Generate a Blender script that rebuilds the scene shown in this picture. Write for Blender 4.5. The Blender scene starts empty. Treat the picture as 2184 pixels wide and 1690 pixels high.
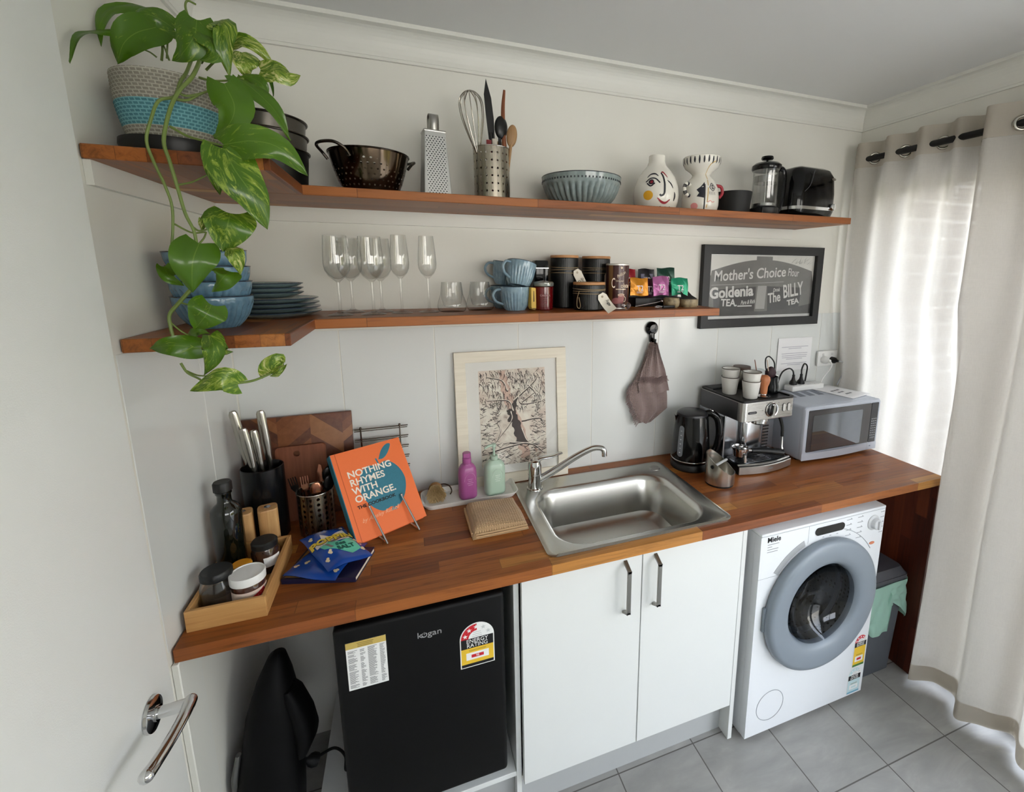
import bpy, bmesh, math, random
from mathutils import Vector, Matrix, Euler
random.seed(7)
PI = math.pi
C = bpy.context.scene.collection
scene = bpy.context.scene

# ------------------------------------------------------------------ materials
MATS = {}
def srgb(r, g, b):
    f = lambda c: (c / 255 / 12.92) if c / 255 <= 0.04045 else ((c / 255 + 0.055) / 1.055) ** 2.4
    return (f(r), f(g), f(b), 1)

class NT:
    """small helper around a node tree"""
    def __init__(s, name):
        s.m = bpy.data.materials.new(name); s.m.use_nodes = True
        s.t = s.m.node_tree; s.t.nodes.clear()
        s.out = s.n('ShaderNodeOutputMaterial')
    def n(s, typ, **kw):
        x = s.t.nodes.new(typ)
        for k, v in kw.items(): setattr(x, k, v)
        return x
    def l(s, a, b): s.t.links.new(a, b)
    def val(s, sock, v):
        if hasattr(v, 'is_output') or isinstance(v, bpy.types.NodeSocket): s.l(v, sock)
        else: sock.default_value = v
    def math(s, op, a, b=0.0, c=None):
        x = s.n('ShaderNodeMath', operation=op)
        s.val(x.inputs[0], a); s.val(x.inputs[1], b)
        if c is not None: s.val(x.inputs[2], c)
        return x.outputs[0]
    def mix(s, fac, a, b, blend='MIX'):
        x = s.n('ShaderNodeMix', data_type='RGBA', blend_type=blend)
        s.val(x.inputs[0], fac); s.val(x.inputs[6], a); s.val(x.inputs[7], b)
        return x.outputs[2]
    def ramp(s, fac, stops, interp='LINEAR'):
        x = s.n('ShaderNodeValToRGB'); cr = x.color_ramp; cr.interpolation = interp
        while len(cr.elements) < len(stops): cr.elements.new(0.5)
        for e, (p, col) in zip(cr.elements, stops):
            e.position = p; e.color = col
        s.l(fac, x.inputs[0]); return x.outputs[0]
    def obj(s, scale=(1, 1, 1), rot=(0, 0, 0), loc=(0, 0, 0), kind='Object'):
        tc = s.n('ShaderNodeTexCoord'); mp = s.n('ShaderNodeMapping')
        mp.inputs['Scale'].default_value = scale; mp.inputs['Rotation'].default_value = rot
        mp.inputs['Location'].default_value = loc
        s.l(tc.outputs[kind], mp.inputs['Vector']); return mp.outputs[0]
    def noise(s, vec, scale=5, detail=4, rough=.5, dist=0.0):
        x = s.n('ShaderNodeTexNoise'); s.l(vec, x.inputs['Vector'])
        x.inputs['Scale'].default_value = scale; x.inputs['Detail'].default_value = detail
        x.inputs['Roughness'].default_value = rough; x.inputs['Distortion'].default_value = dist
        return x.outputs[0]
    def bump(s, h, strength=.3, dist=.01):
        x = s.n('ShaderNodeBump'); x.inputs['Strength'].default_value = strength
        x.inputs['Distance'].default_value = dist; s.l(h, x.inputs['Height']); return x.outputs[0]
    def bsdf(s, color, rough=.5, metal=0.0, normal=None, spec=.5, trans=0.0, ior=1.45, coat=0.0, alpha=1.0, sheen=0.0, aniso=0.0):
        p = s.n('ShaderNodeBsdfPrincipled')
        s.val(p.inputs['Base Color'], color); s.val(p.inputs['Roughness'], rough); s.val(p.inputs['Metallic'], metal)
        p.inputs['Specular IOR Level'].default_value = spec
        p.inputs['Transmission Weight'].default_value = trans; p.inputs['IOR'].default_value = ior
        p.inputs['Coat Weight'].default_value = coat; p.inputs['Sheen Weight'].default_value = sheen
        p.inputs['Anisotropic'].default_value = aniso
        s.val(p.inputs['Alpha'], alpha)
        if normal is not None: s.l(normal, p.inputs['Normal'])
        s.l(p.outputs[0], s.out.inputs[0]); return p

def M(name, col, rough=.5, metal=0.0, var=.06, vs=30, bump=0.0, bs=200, **kw):
    """plain surface with a little procedural variation"""
    if name in MATS: return MATS[name]
    t = NT(name); v = t.obj()
    c = srgb(*col)
    n = t.noise(v, vs, 3)
    dark = tuple(x * (1 - var) for x in c[:3]) + (1,)
    lite = tuple(min(1, x * (1 + var)) for x in c[:3]) + (1,)
    colr = t.mix(n, dark, lite)
    nm = t.bump(t.noise(v, bs, 2), bump, .002) if bump else None
    t.bsdf(colr, rough, metal, nm, **kw)
    MATS[name] = t.m; return t.m

def wood_stave(name, along='x', stave=.045, length=.42, cols=None, rough=.38, seed=0.0, scale=1.0):
    """staves of differing browns glued side by side; along = grain axis"""
    if name in MATS: return MATS[name]
    t = NT(name)
    tc = t.n('ShaderNodeTexCoord'); sp = t.n('ShaderNodeSeparateXYZ'); t.l(tc.outputs['Object'], sp.inputs[0])
    X, Y, Z = sp.outputs
    if along == 'x': a, b1, b2 = X, Y, Z
    elif along == 'y': a, b1, b2 = Y, X, Z
    else: a, b1, b2 = Z, Y, X
    row = t.math('FLOOR', t.math('DIVIDE', t.math('ADD', b1, 10.0 + seed), stave))
    wn = t.n('ShaderNodeTexWhiteNoise', noise_dimensions='1D'); t.l(row, wn.inputs['W'])
    sh = t.math('ADD', t.math('DIVIDE', t.math('ADD', a, 10.0), length), t.math('MULTIPLY', wn.outputs[0], 7.3))
    cell = t.math('FLOOR', sh)
    cmb = t.n('ShaderNodeCombineXYZ'); t.l(row, cmb.inputs[0]); t.l(cell, cmb.inputs[1]); cmb.inputs[2].default_value = seed
    w2 = t.n('ShaderNodeTexWhiteNoise', noise_dimensions='3D'); t.l(cmb.outputs[0], w2.inputs['Vector'])
    cols = cols or [(0, (112, 60, 28)), (.2, (136, 76, 34)), (.45, (154, 92, 43)), (.7, (144, 82, 38)), (.9, (164, 104, 50)), (1, (184, 130, 64))]
    base = t.ramp(w2.outputs[0], [(p, srgb(*c)) for p, c in cols])
    # grain
    gv = t.n('ShaderNodeCombineXYZ')
    t.l(t.math('MULTIPLY', a, 3.0), gv.inputs[0])
    t.l(t.math('ADD', t.math('MULTIPLY', b1, 60.0), t.math('MULTIPLY', w2.outputs[0], 40.0)), gv.inputs[1])
    t.l(t.math('MULTIPLY', b2, 60.0), gv.inputs[2])
    g = t.noise(gv.outputs[0], 1.0 * scale, 6, .6, 1.2)
    gr = t.ramp(g, [(.25, (.45, .42, .4, 1)), (.5, (1, 1, 1, 1)), (.8, (1.25, 1.22, 1.18, 1))])
    col = t.mix(1.0, base, gr, 'MULTIPLY')
    # joint lines
    fr = t.math('FRACT', t.math('DIVIDE', t.math('ADD', b1, 10.0 + seed), stave))
    fa = t.math('FRACT', sh)
    e1 = t.math('LESS_THAN', fr, .025); e2 = t.math('LESS_THAN', fa, .004)
    e = t.math('MULTIPLY', t.math('MAXIMUM', e1, e2), .45)
    col = t.mix(e, col, srgb(50, 22, 12))
    t.bsdf(col, t.math('ADD', t.math('MULTIPLY', g, .18), rough - .06), 0, t.bump(g, .12, .002), coat=.03, spec=.4)
    MATS[name] = t.m; return t.m

def wood_plain(name, c1, c2, along='x', rough=.5):
    if name in MATS: return MATS[name]
    t = NT(name)
    sc = {'x': (4, 70, 70), 'y': (70, 4, 70), 'z': (70, 70, 4)}[along]
    g = t.noise(t.obj(sc), 1, 5, .55, .8)
    col = t.ramp(g, [(.3, srgb(*c1)), (.7, srgb(*c2))])
    t.bsdf(col, rough, 0, t.bump(g, .1, .002))
    MATS[name] = t.m; return t.m

def glass(name, col=(1, 1, 1, 1), rough=0.0, ior=1.45):
    if name in MATS: return MATS[name]
    t = NT(name)
    n = t.noise(t.obj(), 20, 1)
    c = t.mix(n, col, tuple(x * .985 for x in col[:3]) + (1,))
    p = t.bsdf(c, rough, 0, None, trans=1.0, ior=ior)
    MATS[name] = t.m; return t.m

def brushed(name, col, rough=.3, axis='z', strength=.25):
    if name in MATS: return MATS[name]
    t = NT(name)
    sc = {'x': (6, 900, 900), 'y': (900, 6, 900), 'z': (900, 900, 6)}[axis]
    g = t.noise(t.obj(sc), 1, 3, .6)
    c = srgb(*col)
    colr = t.mix(g, tuple(x * .94 for x in c[:3]) + (1,), c)
    t.bsdf(colr, t.math('ADD', t.math('MULTIPLY', g, .12), rough - .06), 1.0, t.bump(g, strength * .06, .0005))
    MATS[name] = t.m; return t.m

# ------------------------------------------------------------------ mesh builder
def catmull(pts, n=6):
    pts = [Vector(p) for p in pts]
    if len(pts) < 3:
        return [pts[0].lerp(pts[-1], i / n) for i in range(n + 1)]
    P = [pts[0] * 2 - pts[1]] + pts + [pts[-1] * 2 - pts[-2]]
    out = []
    for i in range(1, len(P) - 2):
        p0, p1, p2, p3 = P[i - 1], P[i], P[i + 1], P[i + 2]
        for k in range(n):
            t = k / n
            out.append(.5 * ((2 * p1) + (p2 - p0) * t + (2 * p0 - 5 * p1 + 4 * p2 - p3) * t * t + (3 * p1 - p0 - 3 * p2 + p3) * t ** 3))
    out.append(P[-2]); return out

class MB:
    def __init__(s): s.v = []; s.f = []; s.mi = []; s.sm = []
    def add(s, verts, faces, mi=0, smooth=False, mat=None):
        o = len(s.v)
        s.v += [(mat @ Vector(v)) if mat else Vector(v) for v in verts]
        for f in faces:
            s.f.append([i + o for i in f]); s.mi.append(mi); s.sm.append(smooth)
        return s
    def box(s, a, b, mi=0, mat=None):
        x0, y0, z0 = a; x1, y1, z1 = b
        v = [(x0, y0, z0), (x1, y0, z0), (x1, y1, z0), (x0, y1, z0), (x0, y0, z1), (x1, y0, z1), (x1, y1, z1), (x0, y1, z1)]
        return s.add(v, [(0, 3, 2, 1), (4, 5, 6, 7), (0, 1, 5, 4), (1, 2, 6, 5), (2, 3, 7, 6), (3, 0, 4, 7)], mi, False, mat)
    def rbox(s, a, b, r=.004, seg=2, mi=0, mat=None, smooth=True):
        bm = bmesh.new(); t = MB(); t.box(a, b)
        vs = [bm.verts.new(v) for v in t.v]
        for f in t.f: bm.faces.new([vs[i] for i in f])
        bmesh.ops.bevel(bm, geom=bm.edges[:] + bm.verts[:], offset=r, segments=seg, affect='EDGES', profile=.5)
        return s.frombm(bm, mi, smooth, mat)
    def frombm(s, bm, mi=0, smooth=False, mat=None):
        bm.verts.index_update()
        s.add([v.co.copy() for v in bm.verts], [[v.index for v in f.verts] for f in bm.faces], mi, smooth, mat)
        bm.free(); return s
    def lathe(s, prof, seg=32, mi=0, smooth=True, mat=None, flute=None, sx=1.0, sy=1.0):
        """prof = [(r, z)...]; flute(angle, z) -> radius factor"""
        v = []; f = []; n = len(prof)
        for (r, z) in prof:
            for k in range(seg):
                a = 2 * PI * k / seg; rr = r * (flute(a, z) if flute else 1)
                v.append((rr * math.cos(a) * sx, rr * math.sin(a) * sy, z))
        for i in range(n - 1):
            for k in range(seg):
                k2 = (k + 1) % seg
                f.append((i * seg + k, i * seg + k2, (i + 1) * seg + k2, (i + 1) * seg + k))
        if prof[0][0] > 1e-6: f.append([k for k in range(seg)][::-1])
        if prof[-1][0] > 1e-6: f.append([(n - 1) * seg + k for k in range(seg)])
        return s.add(v, f, mi, smooth, mat)
    def lathe_open(s, prof, seg=32, mi=0, smooth=True, mat=None, flute=None, sx=1.0, sy=1.0):
        k0 = len(s.f); s.lathe(prof, seg, mi, smooth, mat, flute, sx, sy)
        bad = [i for i in range(k0, len(s.f)) if len(s.f[i]) == seg and seg > 4]
        for i in reversed(bad): del s.f[i]; del s.mi[i]; del s.sm[i]
        return s
    def cyl(s, r, z0, z1, seg=24, mi=0, mat=None, bev=0.0, smooth=True):
        p = [(r, z0), (r, z1)] if not bev else [(r - bev, z0), (r, z0 + bev), (r, z1 - bev), (r - bev, z1)]
        return s.lathe(p, seg, mi, smooth, mat)
    def tube(s, pts, r, seg=8, mi=0, caps=True, closed=False, smooth=True, mat=None, flat=1.0):
        pts = [Vector(p) for p in pts]; n = len(pts)
        rr = r if isinstance(r, (list, tuple)) else [r] * n
        v = []; up = None
        for i, p in enumerate(pts):
            if closed: t = pts[(i + 1) % n] - pts[i - 1]
            else: t = pts[min(i + 1, n - 1)] - pts[max(i - 1, 0)]
            if t.length < 1e-9: t = Vector((0, 0, 1))
            t.normalize()
            if up is None:
                up = Vector((0, 0, 1)) if abs(t.z) < .9 else Vector((0, 1, 0))
            a = t.cross(up)
            if a.length < 1e-6: a = t.cross(Vector((1, 0, 0)))
            a.normalize(); b = a.cross(t).normalized(); up = b
            for k in range(seg):
                q = 2 * PI * k / seg
                v.append(p + (a * math.cos(q) + b * math.sin(q) * flat) * rr[i])
        f = []
        for i in range(n if closed else n - 1):
            j = (i + 1) % n
            for k in range(seg):
                k2 = (k + 1) % seg
                f.append((i * seg + k, i * seg + k2, j * seg + k2, j * seg + k))
        if caps and not closed:
            f.append([k for k in range(seg)][::-1]); f.append([(n - 1) * seg + k for k in range(seg)])
        return s.add(v, f, mi, smooth, mat)
    def prism(s, outline, d, mi=0, mat=None, smooth=False):
        """outline in local xy, extruded 0..d along local z"""
        n = len(outline)
        v = [(x, y, 0) for x, y in outline] + [(x, y, d) for x, y in outline]
        f = [list(range(n))[::-1], list(range(n, 2 * n))]
        f += [(i, (i + 1) % n, n + (i + 1) % n, n + i) for i in range(n)]
        return s.add(v, f, mi, smooth, mat)
    def face(s, pts, mi=0, mat=None): return s.add(pts, [list(range(len(pts)))], mi, False, mat)
    def grid(s, fn, nu, nv, mi=0, smooth=True, mat=None, closeu=False):
        v = [fn(i / nu, j / nv) for j in range(nv + 1) for i in range(nu + (0 if closeu else 1))]
        w = nu if closeu else nu + 1; f = []
        for j in range(nv):
            for i in range(nu):
                i2 = (i + 1) % w
                f.append((j * w + i, j * w + i2, (j + 1) * w + i2, (j + 1) * w + i))
        return s.add(v, f, mi, smooth, mat)
    def sphere(s, c, r, seg=16, rings=10, mi=0, sc=(1, 1, 1), mat=None):
        p = [(max(1e-7, math.sin(PI * i / rings)), -math.cos(PI * i / rings)) for i in range(rings + 1)]
        m = Matrix.Translation(Vector(c)) @ Matrix.Diagonal((r * sc[0], r * sc[1], r * sc[2], 1))
        return s.lathe(p, seg, mi, True, (mat @ m) if mat else m)
    def text(s, txt, size, mat, mi=0, align='CENTER', ext=.0004, shear=0.0, bold=0.0, space=1.0, bend=None, sx=1.0):
        """flat lettering in local xy of mat, facing local +z; bend = cylinder radius it wraps onto"""
        cu = bpy.data.curves.new('letters', 'FONT'); cu.body = txt; cu.size = size; cu.align_x = align; cu.align_y = 'CENTER'
        cu.shear = shear; cu.offset = bold; cu.space_character = space; cu.resolution_u = 3; cu.extrude = ext
        ob = bpy.data.objects.new('letters', cu)
        me = bpy.data.meshes.new_from_object(ob)
        vs = [v.co.copy() for v in me.vertices]
        for v in vs: v.x *= sx
        if bend:
            for v in vs:
                a = v.x / bend; r = bend + v.z
                v.x, v.z = r * math.sin(a), r * math.cos(a) - bend
        s.add(vs, [list(p.vertices) for p in me.polygons], mi, False, mat)
        bpy.data.objects.remove(ob); bpy.data.curves.remove(cu); bpy.data.meshes.remove(me)
        return s
    def build(s, name, mats, parent=None, loc=None, bevel=0.0, bseg=2, rot=None, angle=35):
        me = bpy.data.meshes.new(name)
        me.from_pydata([tuple(v) for v in s.v], [], s.f)
        if not isinstance(mats, (list, tuple)): mats = [mats]
        for m in mats: me.materials.append(m)
        me.polygons.foreach_set('material_index', s.mi)
        me.polygons.foreach_set('use_smooth', s.sm)
        bm = bmesh.new(); bm.from_mesh(me)
        bmesh.ops.remove_doubles(bm, verts=bm.verts, dist=1e-6)
        bmesh.ops.recalc_face_normals(bm, faces=bm.faces)
        if bevel:
            es = [e for e in bm.edges if len(e.link_faces) == 2 and e.calc_face_angle(0) > math.radians(angle)]
            bmesh.ops.bevel(bm, geom=es, offset=bevel, segments=bseg, affect='EDGES', profile=.5, clamp_overlap=True)
        for e in bm.edges:
            if len(e.link_faces) == 2 and e.calc_face_angle(0) > math.radians(40): e.smooth = False
        bm.to_mesh(me); bm.free(); me.update()
        o = bpy.data.objects.new(name, me); C.objects.link(o)
        if parent is not None: o.parent = parent
        if loc is not None: o.location = loc
        if rot is not None: o.rotation_euler = rot
        return o

def frame(o, x, y, z=None):
    """matrix with local x,y axes given as world directions"""
    x = Vector(x).normalized(); y = Vector(y); y = (y - x * y.dot(x)).normalized(); z = x.cross(y)
    m = Matrix((x, y, z)).transposed().to_4x4(); m.translation = Vector(o); return m
def FRONT(o):   # faces -y (towards the room), x right, y up
    return frame(o, (1, 0, 0), (0, 0, 1))
def UPM(o, ang=0.0):   # lies flat facing up
    return frame(o, (math.cos(ang), math.sin(ang), 0), (-math.sin(ang), math.cos(ang), 0))
def TR(x, y, z, rz=0.0): return Matrix.Translation((x, y, z)) @ Matrix.Rotation(rz, 4, 'Z')

def tag(o, label, cat, group=None):
    o['label'] = label; o['category'] = cat
    if group: o['group'] = group
    return o
def thing(name, label, cat, loc=(0, 0, 0), rz=0.0, group=None, rot=None):
    o = bpy.data.objects.new(name, None); C.objects.link(o); o.empty_display_size = .02
    o.location = loc; o.rotation_euler = rot if rot else (0, 0, rz)
    return tag(o, label, cat, group)
def struct(o, label=None):
    o['kind'] = 'structure'
    if label: o['label'] = label
    return o
def dup(root, loc=None, label=None, rz=None, group=None, rot=None):
    r = root.copy(); C.objects.link(r)
    if loc is not None: r.location = loc
    if rot is not None: r.rotation_euler = rot
    elif rz is not None: r.rotation_euler = (0, 0, rz)
    if label: r['label'] = label
    if group: r['group'] = group
    for ch in list(root.children):
        c = ch.copy(); C.objects.link(c); c.parent = r
        for g in list(ch.children):
            d = g.copy(); C.objects.link(d); d.parent = c
    return r
def rrect(x0, y0, x1, y1, r, n=6):
    o = []
    for cx, cy, a0 in ((x1 - r, y0 + r, -90), (x1 - r, y1 - r, 0), (x0 + r, y1 - r, 90), (x0 + r, y0 + r, 180)):
        for k in range(n + 1):
            a = math.radians(a0 + 90 * k / n); o.append((cx + r * math.cos(a), cy + r * math.sin(a)))
    return o
def ring_loft(loops, closed_ends=(True, True)):
    """stack of equal-length loops -> verts, faces"""
    n = len(loops[0]); v = [p for lp in loops for p in lp]; f = []
    for i in range(len(loops) - 1):
        for k in range(n):
            k2 = (k + 1) % n
            f.append((i * n + k, i * n + k2, (i + 1) * n + k2, (i + 1) * n + k))
    if closed_ends[0]: f.append(list(range(n))[::-1])
    if closed_ends[1]: f.append([(len(loops) - 1) * n + k for k in range(n)])
    return v, f

# ------------------------------------------------------------------ dimensions (metres)
H, TB, D, XB = .9164, .8853, -.5845, 2.5174         # bench top, underside, front, right end
UT, US, LT, LS, SD = 1.9403, 1.9158, 1.5934, 1.5667, -.2853
W, ZC, YR = 2.5674, 2.46, -3.3                       # right wall, ceiling, rear wall

paint = M('wall_paint', (222, 220, 212), .55, var=.015, vs=6, bump=.04, bs=350)
ceil_paint = M('ceiling_paint', (220, 220, 218), .7, var=.012, vs=5)
gloss_white = M('gloss_panel', (214, 216, 214), .12, var=.01, vs=4, spec=.5)
cab_white = M('cabinet_white', (222, 224, 222), .35, var=.012, vs=8, bump=.03, bs=400)
door_white = M('door_white', (226, 227, 225), .45, var=.012, vs=10, bump=.12, bs=500)
trim_white = M('trim_white', (220, 219, 212), .4, var=.02, vs=8)
chrome = M('chrome', (205, 205, 205), .08, 1.0, var=.02)
steel = brushed('brushed_steel', (186, 184, 180), .3, 'x')
steel_v = brushed('brushed_steel_upright', (198, 194, 186), .24, 'z')
black_gloss = M('black_gloss', (4, 4, 5), .12, var=.1, spec=.35, coat=.1)
black_matte = M('black_matte', (9, 9, 10), .6, var=.2)
black_satin = M('black_satin', (6, 6, 7), .45, var=.2)
white_plastic = M('white_plastic', (226, 226, 224), .35, var=.01)
white_ceramic = M('white_ceramic', (230, 229, 224), .15, var=.015, coat=.3)
ink = M('ink_black', (18, 18, 20), .6)
paper = M('paper', (232, 231, 232), .7, var=.015)

def floor_mat():
    t = NT('grey_floor_tile')
    tc = t.n('ShaderNodeTexCoord'); sp = t.n('ShaderNodeSeparateXYZ'); t.l(tc.outputs['Object'], sp.inputs[0])
    fx = t.math('DIVIDE', t.math('SUBTRACT', sp.outputs[0], 1.1238 - 3.05), .305)
    fy = t.math('DIVIDE', t.math('SUBTRACT', sp.outputs[1], -.5137 - 6.032), .3016)
    rx, ry = t.math('FRACT', fx), t.math('FRACT', fy)
    def edge(r): return t.math('MAXIMUM', t.math('LESS_THAN', r, .007), t.math('GREATER_THAN', r, .993))
    e = t.math('MAXIMUM', edge(rx), edge(ry))
    cm = t.n('ShaderNodeCombineXYZ'); t.l(t.math('FLOOR', fx), cm.inputs[0]); t.l(t.math('FLOOR', fy), cm.inputs[1])
    w = t.n('ShaderNodeTexWhiteNoise', noise_dimensions='3D'); t.l(cm.outputs[0], w.inputs['Vector'])
    v = t.n('ShaderNodeVectorMath', operation='ADD'); t.l(tc.outputs['Object'], v.inputs[0])
    v2 = t.n('ShaderNodeVectorMath', operation='SCALE'); t.l(w.outputs['Color'], v2.inputs[0]); v2.inputs['Scale'].default_value = 9
    t.l(v2.outputs[0], v.inputs[1])
    mp = t.n('ShaderNodeMapping'); mp.inputs['Scale'].default_value = (3, 9, 3); mp.inputs['Rotation'].default_value = (0, 0, .5)
    t.l(v.outputs[0], mp.inputs[0])
    n = t.noise(mp.outputs[0], 1.3, 5, .6, .6)
    col = t.ramp(n, [(.3, srgb(142, 140, 137)), (.55, srgb(156, 154, 150)), (.75, srgb(172, 169, 164))])
    col = t.mix(e, col, srgb(96, 92, 88))
    t.bsdf(col, t.math('ADD', t.math('MULTIPLY', e, .4), .3), 0, t.bump(t.math('SUBTRACT', 1.0, e), .4, .002))
    return t.m

o = MB().box((-.12, YR - .12, -.12), (W + .02, .12, 0)).build('floor', floor_mat()); struct(o)
o = MB().box((-.12, YR - .12, ZC), (W + .14, .12, ZC + .1)).build('ceiling', ceil_paint); struct(o)
o = MB().box((-.12, 0, 0), (W + .14, .12, ZC)).build('wall_back', paint); struct(o)
o = MB().box((-.12, YR, 0), (0, 0, ZC)).build('wall_left', paint); struct(o)
RX0, RX1, RZ, RB = .5, 2.3, 2.2, 1.35  # opening in the rear wall for the added fill window
b = MB(); b.box((RX0, YR - .12, 0), (RX1, YR, RB)); b.box((-.12, YR - .12, 0), (RX0, YR, ZC)); b.box((RX1, YR - .12, 0), (W + .14, YR, ZC)); b.box((RX0, YR - .12, RZ), (RX1, YR, ZC))
o = b.build('wall_rear', paint); struct(o)
# right wall with the sliding door opening
OY0, OY1, OZ = -3.1, -.13, 2.13
b = MB()
b.box((W, OY1, 0), (W + .14, 0, ZC)); b.box((W, YR, 0), (W + .14, OY0, ZC)); b.box((W, OY0, OZ), (W + .14, OY1, ZC))
o = b.build('wall_right', paint); struct(o)

def thin_glass():
    t = NT('window_glass')
    tr = t.n('ShaderNodeBsdfTransparent'); tr.inputs[0].default_value = (.97, .97, .97, 1)
    gl = t.n('ShaderNodeBsdfGlossy'); gl.inputs['Roughness'].default_value = .01
    lw = t.n('ShaderNodeLayerWeight'); fr = t.math('ADD', t.math('MULTIPLY', t.math('POWER', lw.outputs['Facing'], 5.0), .8), .03)
    mx = t.n('ShaderNodeMixShader'); t.l(fr, mx.inputs[0]); t.l(tr.outputs[0], mx.inputs[1]); t.l(gl.outputs[0], mx.inputs[2])
    t.l(mx.outputs[0], t.out.inputs[0]); return t.m
THIN = thin_glass()
alu = M('window_frame_white', (214, 214, 212), .35)
win = MB(); x0, x1 = W + .03, W + .1
win.box((x0, OY0, 0), (x1, OY1, .05)); win.box((x0, OY0, OZ - .05), (x1, OY1, OZ))
win.box((x0, OY0, .05), (x1, OY0 + .05, OZ - .05)); win.box((x0, OY1 - .05, .05), (x1, OY1, OZ - .05))
win.box((x0, -1.66, .05), (x1, -1.60, OZ - .05))
wo = win.build('window_1', alu, bevel=.003); struct(wo)
g = MB(); g.box((W + .062, OY0 + .05, .05), (W + .066, -1.66, OZ - .05)); g.box((W + .05, -1.60, .05), (W + .054, OY1 - .05, OZ - .05))
g.build('window_pane', THIN, wo)

win = MB(); y0, y1 = YR - .09, YR - .03  # added high window behind the camera, out of view, lets in fill light
win.box((RX0, y0, RB), (RX1, y1, RB + .05)); win.box((RX0, y0, RZ - .05), (RX1, y1, RZ))
for x in (RX0, (RX0 + RX1) / 2 - .03, RX1 - .06): win.box((x, y0, RB + .05), (x + .06, y1, RZ - .05))
wo2 = win.build('added_fill_window', alu, bevel=.003); struct(wo2)
g = MB(); g.box((RX0 + .06, YR - .062, RB + .05), (RX1 - .06, YR - .058, RZ - .05)); g.build('window_pane', THIN, wo2)

# cove cornices
def cove(p0, p1, inward, name):
    d = Vector(p1) - Vector(p0); d.normalize(); inn = Vector(inward)
    prof = [(0, ZC - .092), (.009, ZC - .092), (.009, ZC - .083)]
    for k in range(9):
        a = PI / 2 * k / 8
        prof.append((.011 + .043 * (1 - math.cos(a)), ZC - .083 + .07 * math.sin(a)))
    prof += [(.064, ZC - .012), (.064, ZC), (0, ZC)]
    loops = [[Vector(p) + inn * u + Vector((0, 0, z)) for u, z in prof] for p in (p0, p1)]
    v, f = ring_loft(loops); m = MB(); m.add(v, f)
    return struct(m.build(name, trim_white))
cove((-.02, 0, 0), (W, 0, 0), (0, -1, 0), 'trim_1')
cove((W, .0, 0), (W, YR, 0), (-1, 0, 0), 'trim_2')
cove((0, YR, 0), (0, .0, 0), (1, 0, 0), 'trim_3')

# glossy wall panels behind the bench, joints every 304 mm
b = MB(); ZP = 1.5268; xs = [.0] + [.3032 + .3043 * k for k in range(8)] + [2.561]
for a, c in zip(xs[:-1], xs[1:]):
    b.rbox((a + (.0018 if a else .004), -.0013, H + .001), (c - .0018, .001, ZP), .0005, 1)
o = b.build('trim_4', gloss_white); struct(o)
b = MB()
for a, c in ((-.592, -.24), (-.2365, -.006)):
    b.rbox((-.001, a, H + .001), (.0013, c, LS - .001), .0012, 1)
o = b.build('trim_5', gloss_white); struct(o)
# timber strip on the left wall below the bench end
b = MB(); b.rbox((.0002, -.592, .0), (.014, -.536, TB - .001), .002, 1); b.rbox((.0002, -.536, 0), (.007, -.478, TB - .001), .002, 1)
o = b.build('trim_6', trim_white); struct(o)

# open white door leaf in front of the left wall
DX = .08
b = MB(); b.rbox((DX - .038, -1.6, .008), (DX, -.764, 2.4), .0025, 2)
d1 = b.build('door_1', door_white); struct(d1)
hd = MB()
hy, hz = -.838, .995
hd.lathe([(.0005, 0), (.027, 0), (.0285, .002), (.0275, .006), (.02, .0085), (.0125, .0095), (.0125, .012)], 40, mat=frame((DX, hy, hz), (0, 1, 0), (0, 0, 1)))
hd.tube(catmull([(DX + .008, hy, hz), (DX + .03, hy, hz + .001), (DX + .052, hy, hz + .003)], 5), [.0095] * 11, 20)
lev = catmull([(DX + .053, hy + .006, hz + .003), (DX + .057, hy - .03, hz + .008), (DX + .0575, hy - .075, hz + .013), (DX + .055, hy - .115, hz + .017), (DX + .052, hy - .133, hz + .018)], 6)
nl = len(lev); hd.tube(lev, [.0098 if i < 3 else .0098 - .0015 * math.sin(PI * i / nl) for i in range(nl)], 16)
hd.sphere(lev[0], .0098, 14, 8); hd.sphere(lev[-1], .0097, 14, 8)
hd.build('door_handle', chrome, d1)

# outside: brick side wall, paving, garden hedge, seen through the curtain
def brick_mat():
    t = NT('pale_brick'); b = t.n('ShaderNodeTexBrick')
    tc = t.n('ShaderNodeTexCoord'); mp = t.n('ShaderNodeMapping'); mp.inputs['Rotation'].default_value = (PI / 2, 0, 0)
    t.l(tc.outputs['Object'], mp.inputs[0]); t.l(mp.outputs[0], b.inputs['Vector'])
    b.inputs['Color1'].default_value = srgb(120, 112, 112); b.inputs['Color2'].default_value = srgb(146, 134, 130); b.inputs['Mortar'].default_value = srgb(214, 212, 208)
    b.inputs['Scale'].default_value = 1; b.inputs['Brick Width'].default_value = .24; b.inputs['Row Height'].default_value = .086; b.inputs['Mortar Size'].default_value = .007
    t.bsdf(b.outputs[0], .85); return t.m
o = MB().box((W + .145, -.11, -.02), (4.4, .2, 2.9)).build('brick_wall', brick_mat()); struct(o)
o = MB().box((W + .02, -9, -.14), (9.5, 5, -.02)).box((-4, -9, -.14), (W + .02, YR - .12, -.02)).build('paving', M('paving', (176, 172, 164), .8, var=.1, vs=3)); struct(o)
hedge_m = M('hedge_leaf', (150, 146, 84), .6, var=.5, vs=8)
hb = MB(); rr = random.Random(3)
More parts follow.
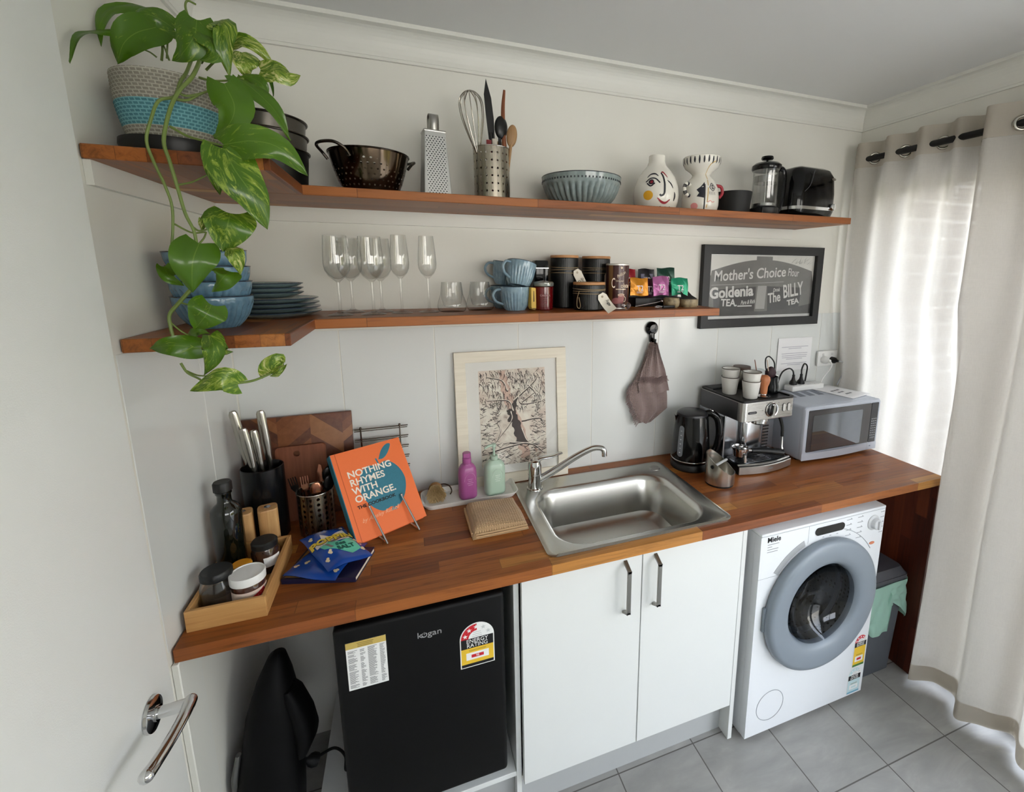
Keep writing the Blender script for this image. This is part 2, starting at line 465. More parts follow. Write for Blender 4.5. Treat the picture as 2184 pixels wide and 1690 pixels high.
for i in range(2200):
    y = rr.uniform(-7, 4); z = rr.uniform(.0, 2.3); x = 7.2 + rr.uniform(-.3, .3) - .2 * math.sin(y * 2)
    a = rr.uniform(0, 6.28); s = rr.uniform(.08, .16)
    u = Vector((math.cos(a) * .4, math.sin(a), rr.uniform(-.4, .4))).normalized(); w_ = Vector((-.3, .2, 1)).normalized()
    c = Vector((x, y, z)); hb.face([c - u * s, c - w_ * s * .5, c + u * s, c + w_ * s * .5])
hb.box((7.3, -7, -.02), (7.6, 4, 2.2))
o = hb.build('hedge', hedge_m); tag(o, 'green garden hedge outside beyond the curtained glass door', 'hedge'); o['kind'] = 'stuff'

# ------------------------------------------------------------------ light
world = bpy.data.worlds.new('sky'); scene.world = world; world.use_nodes = True
wt = world.node_tree; wt.nodes.clear()
wo_ = wt.nodes.new('ShaderNodeOutputWorld'); bg = wt.nodes.new('ShaderNodeBackground'); sk = wt.nodes.new('ShaderNodeTexSky')
wt.nodes.remove(sk)
tcw = wt.nodes.new('ShaderNodeTexCoord'); spw = wt.nodes.new('ShaderNodeSeparateXYZ'); rpw = wt.nodes.new('ShaderNodeValToRGB')
wt.links.new(tcw.outputs['Generated'], spw.inputs[0]); wt.links.new(spw.outputs[2], rpw.inputs[0])
rpw.color_ramp.elements[0].position = 0.0; rpw.color_ramp.elements[0].color = (1.0, .965, .89, 1)
rpw.color_ramp.elements[1].position = .6; rpw.color_ramp.elements[1].color = (.74, .84, 1.0, 1)
wt.links.new(rpw.outputs[0], bg.inputs[0]); wt.links.new(bg.outputs[0], wo_.inputs[0])
bg.inputs[1].default_value = 6.0
sl = bpy.data.lights.new('sun', 'SUN'); sl.energy = 1.6; sl.angle = math.radians(.6); sl.color = (1, .96, .88)
so = bpy.data.objects.new('sun', sl); C.objects.link(so)
so.rotation_euler = Vector((.55, .25, -1)).to_track_quat('-Z', 'Y').to_euler()

# ------------------------------------------------------------------ camera (24 mm-class wide view, cropped frame)
cam = bpy.data.cameras.new('camera'); co = bpy.data.objects.new('camera', cam); C.objects.link(co)
cam.sensor_fit = 'HORIZONTAL'; cam.sensor_width = 36.0; cam.lens = 974.632 / 2184 * 36.0
cam.shift_x = -(1223.082 - 1092) / 2184; cam.shift_y = (752.948 - 845) / 2184
cam.clip_start = .02; cam.clip_end = 100
R = Matrix(((.93863469, .05619021, -.34030512), (-.34486325, .16963379, -.92319755), (.00585258, .98390398, .1786021)))
co.matrix_world = Matrix.Translation((.51646, -1.68182, 1.72888)) @ R.to_4x4()
scene.camera = co
scene.cycles.transparent_max_bounces = 32
vs = scene.view_settings
vs.view_transform = 'Standard'; vs.look = 'None'; vs.exposure = .68; vs.gamma = 1.0; vs.use_curve_mapping = False

# ------------------------------------------------------------------ shelves
wood_x = wood_stave('acacia_boards', 'x', .045, .5)
wood_y = wood_stave('acacia_return', 'y', .045, .5, seed=3.0)
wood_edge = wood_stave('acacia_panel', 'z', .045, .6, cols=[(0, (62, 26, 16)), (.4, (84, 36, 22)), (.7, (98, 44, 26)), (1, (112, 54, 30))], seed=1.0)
end_grain = wood_plain('acacia_end_grain', (150, 92, 48), (176, 116, 64), 'y', .5)

def shelf(name, label, zt, zb, xr, xl, yl):
    t = thing(name, label, 'shelf', (0, 0, zb), 0, 'acacia wall shelves')
    h = zt - zb
    b = MB(); b.box((.003, SD, 0), (xr, -.002, h)); b.build('long_board', wood_x, t, bevel=.0015, bseg=1)
    b = MB(); b.box((.003, yl, 0), (xl, SD - .0005, h))
    b.build('return_board', wood_y, t, bevel=.0015, bseg=1)
    return t
# lower board returns end square; keep the mitre small
us = shelf('corner_shelf', 'upper L-shaped acacia wall shelf carrying the pothos and the colander', UT, US, 2.2137, .286, -.5975)
ls = shelf('corner_shelf', 'lower L-shaped acacia wall shelf carrying the glasses and blue bowls', LT, LS, 1.6056, .2855, -.577)
b = MB(); b.box((.012, -.012, 0), (2.19, -.0005, .0432)); b.box((.0005, -.59, 0), (.012, -.0005, .0432))
b.build('support_batten', trim_white, us, (0, 0, 1.8722 - US))['label'] = 'white painted batten'

# ------------------------------------------------------------------ bench
SX0, SX1, SY0, SY1 = .872, 1.496, -.547, -.074      # cut-out for the sink
bench = thing('wooden_benchtop', 'long acacia benchtop with waterfall end, running under the wall shelves', 'benchtop', (0, 0, 0))
b = MB(); bz0, bz1 = TB, H
b.box((.005, D, bz0), (SX0 + .03, -.006, bz1)); b.box((SX1 - .03, D, bz0), (XB, -.006, bz1))
b.box((SX0 + .03, D, bz0), (SX1 - .03, SY0 + .015, bz1)); b.box((SX0 + .03, SY1 - .03, bz0), (SX1 - .03, -.006, bz1))
b.build('worktop', wood_x, bench)
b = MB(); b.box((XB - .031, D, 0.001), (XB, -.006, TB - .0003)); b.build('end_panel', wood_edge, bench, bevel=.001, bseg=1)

# ------------------------------------------------------------------ sink cabinet
cab = thing('sink_cabinet', 'white two-door cupboard under the sink with grey bar handles', 'cupboard', (0, 0, 0))
b = MB()
b.box((.762, -.527, .002), (.778, -.03, TB - .001)); b.box((.778, -.527, .15), (1.557, -.03, .166)); b.box((.778, -.046, .166), (1.557, -.03, TB - .001))
b.build('carcass', cab_white, cab, bevel=.001, bseg=1)
b = MB(); b.box((1.5577, -.5467, .002), (1.5757, -.02, TB - .001)); b.build('side_panel', cab_white, cab, bevel=.001, bseg=1)
kick = M('kick_grey', (176, 178, 178), .4, var=.02)
b = MB(); b.box((.779, -.495, .0005), (1.557, -.48, .148)); b.build('kickboard', kick, cab)
pln = thing('fridge_plinth', 'white plinth shelf with grey kickboard carrying the black fridge', 'plinth', (0, 0, 0))
b = MB(); b.box((.2, -.527, .172), (.7612, -.03, .1895)); b.build('shelf_board', cab_white, pln, bevel=.001, bseg=1)
b = MB(); b.box((.2, -.495, .0005), (.7612, -.48, .172)); b.build('kickboard', kick, pln)
nickel = brushed('brushed_nickel', (150, 148, 142), .35, 'z')
for x0, x1, hx in ((.7817, 1.1683, 1.109), (1.1715, 1.5563, 1.215)):
    d = MB().rbox((x0, -.5467, .1532), (x1, -.529, .876), .0012, 1).build('door', cab_white, cab)
    hb = MB(); zt_, zb_ = .851, .667
    for sgn, z in ((1, zt_), (-1, zb_)):
        m = frame((hx - .006, -.547, z), (0, -1, 0), (0, 0, 1))
        hb.prism([(0, 0), (.022, -sgn * .012), (.034, -sgn * .018), (.034, -sgn * .026), (.022, -sgn * .020), (0, -sgn * .010)][::sgn], .012, mat=m @ Matrix.Translation((0, 0, -.012)))
    hb.box((hx - .006, -.581, zb_ + .018), (hx + .006, -.573, zt_ - .018))
    hb.build('handle', nickel, d, bevel=.0008, bseg=1)

# ------------------------------------------------------------------ bar fridge
fb = M('fridge_black', (5, 5, 6), .5, var=.2, bump=.1, bs=900, spec=.25)
fr = thing('bar_fridge', 'black bar fridge with energy label, left of the cupboard', 'fridge', (.301, -.553, .19))
FW = .43
b = MB(); b.rbox((0, .055, .012), (FW, .50, .648), .006, 2)
b.build('body', fb, fr)
for x in (.04, FW - .04):
    for y in (.09, .46): MB().cyl(.012, 0, .0125, 12, mat=TR(x, y, 0)).build('foot', black_matte, fr)
b = MB(); b.rbox((.0, 0, .052), (FW, .05, .655), .012, 3); b.build('door', fb, fr)
grey_logo = M('logo_grey', (170, 170, 172), .4, .3)
b = MB(); b.text('k', .024, FRONT((.196, -.0012, .585)), align='LEFT', sx=1.15); b.text('gan', .024, FRONT((.2225, -.0012, .585)), align='LEFT', sx=1.15)
m = FRONT((.2145, -.0012, .584)); ringp = []
b.tube([m @ Vector((.0062 * math.sin(a), .0062 * math.cos(a), 0)) for a in [(.5 + (2 * PI - 1.0) * k / 24) for k in range(25)]], .0011, 6)
b.box((.2138, -.0017, .5845), (.2152, -.0005, .592))
b.build('logo', grey_logo, fr)['label'] = 'kogan logo'

tan = M('sticker_tan', (196, 170, 92), .55); red = M('label_red', (196, 32, 44), .5); yel = M('label_yellow', (226, 186, 52), .5)
grey_print = M('print_grey', (120, 120, 122), .6); lab_white = M('label_white', (232, 232, 230), .5)
lab_grey = M('label_grey', (196, 198, 198), .5)
s = MB()
sx0, sx1, sz0, sz1 = .027, .121, .476, .614
yy = -.0007
def fr_rect(mb, x0, z0, x1, z1, y, mi): mb.box((x0, y - .0002, z0), (x1, y + .0004, z1), mi)
fr_rect(s, sx0, sz0, sx1, sz1, yy, 0); fr_rect(s, sx0, sz1 - .018, sx1, sz1, yy - .0003, 1)
rg = random.Random(5)
for k in range(3): fr_rect(s, sx0 + .02 + rg.uniform(0, .01), sz1 - .006 - .0045 * k, sx1 - .02 - rg.uniform(0, .012), sz1 - .0045 - .0045 * k, yy - .0006, 3)
for col in (0, 1):
    cx = sx0 + .004 + col * .046; z = sz1 - .022
    while z > sz0 + .005:
        if rg.random() > .1:
            fr_rect(s, cx, z - .0011, cx + rg.uniform(.012, .022), z, yy - .0003, 2); fr_rect(s, cx + .028, z - .0011, cx + rg.uniform(.034, .041), z, yy - .0003, 2)
        z -= .0026
s.build('menu_sticker', [lab_white, tan, grey_print, M('print_olive', (132, 112, 52), .6)], fr)['label'] = 'white price list sticker with tan header'

def star(cx, cz, r):
    return [(cx + (r if k % 2 == 0 else r * .42) * math.sin(PI * k / 5), cz + (r if k % 2 == 0 else r * .42) * math.cos(PI * k / 5)) for k in range(10)]
def arch(w, h, n=20):
    r = w / 2
    return [(-r, 0), (r, 0)] + [(r * math.cos(PI * k / n), h - r + r * math.sin(PI * k / n)) for k in range(n + 1)]
def energy_label(parent, M0, w, h, text1, text2, num, pal, nstar=2.5):
    """arched star-rating label: pal = (arc, band, lower, box)"""
    e = MB(); T = lambda z: M0 @ Matrix.Translation((0, 0, z)); r = w / 2; cz = h - r
    e.prism(arch(w, h), .0004, 0, T(0)); 
    n = 18; a1 = PI * (1 - nstar / 5.2)
    pts = [((r * .93) * math.cos(a), cz + (r * .93) * math.sin(a)) for a in [PI - (PI - a1) * k / n for k in range(n + 1)]]
    pin = [((r * .5) * math.cos(a), cz + (r * .5) * math.sin(a)) for a in [a1 + (PI - a1) * k / n for k in range(n + 1)]]
    e.prism(pts + pin, .0003, 1, T(.0004))
    for k in range(5):
        a = PI - PI * (k + .5) / 5.2; sx, sz = r * .72 * math.cos(a), cz + r * .72 * math.sin(a)
        e.prism(star(sx, sz, r * .15)[::-1], .0003, 5 if k < nstar - .4 else 6, T(.0007))
    for k in range(3):
        e.box((-r * (.22 + .04 * k), cz + r * (.36 - .13 * k), .0004), (r * (.22 + .04 * k), cz + r * (.40 - .13 * k), .0007), 6, T(0))
    bt = cz + r * .02; bb = cz - r * .62
    e.box((-r * .94, bb, .0004), (r * .94, bt, .0007), 2, T(0))
    e.text(text1, r * .36, T(.0008) @ Matrix.Translation((0, bt - r * .18, 0)), 5, sx=.95); e.text(text2, r * .36, T(.0008) @ Matrix.Translation((0, bb + r * .17, 0)), 5, sx=.95)
    e.box((-r * .94, h * .025, .0004), (r * .94, bb, .0007), 3, T(0))
    e.box((-r * .94, h * .02, .0007), (r * .94, h * .085, .0009), 4, T(0))
    e.box((-r * .66, h * .17, .0007), (r * .66, h * .335, .0009), 5, T(0)); e.box((-r * .36, h * .215, .0009), (r * .36, h * .285, .0011), 1, T(0))
    if num: e.text(num, h * .065, T(.0012) @ Matrix.Translation((0, h * .25, 0)), 5)
    for k in range(2): e.box((-r * .5, h * (.37 + .02 * k), .0007), (r * .5, h * (.377 + .02 * k), .0009), 7, T(0))
    return e.build('energy_label', [lab_white, pal[0], pal[1], pal[2], pal[3], lab_white, lab_grey, M('print_olive', (132, 112, 52), .6)], parent)
energy_label(fr, FRONT((.3515, -.0005, .446)), .094, .136, 'ENERGY', 'RATING', '98', (red, ink, yel, ink), 2.6)['label'] = 'red, black and yellow ENERGY RATING label'

# fridge lead and plug
o0 = Vector((-.301, .553, -.19))
b = MB(); b.tube([p + o0 for p in catmull([(.195, -.36, .29), (.235, -.33, .27), (.262, -.33, .23), (.264, -.35, .2), (.285, -.34, .198), (.3, -.33, .22)], 8)], .0042, 8)
ld = b.build('power_lead', black_matte, fr); ld['label'] = 'black lead hanging beside the fridge'
b = MB(); b.lathe([(.001, -.012), (.017, -.01), (.019, .002), (.016, .012), (.008, .02), (.0055, .036)], 20, mat=Matrix.Translation(o0) @ frame((.188, -.372, .297), (-.8, -.2, .5), (.3, -.9, .1)) @ Matrix.Rotation(PI / 2, 4, 'Y'))
b.build('plug', black_matte, ld)

# ------------------------------------------------------------------ washing machine
wm_white = M('washer_white', (224, 227, 230), .3, var=.01); door_grey = M('washer_door_grey', (128, 137, 146), .4, .1, var=.02)
wm = thing('washing_machine', 'white front-loading washing machine with grey porthole, under the bench', 'washing machine', (1.6078, -.5782, 0))
WW, WH, WD = .595, .850, .55
b = MB(); b.box((0, .0305, .015), (.003, WD, WH - .012)); b.box((WW - .003, .0305, .015), (WW, WD, WH - .012)); b.box((.003, WD - .003, .015), (WW - .003, WD, WH - .012)); b.box((.003, .0305, .015), (WW - .003, WD - .003, .018))
# front panel with round opening
hx, hz, hr = .2975, .515, .185
def plate_hole(mb, x0, z0, x1, z1, y0, y1, cx, cz, r, n=64, mi=0):
    def outer(a):
        c, s_ = math.cos(a), math.sin(a); k = 1e9
        if c > 1e-6: k = min(k, (x1 - cx) / c)
        if c < -1e-6: k = min(k, (x0 - cx) / c)
        if s_ > 1e-6: k = min(k, (z1 - cz) / s_)
        if s_ < -1e-6: k = min(k, (z0 - cz) / s_)
        return cx + c * k, cz + s_ * k
    angs = sorted([2 * PI * k / n for k in range(n)] + [math.atan2(z - cz, x - cx) % (2 * PI) for x in (x0, x1) for z in (z0, z1)])
    A = [(cx + r * math.cos(a), cz + r * math.sin(a)) for a in angs]; B = [outer(a) for a in angs]
    loops = [[(x, y1, z) for x, z in B], [(x, y0, z) for x, z in B], [(x, y0, z) for x, z in A], [(x, y1, z) for x, z in A]]
    v, f = ring_loft(loops, (False, False)); mb.add(v, f, mi)
b.build('body', wm_white, wm)
b = MB(); plate_hole(b, 0, .018, WW, WH - .012, 0, .03, hx, hz, hr)
b.build('front_panel', wm_white, wm)
b = MB(); b.rbox((-.001, -.002, WH - .012), (WW + .001, WD, WH), .004, 2); b.build('lid', wm_white, wm)
seam = M('seam_grey', (150, 155, 160), .5)
b = MB(); b.box((.212, -.0006, .77), (.2128, .001, WH - .012)); b.box((0, -.0006, .676), (.1, .001, .6768)); b.box((.0, -.0006, WH - .0125), (WW, .001, WH - .0117))
b.build('panel_seam', seam, wm)
# porthole
pd = MB()
prof = [(.185, -.0), (.26, -.002), (.264, -.012), (.262, -.026), (.254, -.034), (.24, -.037), (.2, -.034), (.18, -.03), (.169, -.023), (.161, -.012), (.157, .0)]
mm = frame((hx, 0, hz), (1, 0, 0), (0, 0, 1)); mm = mm  # local z faces -y
pd.lathe_open([(r, -z) for r, z in prof], 72, mat=mm)
ring = pd.build('porthole_ring', door_grey, wm)
pg = MB(); pg.lathe_open([(1e-4, -.05), (.05, -.048), (.1, -.036), (.135, -.012), (.152, .012), (.157, .02)], 56, mat=mm)
dg = NT('porthole_glass')
t_ = dg.n('ShaderNodeBsdfTransparent'); t_.inputs[0].default_value = (.4, .43, .47, 1); g_ = dg.n('ShaderNodeBsdfGlossy'); g_.inputs['Roughness'].default_value = .02
f_ = dg.n('ShaderNodeLayerWeight'); ff_ = dg.math('ADD', dg.math('MULTIPLY', dg.math('POWER', f_.outputs['Facing'], 5.0), .9), .05); mx_ = dg.n('ShaderNodeMixShader')
dg.l(ff_, mx_.inputs[0]); dg.l(t_.outputs[0], mx_.inputs[1]); dg.l(g_.outputs[0], mx_.inputs[2]); dg.l(mx_.outputs[0], dg.out.inputs[0])
pg.build('porthole_glass', dg.m, wm)
def drum_mat():
    t = NT('drum_steel'); v = t.n('ShaderNodeTexVoronoi'); v.inputs['Scale'].default_value = 55; v.inputs['Randomness'].default_value = .15
    t.l(t.obj(), v.inputs['Vector']); k = t.math('LESS_THAN', v.outputs[0], .28)
    t.bsdf(t.mix(k, srgb(120, 124, 128), srgb(12, 12, 14)), .3, .9); return t.m
dr = MB(); dr.lathe_open([(.156, -.0), (.168, -.06), (.2, -.08), (.215, -.3), (.2, -.32), (1e-4, -.33)], 48, mat=mm); dr.build('drum', drum_mat(), wm)
gk = MB(); gk.lathe_open([(.184, .0), (.183, -.03), (.165, -.04), (.15, -.035), (.145, -.05), (.168, -.06)], 48, mat=mm); gk.build('door_gasket', M('gasket_grey', (70, 74, 78), .6), wm)
b = MB(); b.tube([mm @ Vector((.292 * math.cos(a), .292 * math.sin(a), .0005)) for a in [math.radians(35 + 3 * k) for k in range(19)]], .0012, 6); b.build('moulded_arc', seam, wm)
b = MB(); b.box((.028, -.012, .47), (.04, -.001, .565)); b.build('door_grip', M('grip_grey', (120, 130, 138), .4), wm, bevel=.003)
# drawer grip recess, display, dial, filter flap
def arcband(cx, cz, r0, r1, a0, a1, n=14):
    a = [math.radians(a0 + (a1 - a0) * k / n) for k in range(n + 1)]
    return [(cx + r0 * math.cos(q), cz + r0 * math.sin(q)) for q in a] + [(cx + r1 * math.cos(q), cz + r1 * math.sin(q)) for q in a[::-1]]
b = MB(); b.prism(arcband(hx, hz, .2665, .29, 111, 143)[::-1], .001, mat=FRONT((0, -.0003, 0))); b.build('detergent_drawer_grip', M('grip_silver', (178, 180, 182), .35, .3), wm)
b = MB(); b.prism(rrect(.243, .793, .385, .823, .0148), .002, mat=FRONT((0, -.0003, 0))); b.build('display', black_gloss, wm)['label'] = 'dark oval display'
b = MB(); b.lathe([(.031, 0), (.03, .003), (.022, .006), (.0205, .02), (.018, .0225), (.0005, .0225)], 36, mat=FRONT((.537, -.0, .789)))
b.box((.533, -.029, .772), (.541, -.022, .806)); b.build('dial', M('dial_grey', (206, 208, 210), .35), wm, bevel=.001)
b = MB()
for k in range(5):
    for x in (.395, .452): b.box((x + .003 * k * 0, -.0005, .825 - .021 * k), (x + .028, .001, .8265 - .021 * k)); b.box((x + .02, -.0005, .8285 - .021 * k), (x + .024, .001, .8305 - .021 * k))
    b.box((.572, -.0005, .825 - .021 * k), (.585, .001, .8265 - .021 * k)); b.box((.587, -.0005, .824 - .021 * k), (.59, .001, .828 - .021 * k))
for k in range(3): b.box((.28 + .034 * k, -.0005, .781), (.289 + .034 * k, .001, .7825))
b.build('control_print', M('print_mid', (110, 114, 120), .5), wm)
b = MB(); b.prism([(.542 + .014 * math.cos(a), .703 + .006 * math.sin(a)) for a in [2 * PI * k / 20 for k in range(20)]], .001, mat=FRONT((0, -.0003, 0))); b.build('button', M('button_orange', (206, 128, 96), .4), wm)['label'] = 'small orange button'
b = MB(); b.text('Miele', .027, FRONT((.026, -.0008, .8215)), align='LEFT', bold=.0004, sx=1.0); b.build('logo', ink, wm)['label'] = 'black Miele logo'
b = MB()
for k, w_ in enumerate((.05, .02, .048, .046)): b.box((.029, -.0004, .803 - .0095 * k), (.029 + w_, .001, .8048 - .0095 * k))
b.build('model_print', grey_print, wm)
b = MB(); b.tube([FRONT((.108, -.0, .128)) @ Vector((.063 * math.cos(2 * PI * k / 48), .063 * math.sin(2 * PI * k / 48), 0)) for k in range(48)], .0014, 6, closed=True)
b.build('filter_flap', seam, wm)['label'] = 'round filter flap outline'
energy_label(wm, FRONT((.556, -.0006, .148)), .066, .147, 'ENERGY', 'RATING', '', (red, ink, yel, M('label_green', (70, 120, 60), .5)), 4.0)['label'] = 'red, black and yellow ENERGY RATING label'
blue = M('label_blue', (110, 166, 192), .5); pale = M('label_pale_blue', (190, 214, 218), .5)
energy_label(wm, FRONT((.546, -.0006, .024)), .07, .122, 'WATER', 'RATING', '', (pale, ink, pale, blue), 4.0)['label'] = 'pale blue WATER RATING label'
for x in (.05, WW - .05):
    for y in (.07, WD - .06): MB().cyl(.018, 0.0003, .016, 16, mat=TR(x, y, 0)).build('foot', black_matte, wm)

# ------------------------------------------------------------------ bin with liner
bn = thing('waste_bin', 'dark grey rubbish bin with pale green liner, beside the washing machine', 'bin', (2.346, -.405, 0))
bin_m = M('bin_grey', (82, 86, 92), .5, var=.04)
def tap_box(mb, w0, d0, w1, d1, z0, z1, r=.02, mi=0):
    v, f = ring_loft([[(x, y, z) for x, y in rrect(-w / 2, -d / 2, w / 2, d / 2, r)] for w, d, z in ((w0, d0, z0), (w1, d1, z1))]); mb.add(v, f, mi, False)
b = MB(); tap_box(b, .2, .24, .225, .268, .0, .45); b.build('tub', bin_m, bn)
b = MB(); tap_box(b, .232, .275, .232, .275, .451, .47); tap_box(b, .226, .27, .19, .235, .47, .5); b.build('lid', M('bin_lid', (70, 70, 76), .5), bn)
lin = NT('liner_green'); d_ = lin.n('ShaderNodeBsdfTranslucent'); d_.inputs[0].default_value = srgb(168, 214, 194); p_ = lin.n('ShaderNodeBsdfPrincipled')
p_.inputs['Base Color'].default_value = srgb(176, 218, 200); p_.inputs['Roughness'].default_value = .35
m_ = lin.n('ShaderNodeMixShader'); m_.inputs[0].default_value = .35; lin.l(p_.outputs[0], m_.inputs[1]); lin.l(d_.outputs[0], m_.inputs[2]); lin.l(m_.outputs[0], lin.out.inputs[0])
rg = random.Random(11); ph = [rg.uniform(0, 6) for _ in range(8)]
lo_c = rrect(-.118, -.14, .118, .14, .03, 12); lo = []
for (xa, ya), (xb, yb) in zip(lo_c, lo_c[1:] + lo_c[:1]):
    nn = max(1, int(math.hypot(xb - xa, yb - ya) / .006)); lo += [(xa + (xb - xa) * k / nn, ya + (yb - ya) * k / nn) for k in range(nn)]
def liner(u, v):
    k = u * len(lo); i = int(k) % len(lo); j = (i + 1) % len(lo); q = k - int(k)
    x = lo[i][0] * (1 - q) + lo[j][0] * q; y = lo[i][1] * (1 - q) + lo[j][1] * q
    drop = .11 + .05 * math.sin(2 * PI * u * 2 + 1) + .03 * math.sin(2 * PI * u * 5)
    if x < .0 and y < -.1: drop += .12
    rf = .003 + v * .008 + .005 * v * math.sin(2 * PI * u * 7 + ph[0] + 4 * v) + .004 * math.sin(2 * PI * u * 15 + ph[1] - 7 * v) * v + .003 * math.sin(2 * PI * u * 23 + ph[2] + 13 * v) * min(1, 2 * v) + .002 * math.sin(2 * PI * u * 5 + 21 * v)
    l = math.hypot(x, y); return (x + x / l * rf, y + y / l * rf, .4515 - drop * v)
b = MB(); b.grid(liner, 180, 16, closeu=True); b.build('liner', lin.m, bn)['label'] = 'pale green bin liner folded over the rim'

# ------------------------------------------------------------------ dark appliance on the wall below the bench
vac_m = M('vacuum_black', (4, 4, 5), .6, var=.1, spec=.2)
vc = thing('cordless_vacuum', 'black appliance with grey side bracket in the dark corner under the bench', 'appliance', (.1, -.40, .195))
def blob(loops, seg=24):
    L = []
    for (cx, cy, z, rx, ry, e) in loops:
        L.append([(cx + rx * (abs(math.cos(a)) ** e) * (1 if math.cos(a) > 0 else -1), cy + ry * (abs(math.sin(a)) ** e) * (1 if math.sin(a) > 0 else -1), z) for a in [2 * PI * k / seg for k in range(seg)]])
    return ring_loft(L)
b = MB(); v, f = blob([(-.005, -.02, 0, .07, .07, .7), (-.005, -.02, .06, .075, .075, .7), (0, -.02, .17, .078, .075, .75), (.005, 0, .25, .07, .07, .8), (.012, .01, .34, .062, .065, .8), (.02, .02, .42, .042, .055, .9), (.028, .03, .475, .022, .03, 1), (.03, .03, .49, .008, .01, 1)]); b.add(v, f, 0, True)
b.build('body', vac_m, vc)
b = MB(); v, f = blob([(.075, -.0, .2, .02, .05, .8), (.085, 0, .24, .03, .05, .8), (.08, 0, .3, .028, .045, .8), (.065, 0, .37, .022, .04, .8), (.055, 0, .4, .012, .03, .8)]); b.add(v, f, 0, True); b.build('grip', vac_m, vc)
b = MB(); b.tube([(-.07, -.05, .02), (-.078, -.05, .12), (-.078, -.04, .2), (-.068, -.03, .255)], [.008, .0095, .0095, .006], 8, flat=1.6)
b.build('side_bracket', M('bracket_grey', (96, 96, 94), .5), vc)['label'] = 'grey side bracket'

# ------------------------------------------------------------------ painting on round pots
def rfun(prof):
    pr = sorted([(z, r) for r, z in prof])
    def f(z):
        for (z0, r0), (z1, r1) in zip(pr[:-1], pr[1:]):
            if z0 <= z <= z1 and z1 > z0: return r0 + (r1 - r0) * (z - z0) / (z1 - z0)
        return pr[0][1] if z < pr[0][0] else pr[-1][1]
    return f
class Paint:
    def __init__(s, mb, rf, yaw=0.0, off=.0006, r0=.07): s.mb, s.rf, s.yaw, s.off, s.r0 = mb, rf, yaw, off, r0
    def P(s, x, z):
        r = s.rf(z) + s.off; a = s.yaw + x / s.r0
        return Vector((r * math.sin(a), -r * math.cos(a), z))
    def stroke(s, pts, w, mi=0, taper=False):
        c = catmull([(x, z, 0) for x, z in pts], 5); n = len(c); v = []
        for i, p in enumerate(c):
            t = (c[min(i + 1, n - 1)] - c[max(i - 1, 0)]).normalized(); q = i / (n - 1)
            ww = w * .5 * ((.35 + .65 * math.sin(PI * q)) if taper else 1)
            v += [s.P(p.x - t.y * ww, p.y + t.x * ww), s.P(p.x + t.y * ww, p.y - t.x * ww)]
        s.mb.add(v, [(2 * i, 2 * i + 1, 2 * i + 3, 2 * i + 2) for i in range(n - 1)], mi)
    def blob(s, x, z, rx, rz, mi=0, n=18, rot=0.0):
        v = [s.P(x, z)]; f = []
        for k in (1, 2, 3):
            for i in range(n):
                a = 2 * PI * i / n; dx, dz = rx * k / 3 * math.cos(a), rz * k / 3 * math.sin(a)
                v.append(s.P(x + dx * math.cos(rot) - dz * math.sin(rot), z + dx * math.sin(rot) + dz * math.cos(rot)))
        for i in range(n):
            j = (i + 1) % n; f.append((0, 1 + i, 1 + j))
            for k in (0, 1): f.append((1 + k * n + i, 1 + k * n + j, 1 + (k + 1) * n + j, 1 + (k + 1) * n + i))
        s.mb.add(v, f, mi)
    def poly(s, pts, mi=0):   # fan from centroid with subdivided rim
        cx = sum(p[0] for p in pts) / len(pts); cz = sum(p[1] for p in pts) / len(pts)
        rim = []
        for a, b in zip(pts, pts[1:] + pts[:1]):
            for k in range(4): rim.append((a[0] + (b[0] - a[0]) * k / 4, a[1] + (b[1] - a[1]) * k / 4))
        n = len(rim); v = [s.P(cx, cz)]; f = []
        for k in (1, 2, 3):
            v += [s.P(cx + (x - cx) * k / 3, cz + (z - cz) * k / 3) for x, z in rim]
        for i in range(n):
            j = (i + 1) % n; f.append((0, 1 + i, 1 + j))
            for k in (0, 1): f.append((1 + k * n + i, 1 + k * n + j, 1 + (k + 1) * n + j, 1 + (k + 1) * n + i))
        s.mb.add(v, f, mi)

# ------------------------------------------------------------------ trailing pothos
def basket_mat():
    t = NT('woven_basket'); tc = t.n('ShaderNodeTexCoord'); sp = t.n('ShaderNodeSeparateXYZ'); t.l(tc.outputs['Object'], sp.inputs[0])
    ang = t.math('MULTIPLY', t.math('ARCTAN2', sp.outputs[1], sp.outputs[0]), .09)
    cm = t.n('ShaderNodeCombineXYZ'); t.l(ang, cm.inputs[0]); t.l(sp.outputs[2], cm.inputs[1])
    b = t.n('ShaderNodeTexBrick'); t.l(cm.outputs[0], b.inputs['Vector']); b.inputs['Scale'].default_value = 1
    b.inputs['Brick Width'].default_value = .011; b.inputs['Row Height'].default_value = .0062; b.inputs['Mortar Size'].default_value = .0014; b.inputs['Mortar Smooth'].default_value = .3
    b.inputs['Color1'].default_value = (0, 0, 0, 1); b.inputs['Color2'].default_value = (.1, .1, .1, 1); b.inputs['Mortar'].default_value = (1, 1, 1, 1)
    band = t.math('MULTIPLY', t.math('GREATER_THAN', sp.outputs[2], .05), t.math('LESS_THAN', sp.outputs[2], .094))
    lo = t.mix(band, srgb(128, 124, 113), srgb(70, 122, 131)); hi = t.mix(band, srgb(168, 165, 152), srgb(112, 166, 174))
    t.bsdf(t.mix(b.outputs[0], lo, hi), .9, 0, t.bump(b.outputs[0], .6, .003)); return t.m
pl = thing('potted_pothos', 'trailing variegated pothos in a grey and turquoise woven pot at the shelf corner', 'plant', (.104, -.483, UT))
b = MB(); b.lathe([(.07, 0), (.084, .002), (.089, .02), (.088, .03), (.085, .03), (.083, .013), (1e-4, .012)], 48); b.build('saucer', black_satin, pl)
b = MB()
